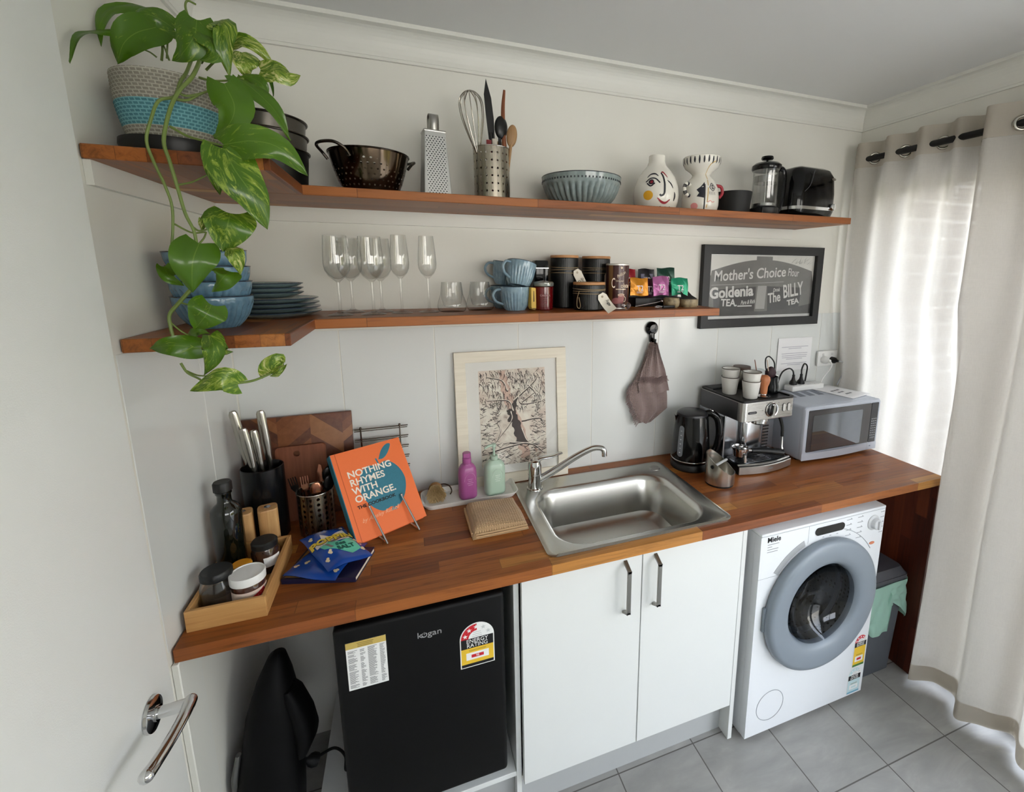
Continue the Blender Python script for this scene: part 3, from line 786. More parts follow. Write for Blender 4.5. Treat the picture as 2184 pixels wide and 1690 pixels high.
prof = [(1e-4, .013), (.07, .013)]
rows = 21
for k in range(rows):
    z = .014 + k * .0062; q = k / (rows - 1); r = .068 + .0175 * math.sin(min(1, q * 1.25) * PI / 2)
    prof += [(r, z), (r + .0016, z + .0031)]
zt = prof[-1][1]; prof += [(.0865, zt + .004), (.082, zt + .003), (.078, .1), (.065, .06)]
b.lathe_open(prof, 72); b.build('woven_basket', basket_mat(), pl)
b = MB(); b.lathe([(1e-4, .122), (.079, .12)], 32); b.build('potting_soil', M('soil', (46, 34, 26), .95, var=.4, vs=90, bump=.6, bs=120), pl)
LEAVES = [([(0.062,-0.46,2.178),(0.033,-0.474,2.172),(0.015,-0.51,2.154),(0.015,-0.574,2.115),(0.015,-0.609,2.064)],0.019),([(0.082,-0.44,2.23),(0.051,-0.454,2.227),(0.02,-0.46,2.213),(0.015,-0.496,2.168),(0.015,-0.503,2.132)],0.029),([(0.091,-0.47,2.19),(0.065,-0.487,2.169),(0.042,-0.487,2.145),(0.022,-0.47,2.114)],0.065),([(0.114,-0.45,2.2),(0.094,-0.467,2.209),(0.069,-0.467,2.211),(0.052,-0.45,2.201)],0.045),([(0.168,-0.5,2.203),(0.166,-0.517,2.168),(0.146,-0.517,2.137),(0.122,-0.5,2.123)],0.068),([(0.181,-0.5,2.182),(0.193,-0.517,2.156),(0.188,-0.517,2.139),(0.156,-0.5,2.13)],0.051),([(0.144,-0.42,2.23),(0.134,-0.437,2.229),(0.119,-0.437,2.221),(0.098,-0.42,2.224)],0.018),([(0.195,-0.5,2.203),(0.218,-0.517,2.196),(0.212,-0.517,2.155),(0.211,-0.5,2.106)],0.041),([(0.232,-0.48,2.163),(0.242,-0.5,2.132),(0.243,-0.48,2.112)],0.054),([(0.21,-0.46,2.185),(0.237,-0.477,2.188),(0.265,-0.477,2.175),(0.288,-0.46,2.145)],0.031),([(0.264,-0.49,2.131),(0.296,-0.507,2.129),(0.316,-0.507,2.118),(0.335,-0.49,2.129)],0.054),([(0.251,-0.46,2.159),(0.268,-0.477,2.143),(0.277,-0.477,2.123),(0.276,-0.46,2.092)],0.013),([(0.225,-0.59,2.066),(0.241,-0.607,2.025),(0.231,-0.607,1.994),(0.199,-0.59,1.967)],0.069),([(0.228,-0.52,2.102),(0.262,-0.537,2.075),(0.294,-0.537,2.039),(0.312,-0.52,1.992)],0.046),([(0.236,-0.5,2.114),(0.263,-0.517,2.101),(0.274,-0.517,2.087),(0.272,-0.5,2.07)],0.033),([(0.22,-0.62,1.952),(0.272,-0.637,1.959),(0.315,-0.637,1.949),(0.353,-0.62,1.906)],0.067),([(0.224,-0.628,1.943),(0.239,-0.645,1.906),(0.264,-0.645,1.859),(0.276,-0.628,1.802)],0.083),([(0.203,-0.612,1.939),(0.204,-0.632,1.906),(0.203,-0.612,1.864)],0.035),([(0.215,-0.61,1.831),(0.214,-0.63,1.808),(0.196,-0.61,1.76)],0.086),([(0.178,-0.6,1.825),(0.176,-0.62,1.816),(0.163,-0.6,1.798)],0.021),([(0.21,-0.615,1.766),(0.222,-0.635,1.752),(0.22,-0.615,1.714)],0.033),([(0.166,-0.63,1.773),(0.159,-0.65,1.738),(0.145,-0.63,1.683)],0.076),([(0.205,-0.62,1.722),(0.199,-0.64,1.711),(0.174,-0.62,1.684)],0.048),([(0.097,-0.6,1.731),(0.111,-0.62,1.711),(0.121,-0.6,1.695)],0.026),([(0.172,-0.63,1.66),(0.169,-0.65,1.643),(0.142,-0.63,1.616)],0.064),([(0.143,-0.62,1.577),(0.118,-0.637,1.585),(0.094,-0.637,1.586),(0.065,-0.62,1.579)],0.047),([(0.119,-0.6,1.597),(0.144,-0.62,1.61),(0.155,-0.6,1.601)],0.02),([(0.167,-0.64,1.603),(0.176,-0.66,1.575),(0.148,-0.64,1.526)],0.04),([(0.166,-0.61,1.586),(0.183,-0.63,1.571),(0.189,-0.61,1.564)],0.022),([(0.201,-0.64,1.505),(0.18,-0.66,1.522),(0.126,-0.64,1.498)],0.047),([(0.25,-0.61,1.515),(0.26,-0.627,1.536),(0.274,-0.627,1.55),(0.276,-0.61,1.539)],0.045),([(0.252,-0.61,1.514),(0.271,-0.63,1.522),(0.281,-0.61,1.535)],0.012)]
STEMS = [([(0.147,-0.49,2.131),(0.159,-0.56,2.086),(0.156,-0.585,2.061),(0.148,-0.594,2.033),(0.127,-0.604,2.02),(0.115,-0.613,1.985),(0.105,-0.615,1.949),(0.111,-0.615,1.914),(0.122,-0.615,1.875),(0.128,-0.615,1.839),(0.124,-0.615,1.797),(0.118,-0.615,1.764)],0.003),([(0.163,-0.49,2.137),(0.174,-0.56,2.092),(0.171,-0.585,2.067),(0.155,-0.596,2.041),(0.142,-0.607,2.005),(0.131,-0.618,1.951),(0.136,-0.62,1.915),(0.142,-0.62,1.872),(0.148,-0.62,1.827),(0.157,-0.62,1.798),(0.159,-0.62,1.773)],0.0036),([(0.144,-0.625,1.691),(0.12,-0.625,1.663),(0.104,-0.625,1.642),(0.103,-0.625,1.617),(0.105,-0.625,1.598)],0.0036),([(0.11,-0.625,1.55),(0.119,-0.627,1.531),(0.136,-0.628,1.518),(0.141,-0.63,1.512)],0.0024),([(0.198,-0.635,1.506),(0.223,-0.625,1.507),(0.252,-0.615,1.517)],0.0027),([(0.146,-0.585,2.031),(0.16,-0.573,2.035),(0.179,-0.562,2.052),(0.199,-0.55,2.066)],0.0024),([(0.147,-0.585,2.044),(0.16,-0.573,2.042),(0.187,-0.562,2.056),(0.214,-0.55,2.077)],0.0024),([(0.133,-0.59,1.982),(0.159,-0.593,1.967),(0.187,-0.597,1.96),(0.217,-0.6,1.953)],0.0024),([(0.136,-0.6,1.879),(0.154,-0.585,1.888),(0.176,-0.57,1.906)],0.0018),([(0.126,-0.61,1.808),(0.141,-0.61,1.798),(0.153,-0.61,1.793),(0.173,-0.61,1.795)],0.0018),([(0.154,-0.61,1.803),(0.162,-0.61,1.797),(0.174,-0.61,1.8),(0.18,-0.61,1.808)],0.0018),([(0.163,-0.62,1.773),(0.17,-0.615,1.784),(0.173,-0.61,1.795)],0.0018),([(0.123,-0.625,1.665),(0.134,-0.627,1.661),(0.156,-0.628,1.656),(0.171,-0.63,1.658)],0.0018),([(0.103,-0.62,1.626),(0.113,-0.615,1.611),(0.125,-0.61,1.599)],0.0015),([(0.113,-0.62,1.535),(0.134,-0.63,1.526),(0.152,-0.64,1.525)],0.0018),([(0.147,-0.46,2.187),(0.144,-0.46,2.215),(0.14,-0.46,2.239),(0.145,-0.46,2.251),(0.158,-0.46,2.247)],0.0024),([(0.082,-0.44,2.141),(0.09,-0.45,2.163),(0.092,-0.46,2.185)],0.0024),([(0.095,-0.44,2.143),(0.093,-0.45,2.164),(0.087,-0.46,2.18)],0.0018),([(0.091,-0.44,2.146),(0.098,-0.445,2.175),(0.106,-0.45,2.2)],0.0018),([(0.118,-0.44,2.148),(0.136,-0.465,2.165),(0.163,-0.49,2.2)],0.0018),([(0.155,-0.46,2.139),(0.175,-0.48,2.156),(0.18,-0.5,2.178)],0.0018),([(0.164,-0.47,2.124),(0.184,-0.475,2.142),(0.21,-0.48,2.153)],0.0024),([(0.075,-0.44,2.146),(0.067,-0.445,2.152),(0.058,-0.45,2.154)],0.0018),([(0.16,-0.5,2.099),(0.181,-0.507,2.094),(0.206,-0.513,2.095),(0.24,-0.52,2.101)],0.0024)]

def leaf_mat():
    t = NT('pothos_leaf'); v = t.obj((1, 1, 1)); tc = t.n('ShaderNodeTexCoord')
    at = t.n('ShaderNodeAttribute', attribute_name='leaf_uv'); sp = t.n('ShaderNodeSeparateXYZ'); t.l(at.outputs['Vector'], sp.inputs[0])
    cm = t.n('ShaderNodeCombineXYZ'); t.l(t.math('SUBTRACT', t.math('MULTIPLY', sp.outputs[0], 3.0), t.math('MULTIPLY', t.math('ABSOLUTE', sp.outputs[1]), 1.2)), cm.inputs[0])
    t.l(t.math('ADD', t.math('MULTIPLY', sp.outputs[1], 1.1), t.math('MULTIPLY', t.math('ABSOLUTE', sp.outputs[1]), .5)), cm.inputs[1]); t.l(t.math('MULTIPLY', sp.outputs[2], 37.0), cm.inputs[2])
    n = t.noise(cm.outputs[0], 2.0, 6, .7, 1.0)
    n2 = t.noise(t.obj(), 7, 2)
    amt = t.math('ADD', n, t.math('MULTIPLY', t.math('SUBTRACT', t.math('FRACT', t.math('MULTIPLY', sp.outputs[2], 5.17)), .62), .32))
    green = t.mix(n2, srgb(50, 88, 14), srgb(92, 132, 28))
    col = t.mix(t.ramp(amt, [(.5, (0, 0, 0, 1)), (.6, (1, 1, 1, 1))]), green, srgb(140, 164, 58))
    col = t.mix(t.ramp(amt, [(.63, (0, 0, 0, 1)), (.67, (1, 1, 1, 1))]), col, srgb(206, 206, 138))
    mid = t.math('LESS_THAN', t.math('ABSOLUTE', sp.outputs[1]), .025)
    col = t.mix(t.math('MULTIPLY', mid, .5), col, srgb(120, 150, 60))
    p = t.n('ShaderNodeBsdfPrincipled'); t.l(col, p.inputs['Base Color']); p.inputs['Roughness'].default_value = .28; p.inputs['Coat Weight'].default_value = .15
    tr = t.n('ShaderNodeBsdfTranslucent'); t.l(col, tr.inputs[0]); mx = t.n('ShaderNodeMixShader'); mx.inputs[0].default_value = .22
    t.l(p.outputs[0], mx.inputs[1]); t.l(tr.outputs[0], mx.inputs[2]); t.l(mx.outputs[0], t.out.inputs[0]); return t.m
rg = random.Random(21)
lv, lf, luv = [], [], []
def add_leaf(mid, width, k):
    pts = catmull(mid, 5); n = len(pts); tot = sum((pts[i + 1] - pts[i]).length for i in range(n - 1)); acc = 0
    nrm0 = Vector((.3 + rg.uniform(-.25, .25), -.9, .25 + rg.uniform(-.2, .3))).normalized(); idx = (k * .618) % 1
    lens = [0]
    for i in range(n - 1): lens.append(lens[-1] + (pts[i + 1] - pts[i]).length)
    def at(s):
        s = max(0, min(tot, s))
        for i in range(n - 1):
            if s <= lens[i + 1] or i == n - 2:
                q = (s - lens[i]) / max(1e-9, lens[i + 1] - lens[i]); return pts[i].lerp(pts[i + 1], q), (pts[i + 1] - pts[i]).normalized()
    NU, NV = 14, 8; base = len(lv)
    lobe = min(.16 * tot, width * .3); fold = rg.uniform(.05, .3); droop = rg.uniform(.0, .25)
    for i in range(NU + 1):
        t = i / NU
        wprof = (math.sin(PI * min(1, (t * .93 + .07)) ** .62) ** .85) if t < 1 else 0
        for j in range(-NV // 2, NV // 2 + 1):
            q = j / (NV / 2)
            s = t * tot - lobe * (abs(q) ** 1.2) * (1 - t) ** 2
            c, tg = at(max(s, 0)); side = tg.cross(nrm0)
            if side.length < .1: side = tg.cross(Vector((1, 0, 0)))
            side.normalize(); nn = side.cross(tg).normalized()
            off = (min(0, s)) * tg
            hw = width / 2 * wprof * q
            p = c + off + side * hw * math.cos(fold * abs(q)) - nn * (abs(hw) * math.sin(fold) * .7 - 0) + nn * .004 * math.sin(7 * t + 3 * q + k) * abs(q)
            p.x = max(p.x, .004)
            lv.append(p - pl.location); luv.append((t, q, idx))
    w = NV + 1
    for i in range(NU):
        for j in range(NV): lf.append((base + i * w + j, base + i * w + j + 1, base + (i + 1) * w + j + 1, base + (i + 1) * w + j))
for k, (mid, wd) in enumerate(LEAVES): add_leaf(mid, wd, k)
me = bpy.data.meshes.new('foliage'); me.from_pydata([tuple(v) for v in lv], [], lf); me.materials.append(leaf_mat())
me.polygons.foreach_set('use_smooth', [True] * len(lf))
at_ = me.attributes.new('leaf_uv', 'FLOAT_VECTOR', 'POINT'); at_.data.foreach_set('vector', [c for u in luv for c in u])
fo = bpy.data.objects.new('foliage', me); C.objects.link(fo); fo.parent = pl
for pts, r in STEMS:
    c = catmull([Vector(p) - pl.location for p in pts], 5); MB().tube(c, [max(.0012, r * (1 - .25 * i / len(c))) for i in range(len(c))], 8).build('stem', M('pothos_stem', (104, 122, 58), .5, var=.25, vs=25), pl)

# ------------------------------------------------------------------ stacked saucepans behind the pot
pan_m = M('pan_grey', (92, 88, 82), .3, .75, var=.1); pan_rim = M('pan_rim', (70, 64, 58), .25, .9)
p0 = None
for k, (dz, r, lab) in enumerate(((0, .103, 'black-based grey cooking pot, lowest of the stack behind the pothos'), (.041, .1025, 'grey cooking pot in the middle of the stack behind the pothos'), (.079, .102, 'grey cooking pot on top of the stack behind the pothos'))):
    t = thing('cooking_pot', lab, 'pot', (.183, -.135, UT + dz), 0, 'stacked cooking pots')
    b = MB(); z0 = 0 if k == 0 else .03
    b.lathe_open([(1e-4, 0), (.08, 0), (.092, .006), (r - .002, .105), (r - .0045, .105), (.089, .009), (.078, .004), (1e-4, .004)] if k == 0 else
                 [(1e-4, .066), (.09, .066), (.096, .07), (r - .002, .105), (r - .0045, .105), (.093, .072), (.088, .069), (1e-4, .069)], 48)
    b.build('body', pan_m if k else black_satin, t)
    b = MB(); b.tube([((r) * math.cos(2 * PI * i / 48), r * math.sin(2 * PI * i / 48), .105) for i in range(48)], .0032, 8, closed=True); b.build('rolled_rim', pan_rim, t)

# ------------------------------------------------------------------ colander
col_m = M('colander_dark', (64, 54, 46), .12, 1.0, var=.08, vs=12)
def colander_mat():
    t = NT('colander_metal'); tc = t.n('ShaderNodeTexCoord'); sp = t.n('ShaderNodeSeparateXYZ'); t.l(tc.outputs['Object'], sp.inputs[0])
    a = t.math('MULTIPLY', t.math('ADD', t.math('ARCTAN2', sp.outputs[1], sp.outputs[0]), PI), 36 / (2 * PI)); z = t.math('DIVIDE', sp.outputs[2], .0135)
    row = t.math('FLOOR', z); a2 = t.math('ADD', a, t.math('MULTIPLY', t.math('FRACT', t.math('MULTIPLY', row, .5)), 1.0))
    fa = t.math('SUBTRACT', t.math('FRACT', a2), .5); fz = t.math('SUBTRACT', t.math('FRACT', z), .5)
    d = t.math('ADD', t.math('POWER', fa, 2.0), t.math('POWER', fz, 2.0))
    cell = t.math('FLOOR', t.math('DIVIDE', a, 6.0))
    keep = t.math('MULTIPLY', t.math('LESS_THAN', sp.outputs[2], t.math('ADD', .062, t.math('MULTIPLY', t.math('ABSOLUTE', t.math('SUBTRACT', t.math('FRACT', t.math('DIVIDE', a, 9.0)), .5)), .07))), t.math('GREATER_THAN', sp.outputs[2], .013))
    hole = t.math('MULTIPLY', t.math('LESS_THAN', d, .03), keep)
    p = t.n('ShaderNodeBsdfPrincipled'); p.inputs['Base Color'].default_value = srgb(86, 74, 62); p.inputs['Metallic'].default_value = 1; p.inputs['Roughness'].default_value = .14
    tr = t.n('ShaderNodeBsdfTransparent'); mx = t.n('ShaderNodeMixShader'); t.l(hole, mx.inputs[0]); t.l(p.outputs[0], mx.inputs[1]); t.l(tr.outputs[0], mx.inputs[2]); t.l(mx.outputs[0], t.out.inputs[0])
    return t.m
t = thing('colander', 'shiny dark metal colander with loop handles on the upper shelf', 'colander', (.443, -.15, UT))
b = MB(); pr = [(1e-4, .006), (.062, .006), (.068, .0), (.073, .0), (.074, .008), (.086, .034), (.096, .064), (.103, .092), (.1075, .112)]
b.lathe_open(pr, 64); b.build('bowl', colander_mat(), t)
b = MB(); b.tube([(.1085 * math.cos(2 * PI * k / 64), .1085 * math.sin(2 * PI * k / 64), .113) for k in range(64)], .0026, 8, closed=True); b.build('rim', col_m, t)
for sg in (-1, 1):
    b = MB(); rot = Matrix.Rotation(math.radians(222 if sg < 0 else 42), 4, 'Z')
    b.tube([rot @ Vector(p) for p in catmull([(.1, -.046, .088), (.115, -.047, .104), (.137, -.036, .116), (.148, 0, .118), (.137, .036, .116), (.115, .047, .104), (.1, .046, .088)], 6)], .0042, 8)
    b.build('handle', pan_rim, t)

# ------------------------------------------------------------------ box grater
def grater_mat():
    t = NT('grater_face'); tc = t.n('ShaderNodeTexCoord'); sp = t.n('ShaderNodeSeparateXYZ'); t.l(tc.outputs['Object'], sp.inputs[0])
    r = t.math('DIVIDE', sp.outputs[2], .0062); row = t.math('FLOOR', r)
    x = t.math('ADD', t.math('DIVIDE', t.math('ADD', sp.outputs[0], t.math('MULTIPLY', sp.outputs[1], 1.0)), .0092), t.math('FRACT', t.math('MULTIPLY', row, .5)))
    fx = t.math('SUBTRACT', t.math('FRACT', x), .5); fz = t.math('SUBTRACT', t.math('FRACT', r), .5)
    d = t.math('ADD', t.math('MULTIPLY', t.math('POWER', fx, 2.0), 1.6), t.math('POWER', fz, 2.0))
    keep = t.math('MULTIPLY', t.math('GREATER_THAN', sp.outputs[2], .015), t.math('LESS_THAN', sp.outputs[2], .178))
    keep = t.math('MULTIPLY', keep, t.math('LESS_THAN', t.math('ABSOLUTE', sp.outputs[0]), .029))
    k = t.math('MULTIPLY', t.math('LESS_THAN', d, .1), keep); k2 = t.math('MULTIPLY', t.math('LESS_THAN', d, .2), keep)
    t.bsdf(t.mix(k, t.mix(k2, srgb(178, 178, 176), srgb(222, 222, 220)), srgb(26, 26, 28)), .38, .6, t.bump(k2, .5, .002)); return t.m
t = thing('box_grater', 'tall tapered steel box grater with strap handle', 'grater', (.626, -.15, UT), math.radians(8))
def taper(w0, d0, w1, d1, h):
    return [(-w0, -d0, 0), (w0, -d0, 0), (w0, d0, 0), (-w0, d0, 0), (-w1, -d1, h), (w1, -d1, h), (w1, d1, h), (-w1, d1, h)]
b = MB(); b.add(taper(.042, .036, .031, .024, .193), [(0, 1, 5, 4), (1, 2, 6, 5), (2, 3, 7, 6), (3, 0, 4, 7)], 0); b.build('grating_body', grater_mat(), t, bevel=.003)
b = MB(); b.rbox((-.0325, -.0255, .19), (.0325, .0255, .197), .002); b.build('top_cap', steel, t)
b = MB()
hp = catmull([(-.0, -.018, .195), (0, -.02, .225), (0, -.012, .243), (0, .012, .243), (0, .02, .225), (0, .018, .195)], 6)
L = [[p + Vector((s_, 0, 0)) for p in hp] for s_ in (-.0135, .0135)]
v = L[0] + L[1]; n = len(hp); b.add(v, [(i, i + 1, n + i + 1, n + i) for i in range(n - 1)], 0, True)
o = b.build('handle', steel, t); md = o.modifiers.new('thick', 'SOLIDIFY'); md.thickness = .0018

# ------------------------------------------------------------------ perforated utensil holders
def perf_mat(name, rows, z0, dz, n, r=.1, col=(168, 160, 146)):
    t = NT(name); tc = t.n('ShaderNodeTexCoord'); sp = t.n('ShaderNodeSeparateXYZ'); t.l(tc.outputs['Object'], sp.inputs[0])
    a = t.math('MULTIPLY', t.math('ADD', t.math('ARCTAN2', sp.outputs[1], sp.outputs[0]), PI), n / (2 * PI)); z = t.math('DIVIDE', t.math('SUBTRACT', sp.outputs[2], z0), dz)
    fa = t.math('SUBTRACT', t.math('FRACT', a), .5); fz = t.math('SUBTRACT', t.math('FRACT', z), .5)
    d = t.math('ADD', t.math('POWER', fa, 2.0), t.math('MULTIPLY', t.math('POWER', fz, 2.0), (dz / (2 * PI * .054 / n)) ** 2))
    k = t.math('MULTIPLY', t.math('LESS_THAN', d, r * r * 5), t.math('MULTIPLY', t.math('GREATER_THAN', z, 0.0), t.math('LESS_THAN', z, float(rows))))
    g = t.noise(t.obj((300, 300, 3)), 1, 3)
    p = t.n('ShaderNodeBsdfPrincipled'); p.inputs['Base Color'].default_value = srgb(*col); p.inputs['Metallic'].default_value = 1; t.l(t.math('ADD', t.math('MULTIPLY', g, .15), .2), p.inputs['Roughness'])
    tr = t.n('ShaderNodeBsdfTransparent'); mx = t.n('ShaderNodeMixShader'); t.l(k, mx.inputs[0]); t.l(p.outputs[0], mx.inputs[1]); t.l(tr.outputs[0], mx.inputs[2]); t.l(mx.outputs[0], t.out.inputs[0]); return t.m
def holder(label, loc, r, h, mat):
    t = thing('utensil_holder', label, 'utensil holder', loc)
    b = MB(); b.lathe_open([(1e-4, .002), (r - .002, .002), (r, .004), (r, h), (r - .0016, h), (r - .0016, .006), (1e-4, .005)], 56); b.build('canister', mat, t)
    b = MB(); b.tube([((r) * math.cos(2 * PI * k / 48), r * math.sin(2 * PI * k / 48), h) for k in range(48)], .0017, 8, closed=True); b.build('rim', steel_v, t)
    return t
holder('perforated steel canister of cooking utensils on the upper shelf', (.80, -.15, UT), .0565, .162, perf_mat('perforated_steel', 6, .018, .0225, 20, .08))
wire = M('whisk_wire', (176, 170, 160), .25, 1.0)
# whisk
hx0, hy0, hz0 = .80, -.15, UT
t = thing('whisk', 'steel balloon whisk in the utensil canister on the upper shelf', 'whisk', (hx0 - .028, hy0 - .01, hz0 + .012), 0, None, Euler((math.radians(2), math.radians(-9), .35)))
b = MB(); b.tube([(0, 0, 0), (0, 0, .13)], .006, 12); b.build('handle', wire, t)
b = MB()
for k in range(6):
    a = PI * k / 6; sc = 1 - .0 * k
    b.tube([Vector((math.cos(a) * x, math.sin(a) * x, z)) for x, z in [(p.x, p.y) for p in catmull([(.004, .13, 0), (.02, .18, 0), (.034, .24, 0), (.031, .285, 0), (0, .305, 0), (-.031, .285, 0), (-.034, .24, 0), (-.02, .18, 0), (-.004, .13, 0)], 5)]], .0015, 6)
b.build('wire_loops', wire, t)
bk = M('nylon_black', (12, 12, 13), .35, var=.1)
t = thing('turner', 'black nylon turner with pointed blade, tallest utensil in the canister', 'kitchen turner', (hx0 + .012, hy0 + .0, hz0 + .012), 0, None, Euler((0, math.radians(-3.5), 0)))
b = MB(); b.tube([(0, 0, 0), (0, 0, .2)], .006, 10, flat=.6); b.build('handle', bk, t)
b = MB(); b.prism([(-.008, .18), (.011, .18), (.013, .24), (.010, .3), (-.002, .355), (-.012, .31), (-.011, .25)], .003, mat=frame((0, .001, 0), (1, 0, 0), (0, 0, 1)), smooth=False); b.build('blade', bk, t, bevel=.001)
t = thing('ladle', 'black ladle with curved bowl in the utensil canister', 'ladle', (hx0 + .02, hy0 - .012, hz0 + .012), 0, None, Euler((0, math.radians(2), .3)))
b = MB(); b.tube([(0, 0, 0), (0, 0, .19)], .0055, 10, flat=.7); b.build('handle', bk, t)
b = MB(); b.sphere((.004, 0, .215), .03, 20, 12, sc=(.75, .4, 1.15)); b.build('bowl', bk, t)
wd1 = wood_plain('utensil_wood_dark', (104, 54, 26), (140, 80, 42), 'z'); wd2 = wood_plain('utensil_wood', (138, 104, 68), (168, 132, 92), 'z')
t = thing('wooden_spatula', 'slim reddish wooden stick upright in the utensil canister', 'spatula', (hx0 + .033, hy0 - .01, hz0 + .012), 0, None, Euler((0, math.radians(1.5), 0)))
b = MB(); c = catmull([(.006, 0, 0), (.006, 0, .12), (.0, 0, .2), (-.002, 0, .27), (.002, 0, .325)], 6); n = len(c); b.tube(c, [.006 + .001 * math.sin(PI * i / n) - .003 * (i / n) ** 4 for i in range(n)], 10, flat=.6); b.build('blade', wd1, t)
t = thing('wooden_spoon', 'pale wooden spoon leaning right in the utensil canister', 'spoon', (hx0 + .036, hy0 - .018, hz0 + .012), 0, None, Euler((0, math.radians(8), 0)))
b = MB(); b.tube([(0, 0, 0), (0, 0, .17)], .005, 10); b.build('handle', wd2, t)
b = MB(); b.sphere((0, 0, .193), .034, 18, 12, sc=(.5, .22, 1.0)); b.build('bowl', wd2, t)
for k, (dx, dy, hh, c_, lab) in enumerate(((.006, -.03, .175, (188, 180, 168), 'short grey spatula tip among the utensils, upper shelf'), (.03, .015, .18, (176, 150, 112), 'short pale wooden scraper among the utensils, upper shelf'), (-.012, -.03, .17, (120, 40, 40), 'short red brush tip among the utensils, upper shelf'))):
    t = thing('spatula', lab, 'spatula', (hx0 + dx, hy0 + dy, hz0 + .012))
    b = MB(); b.rbox((-.008, -.002, 0), (.008, .002, hh), .0018); b.build('blade', M('spatula_%d' % k, c_, .5), t)

# ------------------------------------------------------------------ fluted bowl
glaze = M('glaze_grey_green', (128, 146, 148), .2, var=.12, vs=40, coat=.3)
def glaze_mat(name, c_hi, c_lo, n, z0, z1):
    t = NT(name); tc = t.n('ShaderNodeTexCoord'); sp = t.n('ShaderNodeSeparateXYZ'); t.l(tc.outputs['Object'], sp.inputs[0])
    nn = t.noise(t.obj(), 60, 4); col = t.mix(nn, srgb(*c_lo), srgb(*c_hi))
    t.bsdf(col, .18, 0, None, coat=.35); return t.m
bowl_glaze = glaze_mat('glaze_grey_green_fluted', (146, 156, 154), (104, 118, 120), 36, 0, 0)
rim_dark = M('glaze_rim_dark', (58, 62, 66), .25, var=.1)
t = thing('fluted_bowl', 'wide grey-green fluted bowl on the upper shelf', 'bowl', (1.108, -.145, UT))
def flute(n, d, za, zb):
    return lambda a, z: 1 - d * (1 - abs(math.sin(n * a / 2)) ** .7) * max(0, min(1, (zb - z) / .006)) * max(0, min(1, (z - za) / .006))
b = MB(); b.lathe_open([(1e-4, .004), (.07, .004), (.076, 0), (.085, .0), (.1, .012), (.116, .03), (.126, .05), (.1305, .064), (.132, .068), (.134, .078), (.136, .094), (.1335, .0965), (.128, .07), (.112, .035), (.08, .012), (1e-4, .01)], 180, flute=flute(36, .1, .004, .066))
b.build('body', bowl_glaze, t)
b = MB(); b.tube([(.1345 * math.cos(2 * PI * k / 64), .1345 * math.sin(2 * PI * k / 64), .0955) for k in range(64)], .0019, 8, closed=True); b.build('rim', rim_dark, t)
b = MB()
for k in range(72):
    a = 2 * PI * k / 72; m = frame((.1352 * math.sin(a), -.1352 * math.cos(a), .079), (math.cos(a), math.sin(a), 0), (0, 0, 1)); b.box((-.0022, -.0028, -.001), (.0022, .0028, .0004), 0, m)
b.build('dot_band', rim_dark, t)

# ------------------------------------------------------------------ two hand-painted vases
glz_w = M('vase_white', (226, 222, 212), .25, var=.02, vs=15, coat=.3); pnt_k = M('paint_navy', (22, 22, 34), .4); pnt_r = M('paint_red', (150, 30, 44), .4); pnt_y = M('paint_yellow', (220, 164, 40), .4); pnt_p = M('paint_pink', (214, 142, 140), .4); pnt_g = M('paint_gold', (198, 164, 96), .35)
prof = [(1e-4, 0), (.062, 0), (.07, .006), (.079, .03), (.082, .055), (.079, .085), (.068, .115), (.05, .14), (.034, .158), (.029, .172), (.0285, .192), (.026, .192), (.025, .17), (1e-4, .16)]
t = thing('painted_vase', 'round white bottle vase painted with a smiling face, upper shelf', 'vase', (1.397, -.15, UT))
b = MB(); b.lathe(prof[:-2] + [(.02, .15), (1e-4, .15)], 56); b.build('body', glz_w, t)
b = MB(); pa = Paint(b, rfun([p for p in prof[1:11]]), -.42, r0=.078)
pa.stroke([(-.043, .108), (-.03, .119), (-.012, .12), (0, .112)], .006, 0, True)
pa.stroke([(-.045, .092), (-.03, .104), (-.01, .103), (.006, .088)], .0045, 0); pa.stroke([(-.04, .088), (-.026, .078), (-.012, .088)], .0045, 0)
pa.blob(-.025, .092, .010, .009, 0); pa.blob(-.024, .092, .005, .0055, 1)
pa.stroke([(.012, .124), (.02, .105), (.022, .075), (.02, .052), (.01, .045), (.006, .05)], .0065, 0)
pa.stroke([(.012, .124), (.022, .126), (.036, .108)], .006, 1, True); pa.stroke([(.034, .098), (.046, .088), (.056, .072)], .005, 0, True)
pa.blob(-.034, .047, .017, .016, 2)
pa.stroke([(-.002, .038), (.012, .025), (.028, .022), (.044, .034)], .008, 1, True)
for k in range(8): pa.blob(-.05 + .02 * k, .006 + .001 * (k % 2), .005, .004, 0)
pa.stroke([(.062, .06), (.066, .045), (.062, .03)], .008, 0, True)
b.build('painted_face', [pnt_k, pnt_r, pnt_y], t)
prof = [(1e-4, 0), (.058, 0), (.063, .008), (.068, .03), (.068, .06), (.064, .09), (.05, .118), (.036, .132), (.032, .14), (.04, .15), (.06, .165), (.068, .18), (.0695, .2), (.067, .202), (.062, .182), (.03, .16), (1e-4, .155)]
t = thing('painted_vase', 'white goblet-topped vase painted with an abstract face, upper shelf', 'vase', (1.588, -.15, UT))
b = MB(); b.lathe(prof, 56); b.build('body', glz_w, t)
rf2 = rfun(prof[1:13]); b = MB(); pa = Paint(b, rf2, -.55, r0=.066)
for k in range(26):
    x = -.21 + .0165 * k
    pa.stroke([(x, .171 + .002 * (k % 3)), (x, .184), (x, .198 - .002 * (k % 2))], .0062, 0, True)
pa.stroke([(.012, .1), (.012, .05), (.012, .004)], .005, 0); pa.poly([(.012, .108), (.012, .05), (-.016, .056), (-.006, .066), (-.018, .08), (-.004, .09)], 0)
pa.stroke([(.05, .18), (.03, .166), (.03, .14), (.026, .1), (.02, .004)], .0035, 3)
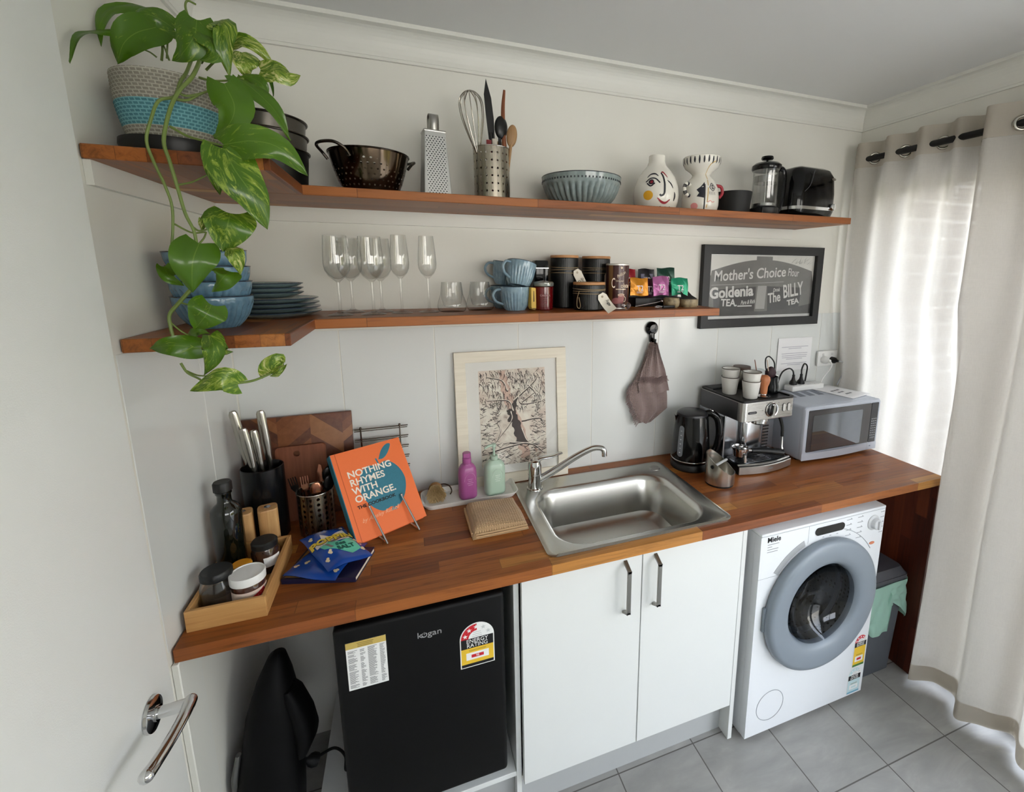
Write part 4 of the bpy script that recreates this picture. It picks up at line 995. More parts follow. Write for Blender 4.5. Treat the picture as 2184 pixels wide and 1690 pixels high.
pa.stroke([(.03, .088), (.044, .104), (.058, .09)], .0028, 0); pa.stroke([(.03, .088), (.045, .076), (.058, .09)], .0028, 0); pa.blob(.045, .09, .006, .009, 0); pa.blob(.0455, .09, .003, .005, 4)
for k in range(5): pa.stroke([(.03 + .006 * k, .073), (.03 + .006 * k, .067), (.031 + .006 * k, .062)], .0013, 0)
pa.blob(-.024, .022, .0135, .012, 2); pa.stroke([(.024, .036), (.034, .041), (.042, .036), (.052, .039)], .0028, 2)
b.build('painted_face', [pnt_k, pnt_r, pnt_p, pnt_g, glz_w], t)
b = MB(); c = catmull([(-.058, -.02, .06), (-.08, -.024, .068), (-.086, -.024, .088), (-.075, -.02, .104), (-.056, -.014, .1)], 6); n = len(c); b.tube(c, .0068, 10)
for i in range(n - 1):
    if (i // 3) % 2 == 0: b.tube([c[i], c[i + 1]], .0072, 10, 1, caps=False)
b.build('striped_ear', [glz_w, pnt_k], t)
b = MB(); b.tube(catmull([(.055, -.02, .104), (.076, -.022, .1), (.083, -.022, .078), (.07, -.02, .06)], 6), .006, 10); b.build('red_ear', pnt_r, t)['label'] = 'red ear handle'

t = thing('black_tumbler', 'plain matte black cup right of the painted vases', 'cup', (1.742, -.15, UT))
b = MB(); b.lathe_open([(1e-4, 0), (.056, 0), (.06, .003), (.0685, .087), (.0655, .087), (.058, .006), (1e-4, .005)], 48); b.build('cup', black_matte, t)

# ------------------------------------------------------------------ french press
t = thing('french_press', 'glass coffee plunger with black lid and handle, upper shelf', 'coffee plunger', (1.866, -.18, UT))
def thin_clear():
    t = NT('clear_thin_glass'); tr = t.n('ShaderNodeBsdfTransparent'); gl = t.n('ShaderNodeBsdfGlossy'); gl.inputs['Roughness'].default_value = .03
    lw = t.n('ShaderNodeLayerWeight'); lw.inputs[0].default_value = .5; t.l(t.ramp(lw.outputs['Facing'], [(.0, (.985, .985, .98, 1)), (.7, (.95, .955, .95, 1)), (1, (.5, .53, .52, 1))]), tr.inputs[0])
    fr = t.math('ADD', t.math('MULTIPLY', t.math('POWER', lw.outputs['Facing'], 4.0), .8), .06); mx = t.n('ShaderNodeMixShader')
    t.l(fr, mx.inputs[0]); t.l(tr.outputs[0], mx.inputs[1]); t.l(gl.outputs[0], mx.inputs[2]); t.l(mx.outputs[0], t.out.inputs[0]); return t.m
clear = thin_clear()
b = MB(); b.lathe_open([(1e-4, .03), (.044, .03), (.0475, .034), (.0475, .165), (.052, .175), (.05, .1755), (.0455, .165), (.0455, .036), (1e-4, .032)], 48); b.build('beaker', clear, t)
b = MB(); b.lathe([(1e-4, .004), (.05, .004), (.053, .008), (.053, .03), (.05, .032), (1e-4, .029)], 40)
for a in (.6, 2.2, 3.9, 5.4): b.box((-.005, -.004, 0), (.005, .004, .03), 0, TR(.05 * math.cos(a), .05 * math.sin(a), 0))
b.build('base', black_satin, t)
b = MB(); b.lathe([(.052, .172), (.055, .178), (.054, .19), (.045, .198), (.004, .2)], 40); b.build('lid', black_gloss, t)
b = MB(); b.lathe([(.004, .2), (.004, .21), (.02, .212), (.023, .217), (.021, .224), (1e-4, .226)], 28); b.build('knob', black_gloss, t)
b = MB(); b.tube([(0, 0, .036), (0, 0, .2)], .0022, 8); b.lathe([(1e-4, .125), (.0445, .125), (.0445, .15), (.043, .15), (.043, .127), (1e-4, .127)], 36); b.lathe([(1e-4, .038), (.044, .038), (.044, .048), (1e-4, .05)], 36); b.build('plunger', M('plunger_steel', (160, 160, 160), .25, 1.0), t)
b = MB(); b.tube(catmull([(.05, 0, .178), (.075, 0, .185), (.09, 0, .165), (.09, 0, .09), (.076, 0, .03), (.05, 0, .02)], 6), .0075, 10, flat=1.3); b.build('handle', black_gloss, t)

# ------------------------------------------------------------------ toaster
t = thing('toaster', 'rounded black toaster with chrome trim at the right end of the upper shelf', 'toaster', (2.1, -.135, UT), math.radians(4))
b = MB(); L = []
for z, w_, d_, e in ((.012, .115, .075, 0), (.03, .121, .08, 0), (.10, .121, .08, 0), (.16, .117, .074, 0), (.186, .105, .06, 0), (.196, .085, .042, 0)):
    L.append([(x, y, z + .012 * math.cos(x / w_ * 1.2) * (1 if z > .15 else 0)) for x, y in rrect(-w_, -d_, w_, d_, min(d_ * .55, .045), 6)])
v, f = ring_loft(L); b.add(v, f, 0, True); b.build('shell', black_gloss, t)
b = MB(); v, f = ring_loft([[(x, y, z) for x, y in rrect(-w_, -d_, w_, d_, .042, 6)] for z, w_, d_ in ((0, .108, .068), (.012, .116, .076))]); b.add(v, f); b.build('base', black_matte, t)
b = MB(); v, f = ring_loft([[(x, y, z) for x, y in rrect(-.1222, -.0812, .1222, .0812, .045, 6)] for z in (.034, .046)], (False, False)); b.add(v, f, 0, True); b.build('trim_band', chrome, t)
b = MB(); b.lathe([(.014, 0), (.0135, .006), (.011, .009), (1e-4, .0095)], 28, mat=FRONT((.085, -.081, .048))); b.box((-.002, -.012, .0085), (.002, .012, .0115), 0, FRONT((.085, -.081, .048))); b.build('dial', chrome, t)
b = MB(); b.rbox((.121, -.03, .07), (.132, .02, .082), .003); b.box((.119, -.004, .06), (.1225, .0, .15)); b.build('lever', chrome, t)
b = MB(); b.prism([(.012 * math.cos(2 * PI * k / 20), .0055 * math.sin(2 * PI * k / 20)) for k in range(20)], .0015, mat=frame((.085, -.0765, .158), (1, 0, 0), (0, .09, 1))); b.build('badge', chrome, t)
b = MB(); b.tube(catmull([(-.03, -.079, .19), (-.05, -.081, .13), (-.08, -.081, .1)], 6), .0012, 6); b.build('side_line', M('trim_dark_grey', (90, 90, 94), .3, .6), t)

# ------------------------------------------------------------------ blue bowls
blue_glz = glaze_mat('glaze_blue', (112, 146, 166), (60, 92, 116), 0, 0, 0); mug_glz = glaze_mat('glaze_mug', (158, 180, 190), (90, 120, 140), 0, 0, 0); blue_rim = M('glaze_blue_rim', (38, 52, 68), .22, var=.15, coat=.3); teal_plate = glaze_mat('glaze_plate', (150, 168, 166), (92, 116, 124), 0, 0, 0)
t = thing('fluted_blue_bowl', 'blue fluted bowl, lowest of the stack under the pothos', 'bowl', (.103, -.40, LT), 0, 'stacked blue bowls')
b = MB(); b.lathe_open([(1e-4, .004), (.034, .004), (.036, 0), (.043, 0), (.055, .012), (.066, .028), (.0735, .048), (.0755, .056), (.077, .07), (.0755, .073), (.073, .056), (.06, .026), (.038, .009), (1e-4, .008)], 144, flute=flute(30, .1, .004, .054)); b.build('body', blue_glz, t)
b = MB(); b.tube([(.0765 * math.cos(2 * PI * k / 48), .0765 * math.sin(2 * PI * k / 48), .0722) for k in range(48)], .0015, 8, closed=True); b.build('rim', blue_rim, t)
for k, lab in enumerate(('blue fluted bowl, second from the bottom of the stack under the pothos', 'blue fluted bowl, third from the bottom of the stack under the pothos', 'blue fluted bowl on top of the stack, slightly tilted, under the pothos')):
    r_ = dup(t, (.103 - .001 * k, -.40 + .002 * k, LT + .0335 * (k + 1)), lab, rot=Euler((0, math.radians(-3 if k == 2 else 0), .4 * k)))
# ------------------------------------------------------------------ plates
def plate(r):
    t = thing('blue_plate', 'x', 'plate', (.158, -.16, LT))
    b = MB(); b.lathe_open([(1e-4, .003), (r * .6, .003), (r * .62, 0), (r * .68, 0), (r * .9, .009), (r, .0135), (r - .001, .016), (r * .88, .0125), (r * .66, .0055), (1e-4, .0055)], 64); b.build('body', teal_plate, t)
    b = MB(); b.tube([((r - .0005) * math.cos(2 * PI * k / 56), (r - .0005) * math.sin(2 * PI * k / 56), .015) for k in range(56)], .0015, 6, closed=True); b.build('rim', blue_rim, t)
    return t
p = plate(.118); z = LT; ordn = ['lowest', 'second from the bottom', 'third from the bottom', 'topmost']
for k in range(4):
    q = p if k == 0 else dup(p)
    q.location = (.166 - .002 * k, -.158, LT + .0125 * k); q['label'] = 'large dark blue plate, %s of the large plates beside the bowls' % ordn[k]; q['group'] = 'large blue plates'
p = plate(.09); names = ['lowest', 'middle one', 'topmost']
for k in range(3):
    q = p if k == 0 else dup(p)
    q.location = (.152, -.158, LT + .054 + .0125 * k); q['label'] = 'small dark blue plate, %s of three on top of the large plates' % names[k]; q['group'] = 'small blue plates'

# ------------------------------------------------------------------ stemware
def stem_glass(name, label, cat, prof_o, prof_i, loc, group):
    t = thing(name, label, cat, loc, 0, group)
    b = MB(); b.lathe_open(prof_o + prof_i, 40); b.build('glass_body', clear, t); return t
wo1 = [(1e-4, .0), (.034, .0), (.036, .0012), (.03, .003), (.01, .008), (.0042, .016), (.0036, .06), (.0042, .096), (.012, .104), (.024, .114), (.033, .13), (.036, .148), (.035, .175), (.031, .228)]
wi1 = [(.0302, .2285), (.034, .175), (.035, .148), (.032, .131), (.022, .116), (.01, .107), (1e-4, .105)]
w1 = stem_glass('wine_glass', 'front wine glass of the left pair, nearest the plates', 'wine glass', wo1, wi1, (.338, -.185, LT), 'wine glasses')
dup(w1, (.362, -.085, LT), 'wine glass standing behind the front one of the left pair')
dup(w1, (.428, -.183, LT), 'front wine glass of the right pair, left of the flutes')
dup(w1, (.448, -.1, LT), 'wine glass standing behind the front one of the right pair')
fo1 = [(1e-4, .0), (.03, .0), (.032, .0012), (.026, .003), (.009, .008), (.0036, .016), (.0032, .07), (.0042, .106), (.01, .112), (.02, .122), (.0265, .137), (.028, .152), (.0262, .185), (.0215, .236)]
fi1 = [(.0207, .2365), (.0252, .185), (.027, .152), (.0255, .138), (.019, .124), (.009, .115), (1e-4, .113)]
f1 = stem_glass('champagne_flute', 'left champagne flute on the lower shelf', 'flute', fo1, fi1, (.508, -.165, LT), 'champagne flutes')
dup(f1, (.589, -.155, LT), 'right champagne flute on the lower shelf, beside the tumblers')
to = [(1e-4, .0), (.038, .0), (.044, .006), (.0465, .018), (.044, .032), (.036, .055), (.0315, .094)]
ti = [(.0305, .0945), (.034, .055), (.03, .03), (.026, .018), (1e-4, .014)]
g1 = stem_glass('tumbler', 'left low glass tumbler with wide base, beside the flutes', 'tumbler', to, ti, (.661, -.145, LT), 'wide-based tumblers')
dup(g1, (.757, -.11, LT), 'right low glass tumbler with wide base, beside the blue mugs')

# ------------------------------------------------------------------ mugs
mug = thing('blue_mug', 'blue ribbed mug standing upright at the bottom of the mug pile', 'mug', (.869, -.148, LT), 0, 'blue ribbed mugs')
b = MB(); b.lathe_open([(1e-4, .003), (.026, .003), (.028, 0), (.034, .0), (.042, .014), (.047, .034), (.0495, .055), (.0502, .062), (.051, .079), (.0495, .08), (.0478, .062), (.044, .032), (.032, .008), (1e-4, .006)], 120, flute=flute(26, .09, .004, .06)); b.build('body', mug_glz, mug)
b = MB(); b.tube([(.0505 * math.cos(2 * PI * k / 40), .0505 * math.sin(2 * PI * k / 40), .0795) for k in range(40)], .0011, 6, closed=True); b.build('rim', blue_rim, mug)
b = MB(); b.tube(catmull([(-.046, -.006, .07), (-.066, -.008, .068), (-.076, -.008, .05), (-.066, -.007, .03), (-.042, -.004, .02)], 6), .0055, 10, flat=.8); b.build('handle', mug_glz, mug)
dup(mug, (.881, -.148, LT + .0815), 'blue ribbed mug lying tilted on the front mug', rot=Euler((math.radians(-4), math.radians(14), .35)))
dup(mug, (.855, -.05, LT), 'blue ribbed mug at the bottom behind the front pair', rz=.2)
dup(mug, (.855, -.052, LT + .0815), 'blue ribbed mug on top of the rear pair, only its handle showing', rot=Euler((0, math.radians(8), -.1)))

# ------------------------------------------------------------------ jars, canisters
t = thing('pepper_grinder', 'black capped glass jar behind the red syrup jar', 'jar', (.975, -.09, LT))
b = MB(); b.rbox((-.024, -.024, .09), (.024, .024, .168), .004); b.build('cap', black_gloss, t)
b = MB(); b.box((-.0245, -.0245, .14), (.0245, .0245, .1425)); b.build('cap_band', M('band_steel', (170, 170, 168), .2, 1.0), t)
b = MB(); b.rbox((-.022, -.022, 0), (.022, .022, .09), .006); b.build('jar_body', M('dark_glass', (30, 22, 20), .08, var=.1, coat=.5), t)
red_glass = M('syrup_red', (92, 10, 14), .12, var=.1, coat=.6)
t = thing('syrup_jar', 'dark red caramel jar with clear lid in front of the black jar', 'jar', (.965, -.165, LT))
b = MB(); b.lathe([(1e-4, 0), (.029, 0), (.032, .003), (.033, .078), (.03, .08), (1e-4, .08)], 40); b.build('jar_body', red_glass, t)
b = MB(); b.lathe([(1e-4, .0805), (.034, .0805), (.0355, .084), (.0355, .092), (.032, .096), (.012, .098), (1e-4, .1)], 40); b.build('lid', M('lid_clear', (150, 152, 146), .1, .6), t)
b = MB()
lc = Matrix.Rotation(-.1, 4, 'Z')
b.text('CARAMEL', .0085, lc @ FRONT((0, -.0336, .05)), bend=.0336, ext=.0002)
for k in range(5): b.text('-' * (9 - k % 3 * 2), .006, lc @ FRONT((0, -.0336, .04 - .006 * k)), bend=.0336, ext=.0002)
b.build('lettering', M('print_pink', (196, 150, 150), .5), t)
t = thing('yellow_packet', 'narrow yellow packet wedged between the mugs and the red jar', 'packet', (.921, -.178, LT), .15)
b = MB(); b.prism([(-.009, .012), (-.006, .004), (.006, .002), (.009, .009), (.008, .075), (-.009, .078)], .028, mat=frame((0, .014, 0), (1, 0, 0), (0, 0, 1))); b.build('packet', M('packet_yellow', (214, 176, 76), .5, var=.08), t, bevel=.0015)
b = MB(); b.prism([(-.002, .03), (.002, .03), (.001, .066), (-.001, .066)], .0006, mat=FRONT((0, -.0142, 0))); b.prism([(-.006, .005), (.006, .004), (.0065, .008), (-.006, .0085)], .0006, mat=FRONT((0, -.0142, 0))); b.build('print', M('print_brown', (84, 62, 24), .6), t)

rib_black = M('canister_black', (14, 14, 15), .35, var=.1); lid_wood = wood_plain('canister_lid_wood', (168, 116, 72), (196, 146, 98), 'x', .5); string_m = M('string', (150, 128, 96), .9, var=.25, vs=200); tag_m = M('tag_card', (226, 218, 204), .7, var=.03)
def canister(label, loc, r, h, tagfn, group='black canisters'):
    t = thing('ribbed_canister', label, 'canister', loc, 0, group)
    b = MB(); b.lathe([(1e-4, 0), (r - .004, 0), (r, .004), (r, h - .008), (r - .002, h - .006), (1e-4, h - .006)], 180, flute=lambda a, z: 1 - .012 * (1 if math.sin(60 * a) > .2 else 0)); b.build('body', rib_black, t)
    b = MB(); b.lathe([(1e-4, h - .006), (r * 1.01, h - .006), (r * 1.02, h - .004), (r * 1.02, h + .001), (r * 1.0, h + .003), (1e-4, h + .003)], 48); b.build('lid', lid_wood, t)
    b = MB()
    for k in range(3):
        z = h * .79 - k * .006 * (h / .18) ** .3 * (1 + .4 * k)
        b.tube([((r + .0012) * math.cos(2 * PI * i / 40), (r + .0012) * math.sin(2 * PI * i / 40), z + .002 * math.sin(2 * PI * i / 40 + k * 2)) for i in range(40)], .0011, 6, closed=True)
    b.build('string', string_m, t)
    tagfn(t, r, h); return t
def swing_tag(t, m, L, w, words, curl=0.0, size=.014):
    b = MB(); o = [(-w * .28, 0), (w * .28, 0), (w / 2, -.012), (w / 2, -L), (-w / 2, -L), (-w / 2, -.012)]
    n = 10; rows = []
    def P(x, y):
        z = .0 + curl * (max(0, -y - L * .35) / L) ** 2 * L
        return m @ Vector((x, y, z))
    ys = [0, -.012] + [-.012 - (L - .012) * k / 8 for k in range(1, 9)]
    v = []; f = []
    for i, y in enumerate(ys):
        ww = w * .28 if i == 0 else w / 2
        v += [P(-ww, y), P(ww, y)]
    f = [(2 * i, 2 * i + 1, 2 * i + 3, 2 * i + 2) for i in range(len(ys) - 1)]
    b.add(v, f); o = b.build('tag', tag_m, t); md = o.modifiers.new('thick', 'SOLIDIFY'); md.thickness = .0006; md.offset = -1
    b = MB()
    for k, wd in enumerate(words): b.text(wd, size, m @ Matrix.Translation((size * .45 - k * size, -L * .58, .0008 + curl * .01)) @ Matrix.Rotation(-PI / 2, 4, 'Z'), shear=.35, ext=.0001, bold=.0002, sx=.8)
    if not words:
        for q in range(2): b.tube([m @ Vector((-.006 + .009 * q + .0015 * math.sin(k * 1.9 + q), -L * .42 - .0024 * k, .0008)) for k in range(12)], .0004, 5)
    b.lathe_open([(.0016, .0004), (.0036, .0005)], 20, 1, mat=m @ Matrix.Translation((0, -.011, .0004)))
    b.build('tag_writing', [ink, M('tag_eyelet', (150, 132, 104), .7)], o)
canister('tall black ribbed canister with tag, left of the two tall ones', (1.068, -.085, LT), .0505, .184, lambda t, r, h: swing_tag(t, frame((.024, -r - .004, h * .74), (.88, 0, .47), (-.42, 0, .85)), .088, .032, ['Ground', 'Coffee'], size=.013))
canister('tall black ribbed canister with tag, right of the two tall ones', (1.2, -.068, LT), .0525, .183, lambda t, r, h: swing_tag(t, frame((.028, -r * .88 - .004, h * .70), (.95, .25, .0), (0.02, 0, 1)), .085, .034, [], size=.013))
def small_tag(t, r, h):
    swing_tag(t, frame((.018, -r - .004, h * .62), (.84, -.1, .5), (-.42, .15, .86)), .066, .034, ['Sugar'], 1.0, .014)
    b = MB(); b.tube(catmull([(-.048, -.03, .066), (-.056, -.032, .04), (-.057, -.034, .016), (-.05, -.036, .008), (-.045, -.034, .018), (-.05, -.032, .045)], 6), .001, 6); b.build('string_loop', string_m, t)
canister('small black ribbed canister with curled tag in front of the tall ones', (1.117, -.205, LT), .0545, .092, small_tag)

# ------------------------------------------------------------------ drinking chocolate tin
def tin_mat():
    t = NT('chocolate_tin'); tc = t.n('ShaderNodeTexCoord'); sp = t.n('ShaderNodeSeparateXYZ'); t.l(tc.outputs['Object'], sp.inputs[0])
    a = t.math('ARCTAN2', sp.outputs[0], t.math('MULTIPLY', sp.outputs[1], -1.0))
    gold = t.math('MULTIPLY', t.math('GREATER_THAN', a, -1.05), t.math('LESS_THAN', a, -.62))
    col = t.mix(gold, srgb(58, 18, 18), srgb(120, 86, 50)); t.bsdf(col, .3, .1, None, coat=.2); return t.m
t = thing('chocolate_tin', 'brown drinking chocolate tin with cup picture, right of the black canisters', 'tin', (1.243, -.165, LT), -.22)
R_ = .0415
b = MB(); b.cyl(R_, .002, .153, 56, bev=.0008); b.build('can', tin_mat(), t)
b = MB(); b.lathe([(1e-4, .153), (R_ + .0008, .1525), (R_ + .001, .157), (R_ - .001, .159), (1e-4, .158)], 48); b.lathe_open([(R_ + .0006, .0), (R_ + .0006, .003)], 48); b.build('lid', M('tin_lid', (214, 212, 206), .3, .4), t)
cream = M('print_cream', (222, 200, 176), .5); pinkp = M('print_rose', (150, 88, 88), .5)
b = MB(); mt = FRONT((0, -R_ - .0002, 0))
b.text('Original', .009, mt @ Matrix.Translation((0, .098, 0)), bend=R_, ext=.0001); b.text('hocolate', .021, mt @ Matrix.Translation((.008, .081, 0)), bend=R_, ext=.0001, sx=.72, bold=.0003)
b.text('C', .05, mt @ Matrix.Translation((-.0235, .089, 0)), bend=R_, ext=.0001, sx=.42)
Paint(b, lambda z: R_, 0, .0005, R_).stroke([(-.014, .069), (.005, .069), (.024, .069)], .003, 0)
b.text('Prillion', .016, mt @ Matrix.Translation((.004, .12, 0)) @ Matrix.Rotation(.55, 4, 'Z'), shear=.4, bend=None, ext=.0001, sx=.75)
pa = Paint(b, lambda z: R_, 0, .0005, R_)
pa.blob(.006, .144, .004, .004, 0)
pa.blob(-.012, .028, .016, .011, 1); pa.poly([(-.003, .018), (.014, .018), (.018, .048), (-.006, .048)], 1); pa.blob(.006, .049, .0125, .005, 0); pa.blob(.006, .049, .0105, .0038, 1)
pa.stroke([(.017, .044), (.024, .038), (.022, .027), (.015, .024)], .0018, 0)
b.build('label_print', [cream, pinkp], t)
t = thing('glass_ball', 'small clear glass ball at the foot of the chocolate tin', 'ball', (1.257, -.222, LT)); b = MB(); b.sphere((0, 0, .0125), .0125, 24, 14); b.build('ball', glass('solid_glass'), t)

# ------------------------------------------------------------------ tea bags on a black rack
rk = thing('tea_rack', 'low black stand holding the coloured tea sachets', 'rack', (1.43, -.115, LT))
b = MB(); b.rbox((-.105, -.04, 0), (.11, .035, .034), .003); b.box((-.105, .012, .034), (.11, .02, .075)); b.build('rack', black_satin, rk)
sw = M('sachet_print', (226, 214, 220), .4)
def foil(name, col):
    t = NT('sachet_' + name); n = t.noise(t.obj(), 14, 2, .5, 1.5); c = srgb(*col)
    t.bsdf(t.mix(n, tuple(x * .7 for x in c[:3]) + (1,), c), .3, .35, t.bump(n, .5, .01)); return t.m
def sachet(label, loc, col, w=.072, h=.076, rz=0.0, tilt=.12, seed=1, panel=None, name='x'):
    t = thing('tea_sachet', label, 'tea sachet', loc, rz, 'tea sachets')
    t.rotation_euler = Euler((-tilt, 0, rz)); rg = random.Random(seed); p = [rg.uniform(0, 6) for _ in range(4)]
    def fn(sg):
        def q(u, v):
            x = (u - .5) * w * (1 + .03 * math.sin(5 * v + p[0])); z = v * h + .002 * math.sin(6 * u + p[1])
            bulge = .006 * math.sin(PI * u) * math.sin(PI * v) + .0018 * math.sin(9 * u + p[2] + 4 * v) * math.sin(PI * v)
            return (x, sg * (bulge + .0004), z)
        return q
    b = MB(); b.grid(fn(-1), 14, 14); b.grid(fn(1), 14, 14); b.build('foil', foil(name, col), t)
    b = MB(); yoff = -.0078
    if panel: b.box((-w * .36, yoff + .003, h * .08), (w * .36, yoff + .0036, h * .74), 1)
    b.text('T2', h * .42, FRONT((0, yoff, h * .40)), bold=.0002, ext=.0002, sx=.9)
    for k in range(2): b.box((-w * .2, yoff, h * (.2 - .06 * k)), (w * (.18 - .05 * k), yoff + .0003, h * (.22 - .06 * k)))
    b.build('lettering', [sw, M('sachet_panel', (104, 100, 124), .4)], t)
zr = LT + .0345
sachet('red T2 tea sachet in the back row, beside the chocolate tin', (1.322, -.092, zr + .031), (150, 18, 34), seed=1, name='red')
sachet('black T2 tea sachet with lilac panel, middle of the back row', (1.405, -.092, zr + .031), (34, 32, 36), seed=2, panel=True, name='black')
sachet('dark green T2 tea sachet at the right of the back row', (1.492, -.092, zr + .034), (20, 62, 48), .08, .078, seed=3, name='darkgreen')
sachet('orange T2 tea sachet in the front row', (1.343, -.15, LT + .042), (206, 134, 26), .074, .066, seed=4, name='orange')
sachet('pink T2 tea sachet, crumpled, middle of the front row', (1.435, -.152, LT + .042), (172, 98, 150), .07, .072, .06, seed=5, name='pink')
sachet('bright green T2 tea sachet at the right of the front row', (1.520, -.148, LT + .042), (24, 140, 104), .072, .066, -.03, seed=6, name='green')
sachet('plum T2 tea sachet leaning between the orange and pink ones', (1.398, -.128, LT + .036), (70, 24, 50), .05, .07, .3, seed=7, name='plum')
# odds and ends
t = thing('teaspoon', 'thin silver teaspoon resting against the tea stand', 'spoon', (1.345, -.222, LT))
b = MB(); b.tube([(-.055, 0, .008), (.03, .004, .02), (.05, .006, .024)], [.0022, .0018, .0016], 8); b.sphere((.056, .006, .025), .0045, 12, 8); b.build('spoon', chrome, t)
t = thing('bottle_opener', 'small black and silver bottle opener lying on the lower shelf', 'bottle opener', (1.395, -.235, LT), .1)
b = MB(); b.rbox((-.002, -.006, .001), (.05, .006, .010), .002); b.build('handle', black_satin, t)
b = MB(); b.tube(catmull([(-.002, 0, .006), (-.02, .006, .008), (-.034, 0, .006), (-.02, -.006, .004), (-.002, 0, .005)], 5), .0022, 8); b.build('loop', chrome, t)
pot_glz = NT('stoneware'); n_ = pot_glz.noise(pot_glz.obj(), 45, 4); pot_glz.bsdf(pot_glz.ramp(n_, [(.35, srgb(96, 80, 58)), (.55, srgb(150, 134, 104)), (.75, srgb(176, 162, 132))]), .45)
t = thing('stoneware_pot', 'tiny round speckled stoneware pot at the end of the lower shelf', 'pot', (1.448, -.205, LT))
b = MB(); b.lathe_open([(1e-4, 0), (.022, 0), (.028, .006), (.0305, .02), (.029, .032), (.027, .036), (.025, .035), (.026, .02), (.02, .006), (1e-4, .005)], 36); b.build('pot', pot_glz.m, t)
t = thing('stoneware_dish', 'small square-sided stoneware dish with a black card, beside the round pot', 'dish', (1.523, -.2, LT), .05)
b = MB(); lo_ = rrect(-.036, -.026, .036, .026, .016, 6); lo_i = rrect(-.032, -.022, .032, .022, .013, 6)
v, f = ring_loft([[(x * .85, y * .85, 0) for x, y in lo_], [(x, y, .012) for x, y in lo_], [(x, y, .029) for x, y in lo_], [(x, y, .03) for x, y in lo_i], [(x * .95, y * .95, .006) for x, y in lo_i]]); b.add(v, f, 0, True); b.build('dish', pot_glz.m, t)
t = thing('black_card', 'folded black triangular card sitting in the small stoneware dish', 'card', (1.523, -.2, LT + .0305), .05)
b = MB(); b.prism([(-.036, 0), (.036, 0), (.016, .014), (.004, .032), (-.004, .012), (-.02, .02), (-.03, .034)], .0016, mat=frame((0, -.008, 0), (1, 0, 0), (0, .5, .86))); b.box((-.034, -.012, 0), (.034, .006, .0012)); b.build('card', black_satin, t)

# ------------------------------------------------------------------ timber tray with jars
pine = wood_plain('tray_wood', (176, 126, 72), (202, 156, 98), 'x', .5); pine_y = wood_plain('tray_wood_side', (178, 128, 74), (204, 158, 100), 'y', .5)
tr_ = thing('wooden_tray', 'long open pine box holding jars at the left end of the bench', 'tray', (.012, -.536, H))
TW, TD, TH = .157, .272, .052
b = MB(); b.box((.009, .009, .0), (TW - .009, TD - .009, .006)); b.build('base', pine, tr_)
b = MB(); b.box((0, 0, 0), (TW, .009, TH)); b.build('front_side', pine, tr_, bevel=.001, bseg=1)
b = MB(); b.box((0, TD - .009, 0), (TW, TD, TH)); b.build('back_side', pine, tr_, bevel=.001, bseg=1)
for x in (0, TW - .009):
    b = MB(); b.box((x, .0092, 0), (x + .009, TD - .0092, TH)); b.build('end_side', pine_y, tr_, bevel=.001, bseg=1)
tz = H + .0065
smoke = M('jar_contents', (62, 54, 44), .7, var=.4, vs=60)
lid_black = M('lid_black', (24, 25, 26), .4, var=.1)
t = thing('glass_jar', 'squat glass jar with black lid at the front left of the wooden tray', 'jar', (.057, -.468, tz))
b = MB(); b.lathe_open([(1e-4, .0), (.032, 0), (.0355, .004), (.036, .06), (.03, .078), (.029, .088), (.0275, .088), (.0285, .077), (.034, .059), (.0335, .006), (1e-4, .004)], 40); b.build('jar_body', clear, t)
b = MB(); b.lathe([(1e-4, .005), (.0325, .006), (.0328, .04), (1e-4, .038)], 32); b.build('contents', smoke, t)
b = MB(); b.lathe([(.0315, .079), (.0325, .081), (.0325, .094), (.0295, .098), (1e-4, .097)], 40); b.build('lid', lid_black, t)
t = thing('spread_jar', 'jar with white screw lid and red label in the wooden tray', 'jar', (.1215, -.478, tz))
b = MB(); b.lathe([(1e-4, 0), (.031, 0), (.0345, .004), (.035, .055), (.031, .064), (1e-4, .064)], 40); b.build('jar_body', M('spread_brown', (64, 34, 26), .12, var=.1, coat=.5), t)
b = MB(); b.lathe_open([(.0354, .012), (.0354, .048)], 40); lo2 = b.build('label', M('label_cream', (220, 200, 186), .5), t)
b = MB(); pa = Paint(b, lambda z: .0354, .3, .0004, .0354); pa.stroke([(-.03, .018), (0, .026), (.035, .04)], .012, 0); pa.blob(-.012, .026, .012, .007, 0); b.build('label_swirl', red, lo2)
b = MB(); b.lathe([(.036, .062), (.0372, .063), (.0375, .08), (.0362, .083), (.0338, .083), (.0332, .0812), (1e-4, .0812)], 60, flute=lambda a, z: 1 - .006 * (1 if math.sin(60 * a) > 0 and z < .081 else 0)); b.build('lid', white_plastic, t)
t = thing('coffee_jar', 'dark jar with black lid and white label at the back of the wooden tray', 'jar', (.125, -.345, tz))
b = MB(); b.lathe([(1e-4, 0), (.029, 0), (.032, .004), (.0325, .058), (.028, .07), (1e-4, .07)], 40); b.build('jar_body', M('grounds', (58, 38, 28), .15, var=.4, vs=80, coat=.6), t)
b = MB(); b.lathe([(.0285, .069), (.0305, .071), (.0305, .084), (.027, .088), (1e-4, .087)], 40); b.build('lid', lid_black, t)
b = MB(); pa = Paint(b, lambda z: .0328, .75, .0004, .0328); pa.poly([(-.02, .022), (.02, .022), (.022, .05), (-.022, .05)], 0); b.build('label', lab_white, t)
t = thing('spice_jar', 'small jar with orange lid between the black-lidded and white-lidded jars', 'jar', (.088, -.405, tz))
b = MB(); b.lathe([(1e-4, 0), (.02, 0), (.0215, .003), (.0215, .045), (1e-4, .046)], 28); b.build('jar_body', M('spice_brown', (96, 62, 30), .2, var=.3, vs=60), t)
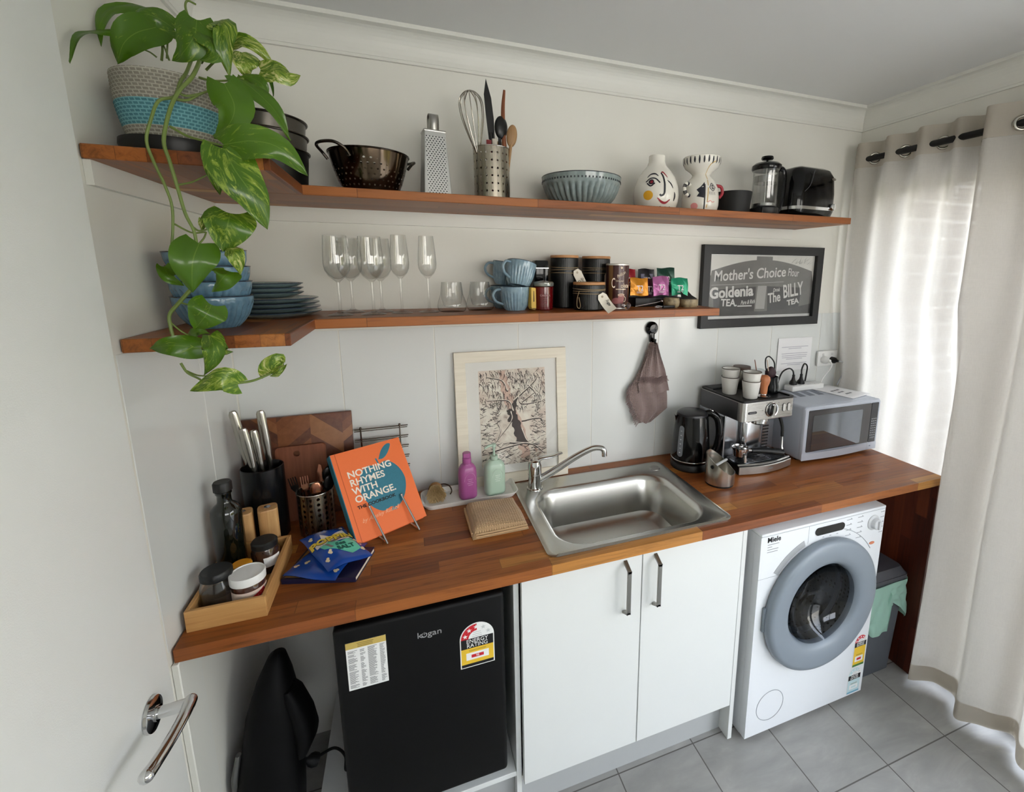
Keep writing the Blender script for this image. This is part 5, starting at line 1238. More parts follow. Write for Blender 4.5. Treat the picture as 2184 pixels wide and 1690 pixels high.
b = MB(); b.lathe([(.0225, .044), (.023, .045), (.023, .062), (.021, .0645), (1e-4, .0645)], 32); b.build('lid', M('lid_orange', (222, 150, 30), .4), t)
bottle_m = M('oil_bottle', (12, 14, 8), .06, var=.2, coat=.6)
t = thing('oil_bottle', 'dark green oil bottle with black stopper against the left wall', 'bottle', (.05, -.345, tz))
b = MB(); b.lathe([(1e-4, 0), (.03, 0), (.033, .004), (.034, .18), (.032, .193), (.024, .203), (.0165, .21), (.0155, .216), (.0155, .232), (.018, .235), (.018, .241), (1e-4, .241)], 40); b.build('bottle_body', bottle_m, t)
b = MB(); b.lathe([(.0165, .2412), (.0205, .243), (.0205, .263), (.018, .267), (1e-4, .2665)], 32); b.build('stopper', black_satin, t)

# ------------------------------------------------------------------ wooden mills
mill = wood_plain('mill_wood', (176, 128, 78), (206, 164, 110), 'z', .5)
def mk_mill(label, x, y, rz, group):
    t = thing('wooden_mill', label, 'mill', (x, y, H), rz, group)
    b = MB(); v, f = ring_loft([[(px, py, z) for px, py in rrect(-.0245 * s_, -.0245 * s_, .0245 * s_, .0245 * s_, .012, 5)] for z, s_ in ((.0, 1), (.128, 1), (.132, .94))]); b.add(v, f); b.build('block', mill, t)
    b = MB(); b.cyl(.0085, .1325, .1345, 20, bev=.0006); b.build('cap_nut', chrome, t); return t
mk_mill('right square wooden salt mill behind the tray, with steel cap', .11, -.232, .25, 'wooden mills')
mk_mill('left square wooden pepper mill, half hidden by the oil bottle', .05, -.238, .2, 'wooden mills')

# ------------------------------------------------------------------ knife block and knives
kb = thing('knife_block', 'glossy black oval knife holder in the corner of the bench', 'knife block', (.086, -.149, H))
b = MB(); b.lathe_open([(1e-4, 0), (.052, 0), (.055, .004), (.0565, .226), (.0545, .228), (.0525, .226), (.051, .2), (1e-4, .198)], 48, sy=.88); b.build('sleeve', M('block_black', (13, 14, 16), .22, var=.15), kb)
kn_m = M('knife_steel', (176, 172, 164), .22, 1.0, var=.05)
def knife(label, x, y, L, tilt, w=.011):
    t = thing('kitchen_knife', label, 'knife', (x, y, H + .2), 0, 'steel knives', Euler((0.03, tilt, .15)))
    b = MB(); L_ = []
    for z, k in ((.0, .75), (.03, .72), (.06, .9), (.1, 1.1), (L - .01, 1.0), (L - .002, .75), (L, .3)):
        L_.append([(w * k * math.cos(a), w * k * .6 * math.sin(a), z) for a in [2 * PI * q / 14 for q in range(14)]])
    v, f = ring_loft(L_); b.add(v, f, 0, True); b.build('handle', kn_m, t)
    b = MB(); b.prism([(-.009, -.16), (.009, -.14), (.009, 0), (-.009, 0)], .0018, mat=frame((.0009, 0, 0), (0, 1, 0), (0, 0, 1))); b.build('blade', kn_m, t)
knife('steel knife standing tallest at the left of the knife holder', .056, -.14, .207, -.13, .0115)
knife('steel knife with long handle at the right of the knife holder', .104, -.13, .197, -.05, .0115)
knife('short steel knife at the front of the knife holder', .074, -.172, .16, -.1)
knife('short steel knife second from the front of the knife holder', .09, -.162, .148, -.07)

# ------------------------------------------------------------------ chopping boards
def chevron():
    t = NT('chevron_board'); tc = t.n('ShaderNodeTexCoord'); sp = t.n('ShaderNodeSeparateXYZ'); t.l(tc.outputs['Object'], sp.inputs[0])
    colx = t.math('DIVIDE', t.math('ADD', sp.outputs[0], 5.0), .095); cell = t.math('FLOOR', colx)
    par = t.math('SUBTRACT', t.math('MULTIPLY', t.math('FRACT', t.math('MULTIPLY', cell, .5)), 4.0), 1.0)
    d = t.math('ADD', sp.outputs[2], t.math('MULTIPLY', par, t.math('MULTIPLY', sp.outputs[0], .8)))
    row = t.math('FLOOR', t.math('DIVIDE', t.math('ADD', d, 5.0), .034))
    cm = t.n('ShaderNodeCombineXYZ'); t.l(cell, cm.inputs[0]); t.l(row, cm.inputs[1])
    w = t.n('ShaderNodeTexWhiteNoise', noise_dimensions='3D'); t.l(cm.outputs[0], w.inputs['Vector'])
    base = t.ramp(w.outputs[0], [(0, srgb(70, 32, 18)), (.45, srgb(98, 46, 24)), (.75, srgb(122, 68, 34)), (1, srgb(158, 108, 66))])
    n = t.noise(t.obj((40, 40, 40), (0, .8, 0)), 1.2, 5, .6, .5)
    t.bsdf(t.mix(.28, base, t.ramp(n, [(.3, (.05, .02, .01, 1)), (.7, (.25, .11, .05, 1))])), .45); return t.m
t = thing('chopping_board', 'large dark chevron-patterned chopping board leaning on the back wall', 'chopping board', (.166, -.064, H + .0005), 0, None, Euler((math.radians(-6), 0, 0)))
b = MB(); b.rbox((-.159, 0, 0), (.159, .018, .34), .003); b.build('board', chevron(), t)
t = thing('chopping_board', 'small plain brown chopping board with hanging hole in front of the chevron board', 'chopping board', (.172, -.084, H + .0005), 0, None, Euler((math.radians(-6), 0, 0)))
b = MB(); outl = rrect(-.072, 0, .072, .247, .012); hole = [(-.012 + .0095 * math.cos(2 * PI * k / len(outl) - PI / 4), .222 + .0095 * math.sin(2 * PI * k / len(outl) - PI / 4)) for k in range(len(outl))]
m = frame((0, .012, 0), (1, 0, 0), (0, 0, 1))
v, f = ring_loft([[m @ Vector((x, y, z)) for x, y in lp] for lp, z in ((outl, 0), (outl, .012), (hole, .012), (hole, 0))], (False, False)); n = len(outl)
f += [(k, (k + 1) % n, 3 * n + (k + 1) % n, 3 * n + k) for k in range(n)]
b.add(v, f); b.build('board', wood_plain('small_board', (112, 62, 40), (134, 80, 54), 'z', .5), t)

# ------------------------------------------------------------------ cutlery
holder('perforated steel canister of cutlery on the bench beside the knife holder', (.2225, -.172, H), .05, .14, perf_mat('perforated_steel_dark', 7, .014, .0172, 15, .1, (150, 140, 124)))
rose = M('cutlery_copper', (176, 120, 96), .2, 1.0, var=.1); darkc = M('cutlery_dark', (30, 28, 28), .25, .8)
def cutlery(kind, label, x, y, h, tx, ty, rz, m_):
    t = thing(kind, label, 'cutlery', (x, y, H + .008), 0, 'cutlery in the canister', Euler((tx, ty, rz)))
    b = MB(); b.tube([(0, 0, 0), (0, 0, h * .6), (0, 0, h * .78)], [.0045, .003, .0026], 8, flat=.5); b.build('handle', m_, t)
    b = MB(); z = h * .78
    if kind == 'fork':
        b.prism([(-.003, z - .004), (.003, z - .004), (.0105, z + .012), (.0105, z + .02), (-.0105, z + .02), (-.0105, z + .012)], .0016, mat=FRONT((0, 0, 0)))
        for k in range(4): b.box((-.0105 + k * .0062, -.0016, z + .0195), (-.0079 + k * .0062, 0, z + .046))
        b.build('tines', m_, t)
    elif kind == 'table_knife':
        b.prism([(-.005, z - .004), (.005, z - .004), (.009, z + .03), (.004, z + .06), (-.002, z + .064), (-.007, z + .04)], .0016, mat=FRONT((0, 0, 0))); b.build('blade', m_, t)
    else:
        b.sphere((0, 0, z + .022), .026, 16, 10, sc=(.62, .18, 1)); b.build('bowl', m_, t)
cutlery('fork', 'copper fork at the left of the cutlery canister', .208, -.185, .185, .05, -.05, .3, rose)
cutlery('spoon', 'copper spoon at the front of the cutlery canister', .226, -.2, .16, .08, .04, .2, rose)
cutlery('table_knife', 'copper table knife standing at the back of the cutlery canister', .232, -.165, .185, -.02, .04, .2, rose)
cutlery('spoon', 'large dark spoon at the right of the cutlery canister', .246, -.175, .195, -.02, .1, .3, darkc)
cutlery('spoon', 'dark spoon in front of the large one, right side of the cutlery canister', .248, -.19, .172, .06, .1, .5, darkc)
cutlery('fork', 'dark thin fork leaning left out of the cutlery canister', .2, -.17, .175, -.02, -.2, .1, darkc)

# ------------------------------------------------------------------ wire rack on the wall
wire_d = M('rack_wire', (110, 100, 92), .25, 1.0, var=.1)
t = thing('wire_rack', 'steel wire rack of horizontal rods on the back wall behind the cookbook', 'rack', (.33, -.03, H))
for k in range(6):
    b = MB(); z = .27 - .0365 * k; b.tube([(-.0, 0, z), (.172, 0, z)], .0022, 8); b.tube([(-.0, -.008, z - .004), (.17, -.008, z - .004)], .0016, 8); b.build('rod', wire_d, t)
for x in (.145, .02):
    b = MB(); b.tube([(x, -.004, .0), (x, -.004, .274)], .0026, 8); b.sphere((x, -.004, .276), .0042, 12, 8); b.build('upright', wire_d, t)

# ------------------------------------------------------------------ cookbook on a stand
bx = Vector((.8899, .4561, 0)); bn = Vector((-.4561, .8899, 0)); up = (bn * .164 + Vector((0, 0, .229))).normalized()
ck = thing('cookbook', 'orange cookbook with blue apple cover propped on a stand', 'book', (.3478, -.3278, H + .0182))
mc = frame((0, 0, 0), bx, up)     # local z = front of the cover
BW, BH, BT = .2215, .281, .03
orange = M('cover_orange', (238, 118, 62), .5, var=.02, vs=200); teal = M('cover_teal', (48, 116, 136), .5, var=.12, vs=160); pages = M('book_pages', (224, 214, 196), .8, var=.05, vs=300)
b = MB(); b.box((0, 0, -.003), (BW, BH, 0), 0, mc); b.box((0, 0, -BT), (BW, BH, -BT + .003), 0, mc); b.build('cover', orange, ck, bevel=.0008, bseg=1)
b = MB(); b.box((.003, .004, -BT + .003), (BW - .004, BH - .004, -.003), 0, mc); b.build('page_block', pages, ck)
b = MB(); b.box((-.002, 0, -BT), (.003, BH, -.0003), 0, mc); b.build('spine', teal, ck, bevel=.0008, bseg=1)
b = MB(); b.box((.0125, .001, -.0004), (.0145, BH - .001, .0002), 0, mc); b.build('hinge_groove', M('cover_orange_dark', (196, 88, 44), .6), ck)
ac = (.124, .142)
ap = []
for k in range(48):
    a = 2 * PI * k / 48; r = .072 * (1 + .07 * math.cos(2 * a + PI) * .6); x, y = r * math.cos(a) * 1.05, r * math.sin(a) * 1.12
    if y > 0: y -= .018 * math.exp(-(x / .022) ** 2)
    else: y += .012 * math.exp(-(x / .018) ** 2); x *= 1 - .12 * (-y / .08)
    ap.append((ac[0] + x, ac[1] + y))
b = MB(); b.prism(ap, .0003, 0, mc @ Matrix.Translation((0, 0, .0002)))
lf_ = [(.134 + .052 * q, .226 + .052 * q * .75 + w_) for q, w_ in ((0, 0), (.3, -.012), (.65, -.013), (1, -.0), (.75, .014), (.35, .015))]
b.prism([(p.x, p.y) for p in catmull([(x, y, 0) for x, y in lf_] + [(lf_[0][0], lf_[0][1], 0)], 5)][:-1], .0003, 0, mc @ Matrix.Translation((0, 0, .0002)))
b.prism([(.130, .2), (.134, .2), (.129, .232), (.124, .232)], .0003, 0, mc @ Matrix.Translation((0, 0, .0002)))
b.prism([(.128, .067), (.136, .067), (.141, .056), (.122, .057)], .0003, 0, mc @ Matrix.Translation((0, 0, .0002)))
b.build('apple_picture', teal, ck)['label'] = 'teal apple drawing'
b = MB()
for k, wd in enumerate(('NOTHING', 'RHYMES', 'WITH', 'ORANGE.')): b.text(wd, .0295, mc @ Matrix.Translation((.030, .203 - .0262 * k, .0006)), align='LEFT', bold=.0006, ext=.0002, sx=1.0)
b.build('title', M('title_white', (238, 228, 214), .5), ck)['label'] = 'white title NOTHING RHYMES WITH ORANGE.'
b = MB(); b.text('THE COOKBOOK', .0135, mc @ Matrix.Translation((.030, .1, .0006)), align='LEFT', bold=.0005, ext=.0002, sx=1.1); b.build('subtitle', ink, ck)
b = MB(); b.text('by Ainsley Russell', .017, mc @ Matrix.Translation((.03, .058, .0006)) @ Matrix.Rotation(.04, 4, 'Z'), align='LEFT', shear=.5, ext=.0001, sx=.95); b.build('author_line', M('author_pale', (242, 178, 140), .5), ck)
st = thing('book_stand', 'chrome wire book stand holding the orange cookbook', 'book stand', (.3478, -.3278, H))
for u in (.072, .175):
    b = MB(); foot = bx * u - bn * .036; top = mc @ Vector((u - .012, .092, .0085)) + Vector((0, 0, .012)); low = mc @ Vector((u - .002, .004, .006))
    b.tube([foot + Vector((0, 0, .004)), top + Vector((0, 0, .006))], .0031, 10); b.sphere(top + Vector((0, 0, .006)), .0042, 12, 8)
    b.tube([foot + Vector((0, 0, .004)), bx * u + bn * .11 + Vector((0, 0, .0035))], .0028, 8); b.build('prong', chrome, st)
b = MB(); b.tube([bx * .06 + bn * .11 + Vector((0, 0, .0035)), bx * .187 + bn * .11 + Vector((0, 0, .0035))], .0028, 8); b.tube([bx * .12 + bn * .11 + Vector((0, 0, .0035)), bx * .12 + bn * .18 + Vector((0, 0, .16))], .0028, 8); b.build('back_leg', chrome, st)

# ------------------------------------------------------------------ thin book and snack packets
t = thing('thin_book', 'thin navy hardback with tan cover lying under the blue snack packets', 'book', (.173, -.42, H), math.radians(-17))
navy = M('book_navy', (26, 24, 56), .45, var=.1)
b = MB(); b.box((0, 0, 0), (.19, .135, .0022)); b.box((0, 0, .012), (.19, .135, .0142)); b.box((0, -.001, 0), (.19, .002, .0142)); b.build('cover', navy, t, bevel=.0006, bseg=1)
b = MB(); b.box((.003, .002, .0022), (.188, .132, .012)); b.build('page_block', pages, t)
b = MB(); b.box((.006, .006, .0142), (.12, .13, .0146)); b.build('cover_panel', M('cover_tan', (150, 112, 52), .5, var=.1), t)
b = MB(); b.box((.03, .04, .0146), (.1, .043, .0149)); b.box((.04, .05, .0146), (.1, .055, .0149)); b.box((.035, .066, .0146), (.09, .069, .0149)); b.build('cover_print', M('print_brown', (84, 62, 24), .6), t)
b = MB(); b.tube(catmull([(.105, .03, .0165), (.098, .018, .016), (.106, .01, .016), (.118, .016, .016), (.122, .03, .018)], 5), .0014, 6); b.build('cord_loop', M('cord_white', (222, 216, 200), .7), t)
pk_blue = M('packet_blue', (20, 66, 150), .25, var=.15, vs=25, coat=.3); pk_white = M('packet_white', (224, 214, 204), .4); pk_mint = M('packet_mint', (98, 196, 168), .35); pk_yel = M('packet_letter_yellow', (226, 196, 70), .4); pk_grey = M('packet_grey', (124, 112, 110), .5); corn = M('popcorn_print', (226, 208, 172), .5)
def packet(label, loc, rot, w, h, thick, seed, print_=True):
    t = thing('snack_packet', label, 'snack packet', loc, 0, None, rot); rg = random.Random(seed); p = [rg.uniform(0, 6) for _ in range(6)]
    def zt(u, v):
        e = (max(0, math.sin(PI * u)) ** .55) * (max(0, math.sin(PI * v)) ** .55)
        return thick * e + .0018 * math.sin(11 * u + p[0] + 5 * v) * e + .0015 * math.sin(14 * v + p[1]) * (.3 + e)
    def XY(u, v): return (u - .5) * w * (1 - .05 * math.sin(PI * v)) + .002 * math.sin(8 * v + p[2]), (v - .5) * h + .002 * math.sin(7 * u + p[3])
    def top(u, v): x, y = XY(u, v); return (x, y, zt(u, v) + .0022 + .003 * math.sin(5 * u + p[4]) * (abs(v - .5) * 2) ** 3 + .003)
    def bot(u, v): x, y = XY(u, v); return (x, y, -zt(u, v) * .12 + .0022 + .003 * math.sin(5 * u + p[4]) * (abs(v - .5) * 2) ** 3 + .002)
    b = MB(); b.grid(top, 28, 28); b.grid(bot, 28, 28); b.build('foil_bag', pk_blue, t)
    def lay(mb, pts, mi, off):   # flat print following the bag's surface
        cx = sum(q[0] for q in pts) / len(pts); cy = sum(q[1] for q in pts) / len(pts); rim = []
        for a, c in zip(pts, pts[1:] + pts[:1]):
            for k in range(5): rim.append((a[0] + (c[0] - a[0]) * k / 5, a[1] + (c[1] - a[1]) * k / 5))
        n = len(rim); Pq = lambda u, v: Vector(top(u, v)) + Vector((0, 0, off)); v = [Pq(cx, cy)]; f = []
        for k in (1, 2, 3, 4): v += [Pq(cx + (x - cx) * k / 4, cy + (y - cy) * k / 4) for x, y in rim]
        for i in range(n):
            j = (i + 1) % n; f.append((0, 1 + i, 1 + j))
            for k in (0, 1, 2): f.append((1 + k * n + i, 1 + k * n + j, 1 + (k + 1) * n + j, 1 + (k + 1) * n + i))
        mb.add(v, f, mi)
    b = MB()
    if print_:
        lay(b, [(.1, .62), (.28, .58), (.34, .82), (.52, .68), (.86, .8), (.9, .6), (.9, .5), (.5, .5), (.1, .5)], 0, .0006)
        lay(b, [(.16, .5), (.3, .5), (.42, .56), (.62, .46), (.92, .52), (.9, .2), (.64, .14), (.4, .3), (.2, .4)], 1, .0008)
        lay(b, [(.26, .5), (.34, .48), (.4, .36), (.33, .36)], 2, .001)
        lay(b, [(.42, .56), (.9, .6), (.93, .57), (.45, .5)], 2, .0009)
        b.build('label_shapes', [pk_white, pk_mint, pk_grey], t)
        def lettering(word, size, u0, v0, name, m_, bold, sx=1.0, shear=0.0, off=.0016):
            q = MB(); q.text(word, size, Matrix.Translation((0, 0, 0)), ext=.0003, bold=bold, sx=sx, shear=shear)
            for k in range(len(q.v)):
                vv = q.v[k]; u, v = u0 + vv.x / w, v0 + vv.y / h; s_ = top(max(0, min(1, u)), max(0, min(1, v))); q.v[k] = Vector((s_[0], s_[1], s_[2] + off + vv.z))
            return q.build(name, m_, t)
        lettering('POPPIN', .035, .5, .6, 'title_shadow', ink, .002, 1.0); lettering('POPPIN', .035, .5, .603, 'title', pk_yel, .0014, 1.0, 0, .0024)['label'] = 'yellow POPPIN lettering'
        lettering('Sea', .02, .56, .4, 'flavour', M('packet_green', (22, 92, 80), .5), .0006, 1.0, .3); lettering('SALT', .02, .62, .3, 'flavour', M('packet_green', (22, 92, 80), .5), .001)
    b = MB()
    for u, v in ((.1, .8), (.86, .88), (.1, .2), (.9, .18), (.24, .3), (.94, .44)):
        for dx, dy in ((0, 0), (.035, .02), (.02, -.02)): lay(b, [(u + dx + .035 * math.cos(k * 1.05), v + dy + .026 * math.sin(k * 1.05)) for k in range(6)], 0, .0012)
    b.build('popcorn_print', corn, t); return t
packet('blue snack packet with popcorn print lying underneath, on the thin book', (.275, -.375, H + .0165), Euler((0, 0, math.radians(-25))), .145, .165, .012, 4, False)
packet('blue POPPIN sea salt popcorn packet lying on top of the other packet', (.292, -.352, H + .034), Euler((math.radians(4), math.radians(4), math.radians(30))), .118, .19, .018, 9, True)

# ------------------------------------------------------------------ white dish with brush and bottles
t = thing('soap_dish', 'long white ceramic dish with soap bottles behind the folded cloth', 'dish', (.70, -.105, H))
b = MB(); o1 = rrect(-.168, -.066, .168, .066, .03, 8); sc = lambda k, z: [(x * k[0], y * k[1], z) for x, y in o1]
v, f = ring_loft([sc((.93, .86), 0), sc((1, 1), .017), sc((1.005, 1.01), .0195), sc((.985, .965), .0195), sc((.92, .83), .005)]); b.add(v, f, 0, True); b.build('dish', white_ceramic, t)
t = thing('body_brush', 'round dish brush with cream bristles lying on the white dish', 'brush', (.582, -.098, H + .0055))
b = MB(); b.lathe([(1e-4, 0), (.02, 0), (.024, .003), (.024, .012), (.018, .016), (1e-4, .016)], 28, mat=frame((.0, .03, .026), (1, 0, 0), (0, .25, 1))); b.build('brush_head', wood_plain('brush_wood', (120, 84, 44), (150, 112, 64), 'x'), t)
b = MB(); rg = random.Random(2)
for k in range(420):
    a = rg.uniform(0, 2 * PI); r = .023 * math.sqrt(rg.random()); base = Vector((r * math.cos(a), .016, .026 + r * math.sin(a))); spread = 1.5
    tip = Vector((r * math.cos(a) * spread, -.022 - rg.uniform(0, .012), max(.002, .028 + r * math.sin(a) * spread)))
    b.tube([base, base.lerp(tip, .5) + Vector((rg.uniform(-.002, .002), 0, rg.uniform(-.002, .002))), tip], .0011, 4, caps=False)
o = b.build('bristles', M('bristle', (228, 204, 156), .8, var=.25, vs=150), t)
b = MB(); b.tube(catmull([(.0, .04, .03), (.03, .05, .03), (.05, .035, .026), (.056, .015, .016), (.05, .005, .008)], 5), .0022, 8); b.build('cord', M('cord_brown', (70, 52, 36), .8), t)
def bottle(kind, label, x, cols, pump, w, d, hs):
    t = thing(kind, label, 'soap bottle', (x, -.115, H + .0055), .12)
    body = M(cols[0], cols[1], .32, var=.03, coat=.1)
    b = MB(); L = []
    for z, k in ((0, .9), (.003, .97), (.01, 1), (hs * .72, 1), (hs * .86, .93), (hs * .95, .72), (hs * .99, .48), (hs, .4)):
        kk = k if z < hs * .8 else k
        L.append([(px * kk, py * max(kk, .55) if z > hs * .8 else py * kk, z) for px, py in rrect(-w / 2, -d / 2, w / 2, d / 2, d * .42, 7)])
    v, f = ring_loft(L); b.add(v, f, 0, True); b.build('bottle_body', body, t)
    b = MB()
    if not pump:
        b.cyl(.0155, hs, hs + .022, 28, bev=.0015); b.cyl(.0145, hs + .022, hs + .04, 28, bev=.002); b.box((-.0145, -.0155, hs + .028), (.004, -.013, hs + .041)); b.build('cap', body, t)
    else:
        b.cyl(.0135, hs, hs + .016, 28, bev=.001); b.cyl(.0045, hs + .016, hs + .048, 14); b.cyl(.0085, hs + .048, hs + .06, 20, bev=.0015)
        b.tube([(0, 0, hs + .055), (-.02, -.004, hs + .056), (-.036, -.007, hs + .05)], [.0055, .0048, .0038], 10); b.build('pump', body, t)
    b = MB(); pm = M(cols[0] + '_print', cols[2], .4)
    m = FRONT((w * .06, -d / 2 - .0005, hs * .62))
    for k, hw_ in enumerate((.009, .007, .011, .008)): b.box((-hw_, -.007 * k - .005, -.0002), (hw_, -.007 * k - .003, .0003), 0, m)
    b.tube([m @ Vector((.02 * math.cos(a), .006 + .03 * math.sin(a) - .016, 0)) for a in [PI * k / 14 for k in range(15)]], .0007, 6)
    b.build('lettering', pm, t); return t
bottle('soap_bottle', 'magenta pink soap bottle on the white dish', .692, ('bottle_pink', (158, 82, 138), (196, 142, 182)), False, .064, .05, .128)
bottle('pump_bottle', 'pale sage green pump bottle on the white dish', .789, ('bottle_sage', (168, 190, 172), (206, 218, 206)), True, .076, .05, .128)

# ------------------------------------------------------------------ folded waffle cloth
def waffle(name, col, sc=260):
    t = NT(name); w1_ = t.n('ShaderNodeTexWave'); w2_ = t.n('ShaderNodeTexWave'); v = t.obj(); t.l(v, w1_.inputs[0]); t.l(v, w2_.inputs[0])
    w1_.bands_direction = 'X'; w2_.bands_direction = 'Y' if name != 'towel_mauve' else 'Z'
    for w_ in (w1_, w2_): w_.inputs['Scale'].default_value = sc / 6.28 * 1.0
    h = t.math('MULTIPLY', w1_.outputs[1], w2_.outputs[1]); c = srgb(*col)
    t.bsdf(t.mix(h, tuple(x * .72 for x in c[:3]) + (1,), c), .95, 0, t.bump(h, .7, .003), sheen=.2); return t.m
t = thing('folded_cloth', 'beige waffle dishcloth folded in front of the white dish', 'cloth', (.757, -.296, H), math.radians(1))
b = MB(); cw, cd = .088, .092
def cl_top(u, v):
    x = (u - .5) * 2 * cw * (1 + .02 * math.sin(5 * v)); y = (v - .5) * 2 * cd; e = min(u, 1 - u, v, 1 - v)
    return (x, y, .030 * (1 - math.exp(-max(0, e) * 30)) * (1 + .1 * math.sin(4 * u + 2 * v) + .08 * math.sin(9 * v - 3 * u)) + .003 + .006 * v * (1 - abs(2 * u - 1)))
b.grid(cl_top, 36, 36); b.grid(lambda u, v: (cl_top(u, v)[0], cl_top(u, v)[1], .0012), 12, 12)
for q in range(4):
    N = 36
    def edge(k): 
        s_ = k / N; return {0: (s_, 0), 1: (1, s_), 2: (1 - s_, 1), 3: (0, 1 - s_)}[q]
    for k in range(N):
        a_, c_ = cl_top(*edge(k)), cl_top(*edge(k + 1)); b.face([(a_[0], a_[1], .0012), (c_[0], c_[1], .0012), c_, a_])
b.build('cloth', waffle('cloth_beige', (196, 162, 122)), t)
b = MB()
for z in (.009, .017):
    b.tube([(x, -cd - .0003 + .001 * math.sin(30 * x), z) for x in [-cw + .01 + k * .0085 for k in range(20)]], .003, 6)
    b.tube([(-cw - .0003, y, z) for y in [-cd + .01 + k * .0085 for k in range(20)]], .003, 6)
b.build('fold_edge', waffle('cloth_beige', (196, 162, 122)) if False else M('cloth_edge', (190, 158, 120), .95, var=.1, vs=200), t)

# ------------------------------------------------------------------ sink and tap
sk_ = thing('steel_sink', 'rectangular stainless steel sink set into the wooden bench', 'sink', (0, 0, H))
b = MB(); ox0, ox1, oy0, oy1 = .862, 1.506, -.557, -.066; ix0, ix1, iy0, iy1 = .918, 1.442, -.518, -.158
N = 10
O = rrect(ox0, oy0, ox1, oy1, .03, N); O2 = rrect(ox0 + .008, oy0 + .008, ox1 - .008, oy1 - .008, .026, N); O3 = rrect(ox0 + .016, oy0 + .014, ox1 - .016, oy1 - .014, .022, N)
I0 = rrect(ix0 - .012, iy0 - .012, ix1 + .012, iy1 + .012, .1, N); I1 = rrect(ix0, iy0, ix1, iy1, .09, N); I2 = rrect(ix0 + .01, iy0 + .01, ix1 - .01, iy1 - .01, .085, N); I3 = rrect(ix0 + .024, iy0 + .024, ix1 - .024, iy1 - .024, .07, N); I4 = rrect(ix0 + .05, iy0 + .05, ix1 - .05, iy1 - .05, .05, N)
loops = [[(x, y, z) for x, y in lp] for lp, z in ((O, .0008), (O, .003), (O2, .0062), (O3, .0035), (I0, .003), (I1, -.003), (I2, -.02), (I3, -.14), (I4, -.162))]
v, f = ring_loft(loops, (False, True)); b.add(v, f, 0, True)
b.build('basin', M('sink_steel', (196, 195, 190), .27, 1.0, var=.03, vs=14), sk_)
b = MB(); b.lathe([(.042, -.1615), (.04, -.159), (.03, -.1605), (.012, -.164), (1e-4, -.164)], 32, mat=TR(1.18, -.338, 0)); b.build('drain', chrome, sk_)
b = MB(); b.lathe([(.021, .0032), (.021, .006), (.0185, .0075), (.014, .0068), (1e-4, .0068)], 28, mat=TR(1.452, -.128, 0)); b.build('tap_hole_cover', steel, sk_)
tp = thing('mixer_tap', 'chrome mixer tap with long spout at the left rear corner of the sink', 'tap', (.937, -.13, H + .0034))
b = MB(); b.lathe([(1e-4, 0), (.026, 0), (.026, .004), (.0225, .006), (.0225, .052), (.0215, .053), (.0215, .056), (.0225, .057), (.0225, .082), (.019, .096), (.01, .102), (1e-4, .103)], 40); b.build('body', chrome, tp)
b = MB(); b.tube(catmull([(.012, -.004, .03), (.06, -.022, .062), (.12, -.052, .112), (.165, -.075, .143), (.19, -.088, .149), (.203, -.095, .142), (.205, -.096, .122)], 7), [.0125 - .0035 * min(1, k / 28) for k in range(43)], 16); b.build('spout', chrome, tp)
b = MB(); c = catmull([(-.006, 0, .09), (.02, .006, .1), (.06, .014, .098), (.1, .022, .102)], 6); b.tube(c, [.017 - .009 * k / len(c) for k in range(len(c))], 14, flat=.45); b.build('lever', chrome, tp); tp.scale = (1.14, 1.14, 1.14)

# ------------------------------------------------------------------ framed tree drawing leaning on the wall
ar = thing('framed_print', 'white framed drawing of a gum tree leaning on the wall behind the soap bottles', 'picture', (.884, -.046, H + .0005), 0, None, Euler((math.radians(-4.2), 0, 0)))
fw_m = wood_plain('frame_white', (214, 206, 188), (226, 219, 202), 'x', .5); FWd, FHt, fm = .428, .516, .04
b = MB(); m = FRONT((0, 0, 0)); w2, h2 = FWd / 2, FHt
for out, inn in (([(-w2, 0), (w2, 0)], [(w2 - fm, fm), (-w2 + fm, fm)]), ([(w2, 0), (w2, h2)], [(w2 - fm, h2 - fm), (w2 - fm, fm)]), ([(w2, h2), (-w2, h2)], [(-w2 + fm, h2 - fm), (w2 - fm, h2 - fm)]), ([(-w2, h2), (-w2, 0)], [(-w2 + fm, fm), (-w2 + fm, h2 - fm)])):
    b.prism(out + inn, .02, mat=m @ Matrix.Translation((0, 0, -.014)))
b.build('frame', fw_m, ar, bevel=.0012, bseg=1)
b = MB(); b.box((-w2 + fm - .002, .002, fm - .002), (w2 - fm + .002, .006, h2 - fm + .002)); b.build('mount', M('mount_white', (226, 224, 218), .7, var=.01), ar)
def sketch_mat():
    t = NT('tree_wash'); v = t.obj(); n = t.noise(v, 16, 6, .65, 1.5); n2 = t.noise(v, 5, 3); 
    col = t.ramp(n, [(.3, srgb(150, 128, 116)), (.42, srgb(212, 200, 186)), (.6, srgb(230, 224, 210))])
    t.bsdf(t.mix(t.ramp(n2, [(.5, (0, 0, 0, 1)), (.75, (.5, .5, .5, 1))]), col, srgb(206, 158, 140)), .8); return t.m
pw, ph_ = .128, .185; cz = .257
b = MB(); b.box((-pw, .0012, cz - ph_), (pw, .002, cz + ph_)); pr_ = b.build('drawing', sketch_mat(), ar)
b = MB(); rg = random.Random(12); m = FRONT((0, .0008, cz)); dkm = M('sketch_dark', (62, 50, 48), .8, var=.3, vs=60); lgm = M('sketch_pale', (226, 216, 202), .8, var=.05); pkm = M('sketch_pink', (206, 176, 160), .8, var=.2, vs=40)
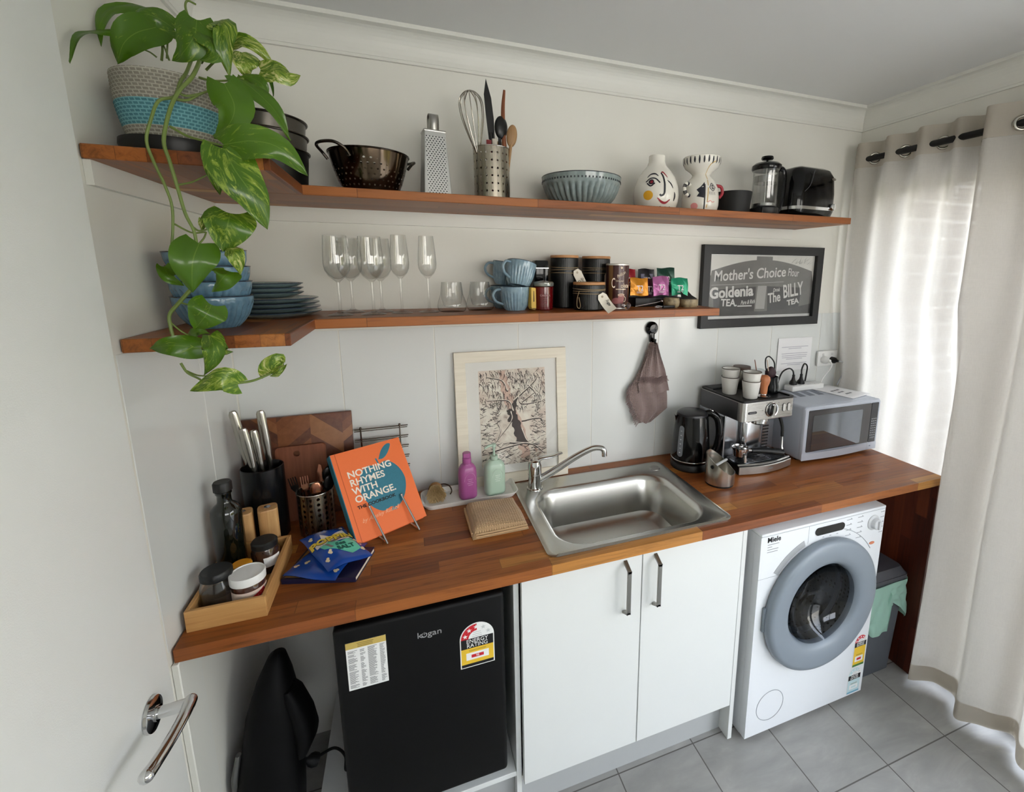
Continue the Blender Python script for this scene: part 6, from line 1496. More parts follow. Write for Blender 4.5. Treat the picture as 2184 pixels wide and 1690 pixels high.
def ribbon(pts, w0, w1, mi, z):
    c = catmull([(x, y, 0) for x, y in pts], 6); n = len(c); v = []
    for i, p in enumerate(c):
        t_ = (c[min(i + 1, n - 1)] - c[max(0, i - 1)]).normalized(); w_ = w0 + (w1 - w0) * i / (n - 1); s_ = Vector((-t_.y, t_.x, 0)) * w_ * (1 + .25 * math.sin(i * 1.7))
        for q in (p + s_, p - s_): v.append(m @ Vector((max(-pw + .001, min(pw - .001, q.x)), max(-ph_ + .001, min(ph_ - .001, q.y)), z)))
    b.add(v, [(2 * i, 2 * i + 1, 2 * i + 3, 2 * i + 2) for i in range(n - 1)], mi)
ribbon([(.06, -.16), (.04, -.1), (.025, -.03), (-.01, .05), (-.03, .12), (-.04, .18)], .03, .012, 2, .0001)
ribbon([(.075, -.17), (.062, -.1), (.045, -.03), (.01, .05)], .012, .008, 1, .0002)
ribbon([(.03, -.11), (.015, -.05), (.0, .0), (-.02, .03)], .02, .01, 0, .0003); ribbon([(-.01, -.02), (.0, .03), (.01, .07)], .014, .006, 0, .0003)
for (x0, y0, x1, y1, bend) in ((.0, .06, .1, .15, .02), (.02, .08, .11, .05, -.03), (.0, .02, -.1, .07, .03), (-.02, .1, -.1, .16, .02), (.03, -.02, .12, -.05, .03), (.03, -.05, .12, -.14, -.02), (-.01, .02, -.07, -.09, .03), (-.06, -.02, -.09, -.12, .02), (-.1, -.13, .1, -.12, .025), (.06, .12, .09, .0, .02), (.03, .05, .09, .09, -.02), (-.02, -.1, .12, -.16, .02)):
    mx_, my_ = (x0 + x1) / 2 + bend, (y0 + y1) / 2 + bend * .6
    ribbon([(x0, y0), (mx_, my_), (x1, y1)], .0035, .0012, 0, .0004); ribbon([(x0, y0 + .004), (mx_, my_ + .003), (x1, y1 + .002)], .002, .0006, 1, .0005)
for k in range(640):
    zone = rg.random()
    if zone < .5: x, y = rg.uniform(-pw, pw), rg.uniform(.03, ph_)
    elif zone < .75: x, y = rg.uniform(-pw, pw), rg.uniform(-ph_, -.1)
    else: x, y = rg.choice((-1, 1)) * rg.uniform(.06, pw), rg.uniform(-.1, .06)
    l = rg.uniform(.008, .026); a = rg.gauss(-1.5, .35) if zone < .5 else rg.uniform(-.8, .8)
    ribbon([(x, y), (x + l * .5 * math.cos(a) + .002, y + l * .5 * math.sin(a)), (x + l * math.cos(a), y + l * math.sin(a))], .0012, .0003, 0, .0004)
b.build('pen_strokes', [dkm, lgm, pkm], pr_)
b = MB(); b.box((-w2 + fm - .001, -.0022, fm - .001), (w2 - fm + .001, -.001, h2 - fm + .001)); b.build('glazing', THIN, ar)

# ------------------------------------------------------------------ kettle
kt = thing('electric_kettle', 'glossy black electric kettle with side water window, left of the coffee machine', 'kettle', (1.61, -.145, H), math.radians(-20))
b = MB(); b.lathe([(1e-4, 0), (.076, 0), (.08, .004), (.08, .026), (.077, .03), (1e-4, .03)], 48); b.build('power_base', black_satin, kt)
b = MB(); b.lathe([(1e-4, .031), (.077, .031), (.0785, .036), (.0775, .08), (.072, .15), (.0655, .215), (.063, .228), (1e-4, .228)], 56); b.add(*ring_loft([[(-.052, -.02, .205), (-.052, .02, .205), (-.052, 0, .16)], [(-.073, -.006, .226), (-.073, .006, .226), (-.068, 0, .2)]]), 0); b.build('jug', black_gloss, kt)
b = MB(); b.lathe([(.063, .2285), (.061, .236), (.05, .242), (1e-4, .243)], 48); b.build('lid', M('kettle_lid', (34, 34, 37), .3, .3), kt)
b = MB(); b.tube([(.0785 * math.cos(2 * PI * k / 56), .0785 * math.sin(2 * PI * k / 56), .043) for k in range(56)], .0022, 8, closed=True); b.build('chrome_band', chrome, kt)
b = MB(); b.tube(catmull([(.052, -.0, .226), (.075, -.008, .234), (.102, -.014, .21), (.112, -.016, .15), (.104, -.015, .09), (.086, -.012, .062), (.072, -.01, .06)], 7), [.0115] * 43, 12, flat=1.3); b.build('handle', black_gloss, kt)
b = MB(); b.lathe([(.009, 0), (.008, .003), (1e-4, .0035)], 20, mat=frame((.078, -.009, .246), (1, 0, -.4), (0, 1, 0))); b.build('switch', chrome, kt)
b = MB(); pa = Paint(b, rfun([(.0785, .036), (.0775, .08), (.072, .15), (.0655, .215)]), math.radians(-48), .0012, .075)
o = [(x, z) for x, z in rrect(-.0125, .062, .0125, .192, .0122, 6)]
pa.poly([o[k] for k in range(0, len(o), 2)], 0)
for k in range(6): pa.blob(.0, .08 + .018 * k, .0035, .0022, 1)
b.build('water_window', [M('window_grey', (112, 116, 122), .2, coat=.4), M('window_marks', (190, 192, 196), .4)], kt)

# ------------------------------------------------------------------ knock box
kx = thing('knock_box', 'small steel coffee knock box with slanted rim, in front of the kettle', 'knock box', (1.628, -.318, H))
b = MB(); SG = 48; r = .056
def rimz(a): return .085 + .034 * max(-1, min(1, (-math.cos(a + .75)) * 1.25))
L = [[(rr * math.cos(2 * PI * k / SG), rr * math.sin(2 * PI * k / SG), z if z is not None else rimz(2 * PI * k / SG)) for k in range(SG)] for rr, z in ((r - .004, .004), (r, .008), (r, None), (r - .0022, None), (r - .0022, .009))]
v, f = ring_loft(L); b.add(v, f, 0, True); b.build('drum', steel_v, kx)
b = MB(); b.cyl(r - .003, 0, .0045, 40); b.build('base', black_matte, kx)
b = MB(); b.tube([(-.05, -.02, .08), (.046, .022, .08)], .005, 12); b.build('knock_bar', M('bar_grey', (170, 172, 174), .4), kx)
b = MB(); b.lathe([(.0075, 0), (.007, .002), (1e-4, .0024)], 18, mat=frame((-.0525, -.0205, .08), (.36, -.93, 0), (0, 0, 1))); b.build('screw_cap', black_matte, kx)

# ------------------------------------------------------------------ espresso machine
es = thing('espresso_machine', 'silver and black espresso machine between the kettle and the microwave', 'coffee machine', (1.737, -.296, H), math.radians(1.5))
EW, ED, EH = .272, .272, .307
dk = M('machine_dark', (34, 34, 37), .35, .2); mid = brushed('machine_side', (112, 112, 114), .35, 'y')
b = MB(); v, f = ring_loft([[(x, y, z) for x, y in rrect(0, 0, EW, ED, .02, 5)] for z in (.222, .3)]); b.add(v, f); b.build('head', brushed('machine_head', (188, 186, 182), .28, 'x'), es, bevel=.002, angle=60)
b = MB(); b.box((-.0012, .03, .224), (0.0005, ED - .01, .298)); b.build('side_panel', mid, es)
b = MB(); v, f = ring_loft([[(x, y, z) for x, y in rrect(0, 0, EW, ED, .02, 5)] for z in (.3002, EH)] + [[(x, y, z) for x, y in rrect(.012, .012, EW - .012, ED - .06, .014, 5)] for z in (EH, EH - .005)]); b.add(v, f); b.build('top_tray', black_satin, es)
b = MB(); b.box((.02, ED - .055, EH), (.13, ED - .004, EH + .002)); b.build('tank_lid', dk, es, bevel=.001)
b = MB(); b.box((.0, .10, .0), (EW, ED, .222)); b.build('rear_body', brushed('machine_back', (176, 178, 182), .22, 'z'), es, bevel=.006)
b = MB(); b.rbox((.08, .07, .055), (.19, .105, .205), .02, 4); b.build('column', brushed('machine_column', (196, 198, 202), .18, 'z'), es)
b = MB()
for c_ in range(2):
    for k in range(8): b.box((EW + .0001 - .002, .125 + .055 * c_, .05 + .014 * k), (EW + .0008, .165 + .055 * c_, .056 + .014 * k))
for k in range(8): b.box((.205, .0985, .05 + .014 * k), (.24, .1002, .056 + .014 * k))
b.build('vent_slots', black_matte, es)
# drip tray with bowed steel front
b = MB(); fr_pts = [(0, .10), (0, .004)] + [(EW * k / 10, -.002 - .02 * math.sin(PI * k / 10)) for k in range(11)] + [(EW, .004), (EW, .10)]
b.prism(fr_pts, .036, mat=TR(0, 0, .004)); b.build('drip_tray', black_satin, es)
b = MB(); L = []
for z, off in ((.006, 0), (.034, 0), (.044, .012)): L.append([(EW * k / 12, -.0045 - .021 * math.sin(PI * k / 12) + off, z) for k in range(13)])
for Lp in list(L): pass
inner = [[(x, y + .004, z) for x, y, z in lp] for lp in L]
verts = sum(L, []) + sum(inner, []); n = 13; f = []
for blk, o_ in ((0, 0), (1, 39)):
    for i in range(2):
        for k in range(12): f.append((o_ + i * n + k, o_ + i * n + k + 1, o_ + (i + 1) * n + k + 1, o_ + (i + 1) * n + k))
for i in (0, 2):
    for k in range(12): f.append((i * n + k, i * n + k + 1, 39 + i * n + k + 1, 39 + i * n + k))
for k in (0, 12):
    for i in range(2): f.append((i * n + k, (i + 1) * n + k, 39 + (i + 1) * n + k, 39 + i * n + k))
b.add(verts, f, 0, True); b.build('tray_front', steel, es)
b = MB(); b.box((.008, .006, .0405), (EW - .008, .096, .0425)); b.build('drip_grid', M('grid_steel', (170, 172, 176), .2, 1.0), es)
b = MB()
for k in range(8):
    y = .012 + k * .0105
    for x0, x1 in ((.016, .09), (.098, .172), (.18, .256)):
        if 2 < k < 5 and x0 > .09 and x0 < .17: continue
        b.box((x0, y, .0422), (x1, y + .0055, .0429))
for x in (.118, .145): b.add([(x + .011 * math.cos(2 * PI * k / 16), .05 + .006 * math.sin(2 * PI * k / 16), .043) for k in range(16)], [list(range(16))])
b.build('grid_slots', black_matte, es)
b = MB(); m = TR(.135, .055, 0); b.lathe([(1e-4, .19), (.03, .19), (.036, .196), (.036, .205), (.04, .207), (.04, .2225)], 40, mat=m); b.build('group_head', chrome, es)
# controls
b = MB(); b.lathe_open([(.026, 0), (.03, .001), (.031, .004), (.0295, .006), (.026, .005)], 44, mat=FRONT((.146, -.0002, .262))); b.build('dial_ring', chrome, es)
b = MB(); b.lathe([(.0265, 0), (.0265, .005), (.024, .007), (1e-4, .007)], 40, mat=FRONT((.146, -.0002, .262))); b.build('dial', black_gloss, es)
b = MB(); m = FRONT((.146, -.006, .262)) @ Matrix.Rotation(-.1, 4, 'Z'); b.prism(rrect(-.006, -.024, .006, .024, .005, 4), .011, mat=m); b.build('dial_grip', chrome, es, bevel=.001)
for x in (.211, .236):
    b = MB(); b.prism(rrect(-.0065, -.0155, .0065, .0155, .0062, 5), .003, mat=FRONT((x, 0, .265))); b.build('button', M('button_silver', (214, 214, 212), .3, .6), es)['label'] = 'silver rocker button with dark outline'
    b = MB(); b.prism(rrect(-.008, -.017, .008, .017, .0076, 5), .0012, mat=FRONT((x, 0, .265))); b.build('button_surround', dk, es)
b = MB(); b.prism(rrect(-.022, -.005, .022, .005, .0048, 5), .0012, mat=FRONT((.048, 0, .258))); b.build('badge', dk, es)
b = MB(); b.box((.033, -.0016, .257), (.063, -.0011, .259)); b.build('badge_print', grey_print, es)
b = MB()
for x, z in ((.098, .262), (.118, .29), (.152, .298), (.18, .286)): b.box((x, -.0006, z), (x + .004, .0004, z + .003))
b.build('dial_marks', grey_print, es)
b = MB(); b.prism([(.014 * math.cos(2 * PI * k / 20), .002 * math.sin(2 * PI * k / 20)) for k in range(20)], .0005, mat=FRONT((.14, -.0265, .022))); b.build('tray_mark', grey_print, es)
b = MB(); b.tube(catmull([(.218, .045, .226), (.226, .03, .21), (.236, .022, .17), (.238, .02, .13)], 6), .0065, 12); b.build('steam_hose', black_matte, es)
b = MB(); b.tube([(.238, .02, .132), (.239, .018, .085), (.239, .017, .078), (.239, .016, .066), (.239, .016, .055)], [.0042, .0042, .007, .006, .0035], 12); b.build('steam_wand', chrome, es)
pf = thing('portafilter', 'chrome portafilter with black handle lying on the drip tray of the coffee machine', 'portafilter', (1.783, -.245, H + .0435))
b = MB(); b.lathe([(1e-4, .012), (.02, .012), (.029, .02), (.031, .046), (.0335, .046), (.0335, .054), (.03, .056), (.028, .05), (1e-4, .048)], 36); b.tube([(-.0, -.02, .036), (-.004, -.034, .03), (-.004, -.036, .002)], .0075, 12); b.tube([(.012, -.012, .018), (.014, -.02, .0)], .0075, 12)
b.sphere((0, 0, .058), .012, 16, 10, sc=(1, 1, .6)); b.build('basket', chrome, pf)
b = MB(); b.tube([(.032, -.0, .036), (.055, -.006, .034)], .0075, 12); b.build('neck', chrome, pf)
b = MB(); c = catmull([(.053, -.006, .034), (.09, -.014, .032), (.14, -.026, .026), (.19, -.036, .018)], 6); b.tube(c, [.011 + .0035 * k / len(c) for k in range(len(c))], 14); b.build('handle', black_satin, pf)

# cups and tools on top of the machine
ZT = H + EH + .0003; ZI = H + EH - .0047
cup_w = M('cup_white', (214, 212, 206), .3, var=.05, vs=50); cup_rim = M('cup_rim', (72, 62, 52), .4)
cp = thing('small_cup', 'lower white cup of the left pair on the coffee machine', 'cup', (1.786, -.150, ZI), 0, 'small white cups')
b = MB(); b.lathe_open([(1e-4, .0), (.026, 0), (.028, .002), (.0365, .072), (.0345, .072), (.027, .006), (1e-4, .005)], 40); b.build('body', cup_w, cp)
b = MB(); b.tube([(.0358 * math.cos(2 * PI * k / 40), .0358 * math.sin(2 * PI * k / 40), .0722) for k in range(40)], .0016, 6, closed=True); b.build('rim', cup_rim, cp)
dup(cp, (1.787, -.150, ZI + .036), 'upper white cup of the left pair on the coffee machine')
dup(cp, (1.822, -.235, ZI), 'lower white cup of the right pair on the coffee machine')
dup(cp, (1.823, -.235, ZI + .036), 'upper white cup of the right pair on the coffee machine')
tm = thing('coffee_tamper', 'wooden-handled coffee tamper beside the cups on the coffee machine', 'tamper', (1.88, -.245, ZI))
b = MB(); b.lathe([(1e-4, 0), (.026, 0), (.0265, .002), (.0265, .006), (.012, .011), (.011, .014), (1e-4, .014)], 36); b.build('base', chrome, tm)
b = MB(); b.lathe([(.0125, .0145), (.014, .03), (.0145, .045), (.02, .06), (.0225, .073), (.02, .085), (.012, .0915), (1e-4, .093)], 36); b.build('handle', wood_plain('tamper_wood', (164, 98, 62), (190, 122, 80), 'z', .4), tm)
t = thing('steel_jug', 'steel canister with brown lid behind the cups on the coffee machine', 'jug', (1.895, -.09, ZI))
b = MB(); b.lathe_open([(1e-4, 0), (.033, 0), (.036, .004), (.036, .085), (.0345, .085), (.034, .006), (1e-4, .005)], 40); b.build('body', steel_v, t)
b = MB(); b.lathe([(1e-4, .0855), (.037, .0855), (.0375, .09), (.0365, .098), (1e-4, .099)], 36); b.build('lid', M('jug_brown', (72, 52, 42), .5, var=.1), t)
t = thing('measuring_spoon', 'thin copper spoon handle leaning behind the wooden tamper', 'spoon', (1.93, -.16, ZI), 0, None, Euler((.1, -.28, 0)))
b = MB(); b.tube([(0, 0, 0), (0, 0, .1), (-.004, 0, .15)], [.003, .0022, .0016], 8); b.sphere((0, 0, .012), .012, 12, 8, sc=(1, .4, 1)); b.build('spoon', rose, t)
t = thing('milk_jug', 'black milk jug with brushes standing at the right of the coffee machine top', 'jug', (1.962, -.195, ZI))
b = MB(); b.lathe_open([(1e-4, 0), (.03, 0), (.034, .004), (.033, .03), (.027, .056), (.0285, .07), (.027, .07), (.0255, .056), (.031, .03), (1e-4, .006)], 36); b.build('body', M('jug_dark', (24, 26, 28), .15, .6), t)
b = MB(); b.tube(catmull([(.028, .01, .062), (.045, .015, .066), (.052, .017, .045), (.046, .015, .022), (.032, .01, .014)], 6), .004, 8, flat=1.5); b.build('handle', chrome, t)
t = thing('cleaning_brush', 'dark maroon cleaning brush with loop standing in the black milk jug', 'brush', (1.957, -.19, ZI + .055), 0, None, Euler((0, .12, 0)))
b = MB(); b.lathe([(1e-4, 0), (.014, .004), (.024, .02), (.026, .034), (.018, .048), (.006, .056), (1e-4, .057)], 28, sy=.7); b.build('head', M('brush_maroon', (44, 20, 28), .6), t)
b = MB(); b.tube(catmull([(.02, 0, .04), (.01, 0, .075), (-.02, 0, .098), (-.038, 0, .09), (-.034, 0, .06), (-.02, 0, .03)], 6), .0028, 8); b.build('loop', black_matte, t)
b = MB(); b.tube([(-.035, -.004, .085), (-.014, -.008, .02)], .0022, 6); b.build('pick', M('pick_pale', (196, 176, 156), .5), t)

# ------------------------------------------------------------------ microwave
mw = thing('microwave', 'silver microwave oven at the right end of the bench', 'microwave', (2.066, -.284, H))
sil = M('microwave_silver', (186, 192, 204), .35, .25, var=.02); MWd, MD, MH = .444, .26, .25
b = MB(); b.rbox((0, .004, .01), (MWd, MD, MH), .012, 3)
b.build('casing', sil, mw)
for x in (.03, MWd - .03):
    for y in (.04, MD - .03): MB().cyl(.012, 0.0002, .011, 12, mat=TR(x, y, 0)).build('foot', black_matte, mw)
b = MB(); o = rrect(0, .012, MWd, MH, .012, 6); L = [[(x, y_, z) for x, z in o] for y_ in (.006, -.004)] + [[(x * .985 + .0033, -.009, .131 + (z - .131) * .97) for x, z in o]]
v, f = ring_loft(L); b.add(v, f, 0, True); b.build('front_frame', sil, mw)
b = MB(); L = [[(MWd * k / 14, -.0095 - .009 * math.sin(PI * min(1, k / 12.0)) * (1 if k < 12 else 0), z) for k in range(15)] for z in (.014, .046)]
b.add(L[0] + L[1], [(k, k + 1, 15 + k + 1, 15 + k) for k in range(14)], 0, True); b.build('lower_rail', sil, mw)
gl_m = M('microwave_glass', (30, 30, 34), .05, var=.05, coat=.6)
b = MB(); b.prism(rrect(.02, .05, .385, .235, .004, 3), .0025, mat=FRONT((0, -.009, 0))); b.build('door', M('mw_door', (58, 56, 58), .15, coat=.4), mw)
b = MB(); b.prism(rrect(.044, .056, .332, .212, .006, 4), .0012, mat=FRONT((0, -.0118, 0))); b.build('door_window', M('mw_window', (120, 124, 130), .03, .85), mw)
b = MB(); b.prism(rrect(.388, .05, .43, .235, .003, 3), .0025, mat=FRONT((0, -.009, 0))); b.build('control_panel', M('mw_panel', (48, 48, 52), .25), mw)
b = MB()
for r_ in range(9):
    for c_ in range(3): b.box((.394 + c_ * .0115, -.0122, .158 - r_ * .011), (.4015 + c_ * .0115, -.0115, .1625 - r_ * .011))
b.box((.394, -.0122, .068), (.42, -.0115, .074)); b.build('keypad', M('keypad_grey', (150, 152, 158), .5), mw)
b = MB()
for k in range(4):
    x = .06 + .055 * k
    b.add([(x, .13, MH + .0004), (x + .035, .13, MH + .0004), (x + .05, .2, MH + .0004), (x + .015, .2, MH + .0004)], [(0, 1, 2, 3)])
b.build('vent_grille', M('vent_grey', (120, 126, 138), .6), mw)
b = MB(); b.box((.385, -.0095, .013), (.387, -.004, .048)); b.build('door_seam', seam, mw)
b = MB(); b.cyl(.003, 0, .003, 14, mat=FRONT((.405, -.009, .032))); b.build('door_button', M('button_lilac', (150, 156, 176), .4), mw)
t = thing('paper_sheet', 'printed white sheet lying on top of the microwave', 'paper', (2.43, -.14, H + MH + .0014), math.radians(12))
b = MB(); b.grid(lambda u, v: ((u - .5) * .15, (v - .5) * .21, .0008 + .003 * (1 - v) ** 2 * (u - .3)), 8, 8); o = b.build('sheet', paper, t); md = o.modifiers.new('thick', 'SOLIDIFY'); md.thickness = .0005; md.offset = -1
b = MB(); 
for k, ws in enumerate(((.02, .012, .018), (.014, .02), (.024, .014))):
    x = -.045 + .008 * k
    for w_ in ws: b.box((x, -.03 * k + .006, .0032), (x + w_, -.03 * k + .015, .0042)); x += w_ + .007
b.build('print', grey_print, t)
ps = thing('power_board', 'white power board on the back of the microwave with two black plugs', 'power board', (2.31, -.05, H + MH + .001), math.radians(3))
b = MB(); b.rbox((-.105, -.026, 0), (.105, .026, .026), .005, 3); b.build('housing', white_plastic, ps)
b = MB()
for k in range(4): b.rbox((-.086 + .046 * k, -.018, .026), (-.056 + .046 * k, .014, .029), .0014)
b.build('socket', M('socket_white', (212, 212, 212), .4), ps)
def plug(parent_label, x, y, z, cordpts):
    t = thing('black_plug', parent_label, 'plug', (x, y, z), 0, 'black plugs in the power board')
    b = MB(); b.lathe([(1e-4, 0), (.017, 0), (.0175, .004), (.0165, .012), (.009, .022), (.006, .036), (.0065, .046), (.004, .048)], 24); b.build('plug_body', black_satin, t)
    b = MB(); b.tube(catmull(cordpts, 7), .0036, 8); b.build('lead', black_satin, t)
pz = H + MH + .0305
plug('black plug at the left of the power board, lead curving left', 2.236, -.052, pz, [(0, 0, .046), (-.004, .004, .066), (-.02, .012, .076), (-.05, .02, .06), (-.065, .024, .02), (-.07, .026, -.02)])
plug('black plug at the right of the power board, lead arching to the right', 2.284, -.052, pz, [(0, 0, .046), (.006, .006, .07), (.03, .016, .092), (.058, .024, .076), (.064, .03, .04), (.062, .032, -.0)])

# ------------------------------------------------------------------ wall things on the right
oc = thing('wall_socket', 'double white power outlet on the back wall above the microwave', 'power outlet', (2.482, -.0055, 1.303))
b = MB(); b.rbox((-.0635, -.012, -.038), (.0635, 0, .038), .003); b.build('cover_plate', white_plastic, oc)
for x in (-.03, .03):
    b = MB(); b.rbox((x - .006, -.0145, .014), (x + .006, -.012, .026), .001); b.build('switch', M('socket_white', (212, 212, 212), .4), oc)
def wplug(label, x, z, m_, cord_m, pts, r=.019):
    t = thing('wall_plug', label, 'plug', (x, -.0176, z))
    b = MB(); b.lathe([(1e-4, 0), (r, 0), (r, .008), (r * .9, .02), (r * .5, .028), (r * .35, .04), (1e-4, .041)], 26, mat=FRONT((0, 0, 0))); b.build('plug_body', m_, t)
    b = MB(); b.tube(catmull(pts, 7), .0032, 8); b.build('lead', cord_m, t)
gp = M('plug_grey', (166, 168, 172), .45)
wplug('white round plug in the left side of the wall outlet', 2.455, 1.297, white_plastic, white_plastic, [(0, -.04, 0), (.004, -.048, -.02), (.0, -.036, -.05), (-.02, -.024, -.09), (-.04, -.03, -.122)])
wplug('black and grey plug in the right side of the wall outlet with grey lead', 2.51, 1.293, black_satin, gp, [(0, -.036, 0), (.016, -.052, -.003), (.028, -.058, -.012), (.033, -.05, -.05), (.024, -.04, -.09), (.014, -.034, -.122)], .016)
nt = thing('wall_notice', 'printed white notice taped to the wall left of the power outlet', 'notice', (2.277, -.0054, 1.332))
b = MB(); b.box((-.105, -.0006, -.077), (.105, 0, .082)); b.build('sheet', paper, nt)
b = MB()
for z, w_ in ((.038, .082), (.030, .04), (.006, .08), (-.004, .078), (-.013, .076), (-.021, .05), (-.042, .08), (-.05, .04)): b.box((-w_, -.0011, z - .0014), (w_, -.0005, z + .0014))
b.build('text_lines', M('print_lilac', (178, 175, 186), .6), nt)
t = thing('glass_disc', 'clear round glass plate leaning on the wall behind the coffee machine cups', 'plate', (2.065, -.030, H + .228), 0, None, Euler((math.radians(-8), 0, 0)))
b = MB(); m = FRONT((0, 0, .067)); b.lathe([(.064, -.0025), (.067, 0), (.064, .0025), (.06, .0015), (1e-4, .0015)], 48, mat=m); b.build('disc', THIN, t)
b = MB(); b.tube([m @ Vector((.066 * math.cos(2 * PI * k / 48), .066 * math.sin(2 * PI * k / 48), 0)) for k in range(48)], .0024, 8, closed=True); b.build('rim', M('glass_edge', (196, 208, 204), .2), t)

# black framed photograph
pf_ = thing('framed_photograph', 'black framed black-and-white photograph of painted shop walls, behind the lower shelf end', 'picture', (2.048, -.0008, 1.659))
b = MB(); m = FRONT((0, 0, 0)); w2, h2, fm = .336, .179, .038
for out, inn in (([(-w2, -h2), (w2, -h2)], [(w2 - fm, -h2 + fm), (-w2 + fm, -h2 + fm)]), ([(w2, -h2), (w2, h2)], [(w2 - fm, h2 - fm), (w2 - fm, -h2 + fm)]), ([(w2, h2), (-w2, h2)], [(-w2 + fm, h2 - fm), (w2 - fm, h2 - fm)]), ([(-w2, h2), (-w2, -h2)], [(-w2 + fm, -h2 + fm), (-w2 + fm, h2 - fm)])):
    b.prism(out + inn, .024, mat=m)
b.build('frame', M('frame_black', (22, 22, 24), .45, var=.15, vs=60), pf_, bevel=.0015, bseg=1)
pm = [M('photo_sky', (214, 212, 206), .5, var=.06, vs=12), M('photo_wall', (112, 110, 107), .5, var=.3, vs=18), M('photo_dark', (62, 61, 61), .5, var=.2, vs=20), M('photo_ground', (70, 69, 68), .5, var=.5, vs=30), M('photo_pale', (160, 158, 154), .5, var=.1), M('photo_edge', (216, 216, 214), .5), M('photo_letters', (214, 212, 208), .5, var=.05)]
b = MB(); b.box((-w2 + fm - .004, -.006, -h2 + fm - .004), (w2 - fm + .004, -.004, h2 - fm + .004), 5)
x0, x1, z0, z1 = -w2 + fm, w2 - fm, -h2 + fm + .012, h2 - fm
def fl(pts, mi, k): b.add([(x, -.006 - .00012 * k, z) for x, z in pts], [list(range(len(pts)))], mi)
fl([(x0, z0), (x1, z0), (x1, z1 - .004), (x0, z1 - .004)], 0, 1)
roof = [(x0 + .018 + (x1 - x0 - .03) * k / 16, .062 + .058 * math.sin(PI * (k + .8) / 17.6) - (.026 if k == 16 else 0) * 0) for k in range(17)]
fl([(x0, -.118), (x1, -.118), (x1, .02)] + [(x, z) for x, z in roof[::-1]] + [(x0 + .014, .05), (x0, .048)], 1, 2)
fl([(x0 + .255, .118), (x0 + .345, .116), (x0 + .345, .134), (x0 + .255, .135)], 1, 3)
lowr = [(x0 + (x1 - x0) * k / 16, -.082 - .03 * math.sin(PI * k / 16)) for k in range(17)]
fl([(x0, z0), (x1, z0)] + lowr[::-1], 3, 4)
fl(lowr[1:8] + [(x0 + .262, .0), (x0 + .03, -.012)], 2, 5); fl(lowr[9:15] + [(x0 + .53, -.006), (x0 + .325, .002)], 2, 5)
fl([(x0 + .266, -.1), (x0 + .318, -.101), (x0 + .322, .004), (x0 + .272, .004)], 4, 6)
fl([(x0 + .02, .006), (x0 + .42, .02), (x0 + .42, .023), (x0 + .02, .009)], 4, 6)
rg = random.Random(8)
for k in range(26):
    a = rg.uniform(.2, 1.4); x, z = x0 + .44 + .13 * rg.random(), .1 + .02 * rg.random(); l = rg.uniform(.02, .04)
    xx, zz = x + l * math.cos(a), min(z1 - .006, z + l * math.sin(a)); xx = min(xx, x1 - .002)
    fl([(x, z), (x + .002, z), (xx, zz)], 1, 3)
pho = b.build('photograph', pm, pf_)
b = MB()
def tx(s_, size, x, z, rot=0, bold=.001, shear=0, sx=1.0, al='LEFT'): b.text(s_, size, FRONT((x, -.0072, z)) @ Matrix.Rotation(rot, 4, 'Z'), align=al, bold=bold, shear=shear, sx=sx, ext=.0001)
tx("Mother's Choice", .064, x0 + .028, .044, .055, .0009, .1, .92); tx('Flour', .05, x0 + .44, .064, -.06, .0003, 0, .62)
tx('Goldenia', .066, x0 + .012, -.03, .05, .0022, .0, .98); tx('TEA.', .044, x0 + .075, -.07, -.02, .0012, 0, 1.0); tx('Pure & Rich', .026, x0 + .182, -.072, .08, .0003, .4, .62)
tx('Drink', .024, x0 + .36, -.018, .1, .0003, .3, .7); tx('The', .062, x0 + .335, -.056, .12, .0014, 0, .74); tx('BILLY', .086, x0 + .42, -.028, .15, .0016, 0, .58); tx('TEA', .034, x0 + .45, -.078, .16, .0014, 0, 1.15)
b.box((x0 + .165, -.0072, -.088), (x0 + .245, -.0070, -.083))
b.build('sign_lettering', pm[6], pho)['label'] = "pale sign lettering Mother's Choice, Goldenia Tea, The Billy Tea"
b = MB(); b.box((x0 - .001, -.0102, -h2 + fm - .001), (x1 + .001, -.009, h2 - fm + .001)); b.build('glazing', THIN, pf_)

# suction hook and hand towel
hk = thing('suction_hook', 'black suction hook on the wall panel below the lower shelf', 'hook', (1.483, -.0055, 1.478))
b = MB(); b.lathe([(.0285, 0), (.028, .006), (.02, .012), (.0165, .018), (1e-4, .019)], 36, mat=FRONT((0, 0, .012))); b.build('suction_disc', black_gloss, hk)
b = MB(); b.rbox((-.011, -.012, -.046), (.011, -.001, .0), .003); b.tube(catmull([(0, -.008, -.03), (0, -.02, -.048), (0, -.03, -.045), (0, -.033, -.03)], 5), .0055, 10); b.build('hook_arm', black_gloss, hk)
tw = thing('hand_towel', 'mauve waffle hand towel with fringe hanging from the black hook', 'towel', (1.478, -.040, 1.432))
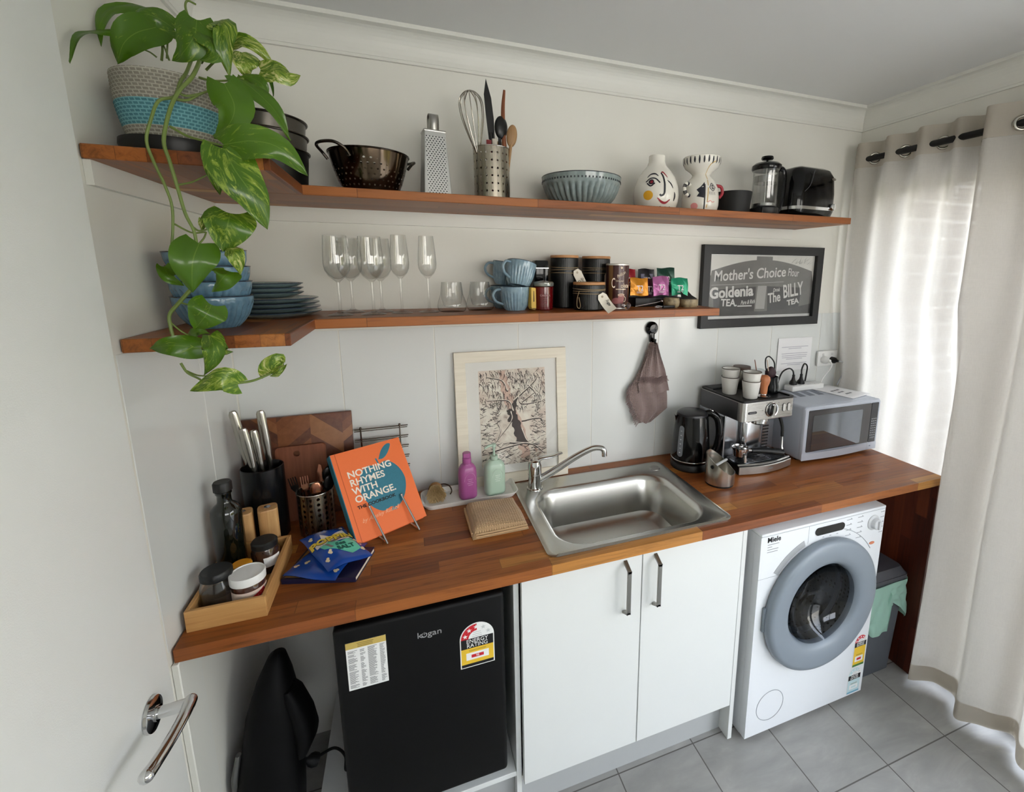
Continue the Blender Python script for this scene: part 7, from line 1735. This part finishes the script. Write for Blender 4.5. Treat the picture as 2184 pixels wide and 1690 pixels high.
# two hanging folds of the towel, gathered at the hook
def towel_fn(wtop, pts, amp, dy, ph):
    # pts: list of (z, xl, xr)
    def fn(u, v):
        k = v * (len(pts) - 1); i = min(int(k), len(pts) - 2); q = k - i
        z = pts[i][0] + (pts[i + 1][0] - pts[i][0]) * q; xl = pts[i][1] + (pts[i + 1][1] - pts[i][1]) * q; xr = pts[i][2] + (pts[i + 1][2] - pts[i][2]) * q
        return (xl + (xr - xl) * u, dy + amp * math.sin(2 * PI * u * 2.5 + ph) * (1 - .5 * v) + .006 * math.sin(3 * v + ph), z + .004 * math.sin(7 * u))
    return fn
tmat = waffle('towel_mauve', (150, 130, 126), 330)
b = MB(); b.grid(towel_fn(0, [(.0, -.009, .012), (-.06, -.028, .034), (-.12, -.052, .058), (-.17, -.068, .07), (-.21, -.062, .078)], .008, -.004, .4), 30, 24); b.build('front_fold', tmat, tw)
b = MB(); b.grid(towel_fn(0, [(.0, -.008, .01), (-.1, -.045, .055), (-.19, -.096, .07), (-.235, -.1, .076), (-.29, -.074, .078), (-.345, -.056, .0)], .007, .012, 2.0), 30, 30); b.build('back_fold', tmat, tw)
b = MB(); rg = random.Random(4); fr1 = towel_fn(0, [(.0, -.009, .012), (-.06, -.028, .034), (-.12, -.052, .058), (-.17, -.068, .07), (-.21, -.062, .078)], .008, -.006, .4); fr2 = towel_fn(0, [(.0, -.008, .01), (-.1, -.045, .055), (-.19, -.096, .07), (-.235, -.1, .076), (-.29, -.074, .078), (-.345, -.056, .0)], .007, .012, 2.0)
for k in range(60):
    p = Vector(fr1(k / 59, .62)) + Vector((0, -.005, 0)); b.tube([p, p + Vector((rg.uniform(-.004, .004), -.004, -.012)), p + Vector((rg.uniform(-.008, .008), -.004, -.02 - rg.uniform(0, .008)))], .0011, 4)
b.build('front_fringe', M('towel_fringe', (128, 108, 106), .95, var=.2, vs=100), tw); b = MB()
for k in range(60):
    p = Vector(fr2(0, .35 + .65 * k / 59)); b.tube([p, p + Vector((-.008, rg.uniform(-.003, .003), -.004)), p + Vector((-.013 - rg.uniform(0, .006), 0, -.009 - rg.uniform(0, .006)))], .0011, 4)
b.build('side_fringe', M('towel_fringe', (128, 108, 106), .95, var=.2, vs=100), tw)

# ------------------------------------------------------------------ curtain
def fabric(name, thin, col):
    t = NT(name); v = t.obj(); n1 = t.noise(t.obj((1, 60, 900)), 1, 3, .6); n2 = t.noise(t.obj((1, 900, 60)), 1, 3, .6)
    w_ = t.math('MULTIPLY', t.math('ADD', n1, n2), .5); c = srgb(*col)
    colr = t.mix(w_, tuple(x * .8 for x in c[:3]) + (1,), c)
    d_ = t.n('ShaderNodeBsdfDiffuse'); t.l(colr, d_.inputs[0]); tl = t.n('ShaderNodeBsdfTranslucent'); t.l(colr, tl.inputs[0])
    m1 = t.n('ShaderNodeMixShader'); m1.inputs[0].default_value = .5; t.l(d_.outputs[0], m1.inputs[1]); t.l(tl.outputs[0], m1.inputs[2])
    tr = t.n('ShaderNodeBsdfTransparent'); m2 = t.n('ShaderNodeMixShader'); t.l(t.math('MULTIPLY', t.ramp(w_, [(.4, (0, 0, 0, 1)), (.65, (1, 1, 1, 1))]), thin), m2.inputs[0])
    t.l(m1.outputs[0], m2.inputs[1]); t.l(tr.outputs[0], m2.inputs[2]); t.l(m2.outputs[0], t.out.inputs[0]); return t.m
sheer = fabric('curtain_linen', .13, (224, 220, 214)); header = fabric('curtain_header', .04, (214, 206, 194))
ct = thing('curtain', 'sheer cream eyelet curtain over the glass door at the right', 'curtain', (0, 0, 0))
RODX, RODZ = 2.488, 2.222
Y0, Y1 = -.03, -1.12
def cx_(y, z):
    """x of the cloth at wall position y, height z"""
    s = -y
    hang = min(1, max(0, (RODZ - z) / .6))
    a1 = .026 * math.sin(2 * PI * (s - .131) / .133 + .6)
    big = 1 / (1 + math.exp(-(s - .49) / .012))
    a2 = .05 * math.sin(2 * PI * (s - .50) / .205 + 1.6) + .012 * math.sin(2 * PI * s / .09 + z)
    wob = .006 * math.sin(5 * z + 9 * s) * hang
    x = RODX + (1 - big) * a1 * (1 - .35 * hang) + big * a2 + wob
    # behind the end of the bench the cloth hangs in the gap beside the wall
    low = min(1, max(0, (1.6 - z) / .36)) * (1 - 1 / (1 + math.exp(-(s - .60) / .006)))
    xl = 2.543 + .014 * math.sin(2 * PI * (s - .131) / .133 + .6)
    return x * (1 - low) + xl * low
def ysk(y, z):   # folds drift slightly down their length
    s = -y; k = max(0, (2.2 - z) / 2.2); return y - (.10 * k if s > .45 else .10 * k * s / .45)
NU = 240
def cloth_part(zt, zb, nv):
    def fn(u, v):
        y = Y0 + (Y1 - Y0) * u; z = zt + (zb - zt) * v
        yy_ = ysk(y, z); return (min(W - .008, cx_(yy_, z) if z < 2.2 else cx_(y, z)), yy_, z + (.006 * math.sin(30 * y) if z < .1 else 0))
    return fn
b = MB(); b.grid(cloth_part(2.185, .03, 60), NU, 60); b.build('sheer_panel', sheer, ct)
def inner(u, v):
    y = -.53 - .36 * u; z = 2.185 - 2.13 * v; yy_ = ysk(y, z)
    return (min(W - .006, max(cx_(yy_, z), 2.49) + .022 + .008 * math.sin(2 * PI * u * 4 + 1)), yy_, z)
b = MB(); b.grid(inner, 60, 40); b.build('overlapping_panel', sheer, ct)
b = MB(); b.grid(cloth_part(2.292, 2.186, 6), NU, 6); b.build('header_band', header, ct)
b = MB(); b.grid(cloth_part(.10, .026, 3), NU, 3); o = b.build('hem', header, ct); o.location = (-.0015, 0, 0)
for yk in (-.131, -.264, -.405, -.53, -.66, -.79):
    g_ = MB(); xk = cx_(yk, RODZ); dx = (cx_(yk - .004, RODZ) - cx_(yk + .004, RODZ)); tang = Vector((dx, -.008, 0)).normalized()
    m = frame((xk, yk, RODZ), tang, (0, 0, 1)); g_.tube([m @ Vector((.022 * math.cos(2 * PI * k / 32), .022 * math.sin(2 * PI * k / 32), 0)) for k in range(32)], .0055, 10, closed=True, flat=.8)
    g_.build('eyelet', brushed('eyelet_nickel', (190, 186, 176), .25, 'z'), ct)
rod = thing('curtain_rod', 'black curtain rod above the glass door', 'curtain rod', (RODX, 0, RODZ))
b = MB(); b.tube([(0, -.085, 0), (0, -2.55, 0)], .0125, 16); b.build('pole', black_satin, rod)
b = MB(); b.tube([(0, -.1, 0), (W - RODX - .0015, -.1, 0)], .007, 10); b.lathe([(.02, 0), (.02, .004), (1e-4, .005)], 20, mat=frame((W - RODX - .0015, -.1, 0), (0, -1, 0), (0, 0, 1)) @ Matrix.Rotation(PI, 4, 'X')); b.build('bracket', black_satin, rod)
